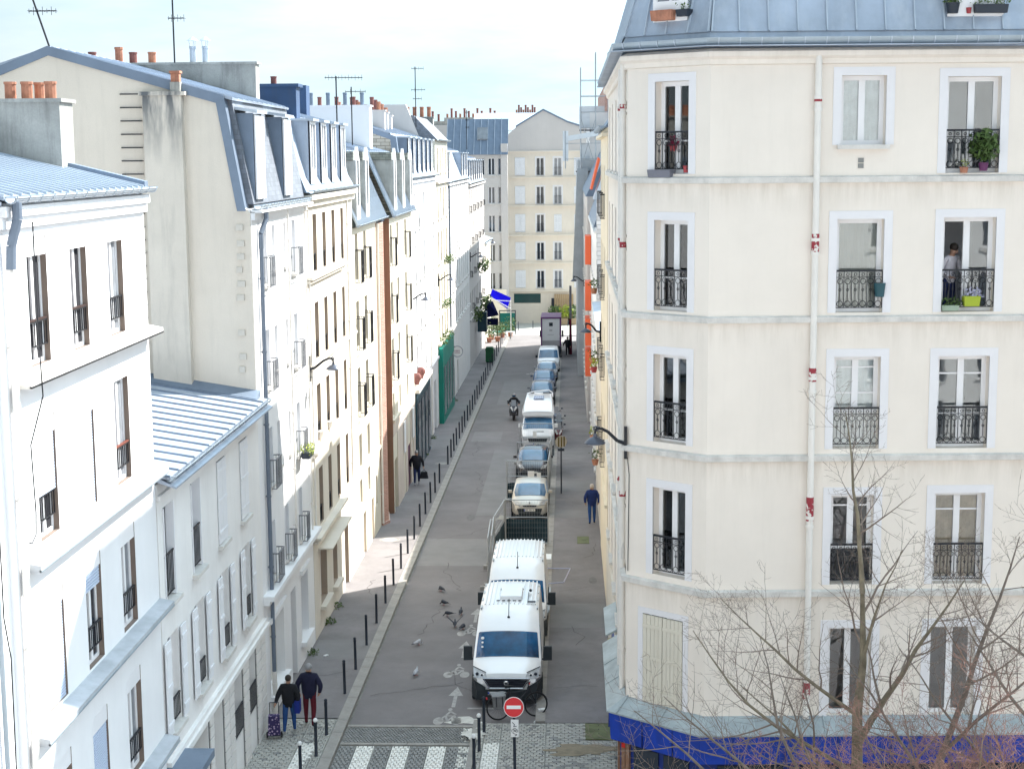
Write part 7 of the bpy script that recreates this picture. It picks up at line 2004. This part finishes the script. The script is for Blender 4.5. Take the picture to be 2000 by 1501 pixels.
# ---- cafe at the far left corner
cf = thing('cafe_awning', 'bright blue folding awning with white arms at the far corner cafe', 'awning', (-8.3, 163.5, gz(163)))
AB = M('awning_blue', (.004, .003, .20), 1.0, var=.06, spec=0.0); AN = M('awning_navy', (.003, .004, .018), 1.0, spec=0.0)
def awn(root, P, mat, th=.06):
    P = [Vector(p) for p in P]; n_ = (P[1] - P[0]).cross(P[3] - P[0]).normalized() * th
    part('canvas', MB().hexa([tuple(p) for p in P] + [tuple(p + n_) for p in P]), mat, root)
cf.location = (-8.3, 162, gz(162))
awn(cf, [(.26, .9, 5.1), (2.2, .9, 4.2), (1.9, -.9, 3.25), (.05, -.9, 4.55)], AB)
part('arm', MB().tube((.0, -1.0, 4.5), (2.3, -1.0, 3.2), .05, 5), WP, cf); part('arm', MB().tube((.6, -.95, 4.1), (2.3, -.95, 4.0), .045, 5), WP, cf); part('post', MB().tube((2.25, -.9, 0), (2.25, -.9, 4.1), .04, 5), WP, cf)
cf = thing('cafe_awning', 'dark navy awning in front of the bright blue one', 'awning', (-8.7, 157, gz(157)))
awn(cf, [(.0, .7, 4.45), (.95, .7, 4.15), (1.6, -.9, 2.95), (.0, -.9, 2.6)], AN)
part('side_panel', MB().box(-.0, 1.55, -.95, -.9, 1.9, 2.6), AN, cf)
def potted(label, x, y, h, r_, mat, seed, n=160, s=.12, cat='potted plant', potm=POT):
    t = thing('potted_plant', label, cat, gp(x, y))
    part('pot', MB().lathe([(.2, 0), (.28, .45), (.3, .5), (.22, .5)], n=12), potm, t, True)
    part('stem', MB().tube((0, 0, .4), (.05, 0, h * .7), .03, 5), M('stem_brown', (.12, .08, .05)), t)
    o = part('foliage', foliage(MB(), (0, 0, h * .65), r_, n, s, seed, h / r_ * .5), mat, t); return t
for i, (x, y, h, r_) in enumerate([(-8.1, 156.5, 2.2, .8), (-7.3, 157.5, 1.9, .6), (-8.0, 159.5, 2.6, .8), (-6.2, 163, 2.0, .7), (-7.0, 162, 1.5, .5)]):
    potted(['bushy green plant nearest in the cafe corner', 'slim green plant in the cafe corner beside the kerb', 'tall green plant under the navy awning', 'palm like plant at the right edge of the cafe', 'small plant between the cafe tables'][i], x, y, h, r_, FOL, i + 60)
for i, (x, y) in enumerate([(-7.5, 160.8), (-6.8, 164.8), (-6.1, 160.5)]):
    t = thing('cafe_table', ['teal cafe table nearest the plants', 'teal cafe table under the blue awning', 'grey cafe table at the kerb'][i], 'table', gp(x, y), group='cafe tables')
    part('table_top', MB().box(-.45, .45, -.35, .35, .72, .76), TEAL if i < 2 else WP, t); part('leg', MB().tube((0, 0, 0), (0, 0, .72), .04, 6), STEEL, t)
t = thing('cafe_screen', 'teal glazed screen closing the side of the cafe terrace', 'screen', gp(-6.6, 166)); part('panel', MB().box(-.8, .8, -.02, .02, .3, 2.3), M('teal_glass', (.01, .12, .11), .1), t); part('frame', MB().box(-.9, -.8, -.05, .05, 0, 2.6).box(.8, .9, -.05, .05, 0, 2.6).box(-.8, .8, -.05, .05, 2.5, 2.6), STEEL, t)
for i, (x, m_, lab) in enumerate([(-1.6, FOL, 'green planter bushes right of the far dark door'), (-.3, FOLY, 'yellow green planter bush in front of the beige wall'), (.5, FOL, 'dark planter bush at the foot of the closing facade')]):
    t = thing('planter', lab, 'planter', (x, 179.5, gz(179.5))); part('box', MB().box(-.6, .6, -.4, .4, 0, .7), M('planter_wood', (.35, .26, .17)), t); part('foliage', foliage(MB(), (0, 0, 1.5), .95, 240, .16, 80 + i, .9), m_, t)
t = thing('timber_screen', 'brown timber screen against the beige wall behind the planters', 'screen', (-1.7, 181.7, gz(181.7))); [part('plank', MB().box(i * .25, i * .25 + .23, -.1, 0, 0, 3.4), M('screen_wood', (.42, .30, .18), .8), t) for i in range(9)]

# ---- weeds along the left wall
for i, (x, y, n) in enumerate([(-8.36, 48.3, 60), (-8.38, 52.0, 70), (-8.4, 54.0, 50), (-8.3, 87.2, 90), (-8.35, 93.5, 60), (-8.3, 111, 60)]):
    w = foliage(MB(), (0, 0, .1), .26, n, .05, 100 + i, .5); o = solo('weeds', w, FOL, ['green weeds nearest at the foot of the left wall', 'green weeds under the second shop window', 'small weeds by the rusty corner', 'weeds beside the dark teal shopfront', 'weeds after the dark teal shopfront', 'weeds at the green shopfront'][i], 'weeds', loc=gp(x, y)); o['kind'] = 'stuff'

# ---- flowers and boxes on the corner building and on the left
def on(F, x, y, z): p = F @ Vector((x, y, z)); return (p.x, p.y, p.z)
def pot_on(F, x, y, z, label, pm, fm, r_=.12, h=.16, fr=.2, n=90, s=.05, sz=1.0, cat='potted plant', fz=None):
    t = thing('flower_pot', label, cat, on(F, x, y, z))
    part('pot', MB().lathe([(r_ * .75, 0), (r_, h), (r_ * .85, h)], n=12), pm, t, True)
    if fm: part('foliage', foliage(MB(), (0, 0, fz or (h + fr * .6)), fr, n, s, int(abs(x) * 100 + z * 10), sz), fm, t)
    return t
def box_on(F, x, y, z, w, label, m_, fm=None, h=.2, d=.2, n=140, fr=.16):
    t = thing('window_box', label, 'window box', on(F, x, y, z)); a = math.atan2((F @ Vector((1, 0, 0)) - F @ Vector((0, 0, 0))).y, (F @ Vector((1, 0, 0)) - F @ Vector((0, 0, 0))).x); t.rotation_euler = (0, 0, a)
    part('box', MB().hexa([(-w / 2 + .02, -d / 2, 0), (w / 2 - .02, -d / 2, 0), (w / 2 - .02, d / 2, 0), (-w / 2 + .02, d / 2, 0), (-w / 2, -d / 2 - .02, h), (w / 2, -d / 2 - .02, h), (w / 2, d / 2 + .02, h), (-w / 2, d / 2 + .02, h)]), m_, t)
    if fm:
        fo = MB()
        for k in range(int(w / .12)): foliage(fo, (-w / 2 + .08 + k * .12, 0, h + .06), fr, int(n / (w / .12)), .035, k + int(z * 7), .8)
        part('foliage', fo, fm, t)
    return t
box_on(FC, .95, -.02, 14.345, .62, 'long grey flower box on the ledge of the top chamfer window', M('grey_plastic_box', (.16, .165, .20), .5), h=.17, d=.2)
pot_on(FC, 1.55, .06, 14.45, 'red pot at the right end of the top chamfer window', REDP, None, .07, .15)
pot_on(FC, 1.15, .15, 14.92, 'dark red leaved plant behind the railing of the top chamfer window', REDP, M('dark_red_leaves', (.22, .02, .06), .7, var=.4, scale=9), .08, .12, .14, 70, .05)
pot_on(F1, 5.95, .0, 14.44, 'green palm like plant on the top right window ledge', M('purple_pot', (.12, .03, .10), .6), FOL, .11, .18, .36, 260, .09, 1.0, fz=.55)
pot_on(F1, 5.52, -.02, 14.40, 'small terracotta pot with dry stems on the top right window ledge', POT, FOLY, .10, .13, .12, 30, .03)
box_on(F1, 5.78, .0, 11.50, .36, 'yellow green flower box hooked on the railing of the open window', M('lime_box', (.34, .42, .03), .6), M('white_violet_flowers', (.5, .48, .62), .8, var=.3, scale=20), h=.22)
box_on(F1, 5.32, -.0, 11.40, .38, 'low pale green flower box at the left of the open window', M('pale_green_box', (.30, .38, .30), .6), FOL, h=.12, d=.14)
pot_on(F1, 3.76, -.02, 11.72, 'dark green watering pot hanging on the railing of the blind window', M('dark_teal_pot', (.02, .08, .10), .5), None, .13, .3)
box_on(FC, 1.05, -.10, 17.74, .56, 'terracotta window box at the chamfer roof dormer', POT, None, h=.22, d=.24)
box_on(FC, 1.55, -.06, 17.80, .30, 'dark window box beside the terracotta one at the roof dormer', STEEL, FOL, h=.15, d=.2, n=40)
pot_on(F1, 5.15, -.08, 17.78, 'round green plant in a dark pot at the right roof dormer', STEEL, FOL, .15, .22, .24, 200, .05)
box_on(F1, 5.95, -.08, 17.78, .72, 'long dark box with green plants at the right roof dormer', STEEL, FOL, h=.18, d=.22, n=160)
pot_on(F1, 5.5, -.06, 17.78, 'small red pot at the right roof dormer', REDP, None, .06, .12)
FL3 = FR(XL, 41.45, 90)
box_on(FL3, 6.25, -.28, 5.55, .9, 'yellow green leafy plant spilling over a balcony of the tall white building', STEEL, FOLY, h=.2, d=.24, n=300, fr=.28)
# ================================================================ bare trees in front of the corner building
BARK = M('grey_brown_bark', (.165, .14, .12), .9, var=.35, scale=6, bump=.6, bscale=14)
BARKG = M('mossy_bark', (.18, .155, .11), .9, var=.4, scale=5, bump=.6, bscale=14)
TWIG = M('dark_twig', (.19, .15, .125), .9, var=.25, scale=6)
TWIGR = M('reddish_twig', (.27, .15, .12), .85, var=.3, scale=5)
def grow(mb_l, p, d, r_, L, lev, rg, maxlev, up=.25, fork=.55, nseg=5, dens=1.0):
    """one curved shoot; side shoots start along it"""
    q = Vector(p); d = Vector(d).normalized(); seg = L / nseg; pts = [q.copy()]; dirs = [d.copy()]
    for i in range(nseg):
        d = (d + Vector((rg.gauss(0, .10), rg.gauss(0, .10), rg.gauss(0, .06) + up * .14))).normalized()
        q = q + d * seg; pts.append(q.copy()); dirs.append(d.copy())
    mb = mb_l[min(lev, len(mb_l) - 1)]
    sides = 8 if lev == 0 else (6 if lev == 1 else (4 if lev == 2 else 3))
    for i in range(nseg):
        a, b_ = r_ * (1 - .85 * i / nseg), r_ * (1 - .85 * (i + 1) / nseg)
        mb.tube(pts[i], pts[i + 1], max(a, .0028), sides, max(b_, .0022), cap=False)
    if lev >= maxlev: return
    n = int({0: 10, 1: 11, 2: 7, 3: 3}.get(lev, 3) * dens)
    for k in range(n):
        t_ = .22 + .76 * (k + rg.random() * .8) / n
        i = min(nseg - 1, int(t_ * nseg)); f = t_ * nseg - i
        p0 = pts[i].lerp(pts[i + 1], f); dd = dirs[i]
        ax = dd.orthogonal().normalized(); ax.rotate(Matrix.Rotation(rg.uniform(0, 6.28), 3, dd))
        nd = (dd * (1 - fork) + ax * fork * 1.25 + Vector((0, 0, up * .35))).normalized()
        rr = max(r_ * (1 - .85 * t_) * .55, .0035)
        grow(mb_l, p0, nd, rr, L * rg.uniform(.34, .56) * (1.12 - .5 * t_), lev + 1, rg, maxlev, up, fork, max(3, nseg - 1), dens)
def tree(label, x, y, limbs, seed, maxlev=3, twig=TWIG, bark=BARK, base=None, dens=1.0, up=.3):
    z0 = gz(y) + .06
    t = thing('bare_tree', label, 'tree', (x, y, z0))
    rg = random.Random(seed); tr, tw = MB(), MB()
    for (p0, p1, r0, r1) in base or []: tr.tube(p0, p1, r0, 9, r1)
    part('trunk', tr, bark, t, True)
    for (p, d, r_, L, lv) in limbs:
        br = MB(); grow([tr, br, tw, tw, tw], p, d, r_, L, max(1, lv), rg, maxlev, up, .55, 7, dens)
        part('limb', br, bark, t, True)
    o = part('twigs', tw, twig, t); o['kind'] = 'stuff'
    return t
# upright tree before the second window column (heights above its own ground)
TY = 29.6
tree('tall upright bare tree with mossy trunk, its top reaching the railing right of the downpipe', 5.70, TY,
     [((.02, 0, 7.0), (.05, .02, 1), .055, 3.6, 1), ((.0, 0, 3.9), (.62, .1, .78), .075, 3.9, 1), ((0, 0, 4.5), (-.78, -.05, .62), .05, 3.6, 1),
      ((0, 0, 3.3), (-.95, .1, .42), .055, 4.4, 1), ((.0, 0, 5.3), (.35, -.1, 1), .04, 3.0, 1), ((0, 0, 6.0), (-.4, .1, 1), .03, 1.9, 2), ((0, 0, 2.6), (-.9, .0, .75), .05, 3.6, 1), ((.05, 0, 6.6), (.5, .1, .8), .032, 2.0, 2)],
     11, 4, base=[((0, 0, 0), (.02, 0, 2.4), .15, .13), ((.02, 0, 2.4), (-.02, 0, 4.6), .13, .10), ((-.02, 0, 4.6), (.07, 0, 5.6), .10, .07), ((.07, 0, 5.6), (.02, 0, 7.0), .07, .045)], bark=BARKG, dens=1.0)
tree('forked bare tree with a leaning dark limb between the two window columns', 6.75, 28.9,
     [((.45, 0, 4.0), (.12, .1, 1), .065, 4.6, 1), ((.25, 0, 3.1), (-.45, 0, .9), .05, 3.2, 1), ((.45, 0, 4.0), (.75, -.1, .75), .045, 3.4, 1), ((.05, 0, 2.2), (.9, 0, .5), .05, 3.0, 1)],
     23, 4, base=[((-.35, 0, 0), (-.1, 0, 1.8), .15, .12), ((-.1, 0, 1.8), (.45, 0, 4.0), .12, .075)], dens=1.0)
tree('bare tree with slim grey trunk at the right edge of the view', 8.15, 27.6,
     [((.35, 0, 4.6), (.1, 0, 1), .06, 4.4, 1), ((.15, 0, 3.3), (-.6, 0, .8), .05, 3.6, 1), ((.4, 0, 5.0), (-.7, 0, .8), .04, 2.6, 1), ((.45, 0, 6.2), (-.85, 0, .35), .035, 2.0, 1), ((.2, 0, 3.6), (.7, .1, .8), .045, 3.0, 1), ((0, 0, 2.2), (-.5, .2, .9), .04, 3.2, 1)],
     31, 4, base=[((-.2, 0, 0), (0, 0, 2.4), .14, .11), ((0, 0, 2.4), (.35, 0, 4.6), .11, .065)], dens=1.1)
tree('wide bare tree whose low branches sweep left over the blue shop fascia', 5.0, 28.0,
     [((-.1, 0, 2.35), (-1, .1, .50), .06, 4.6, 1), ((-.1, 0, 2.6), (-.85, .15, .78), .055, 4.3, 1), ((0, 0, 2.2), (-1, .2, .30), .05, 4.2, 1), ((0, 0, 2.8), (-.65, .0, .9), .05, 4.0, 1), ((.1, 0, 2.9), (-.45, .1, .95), .045, 3.2, 1), ((-.2, 0, 2.0), (-1, -.1, .12), .05, 2.9, 1), ((.15, 0, 2.6), (.6, .1, .8), .045, 3.2, 1), ((0, 0, 2.2), (.95, 0, .4), .05, 3.4, 1)],
     47, 4, base=[((0, 0, 0), (0, 0, 2.9), .16, .09)], dens=.9)
for i, (x, y, h, sd) in enumerate([(6.1, 25.6, 5.4, 5), (7.0, 25.0, 6.4, 8), (5.2, 25.2, 4.6, 13), (4.2, 26.0, 3.9, 17), (7.7, 26.2, 5.6, 19), (6.6, 27.0, 4.8, 29)]):
    lim = [((0, 0, 1.4 + .28 * k), (math.cos(k * 2.4) * .8, math.sin(k * 2.4) * .3, .9), .028, h * .55, 1) for k in range(7)]
    tree(['young tree with reddish twigs nearest to the camera, below the second tree', 'young tree with reddish twigs in the lower right corner', 'young tree with reddish twigs at the bottom centre of the tree group', 'low reddish young tree farthest left, before the blue fascia', 'reddish young tree touching the right edge of the view', 'reddish young tree standing right behind the mossy trunk'][i], x, y,
         lim, sd, 4, twig=TWIGR, base=[((0, 0, 0), (0, 0, h * .62), .07, .03)], dens=1.0, up=.35, bark=M('pale_young_bark', (.20, .15, .11), .9, var=.3, scale=8))
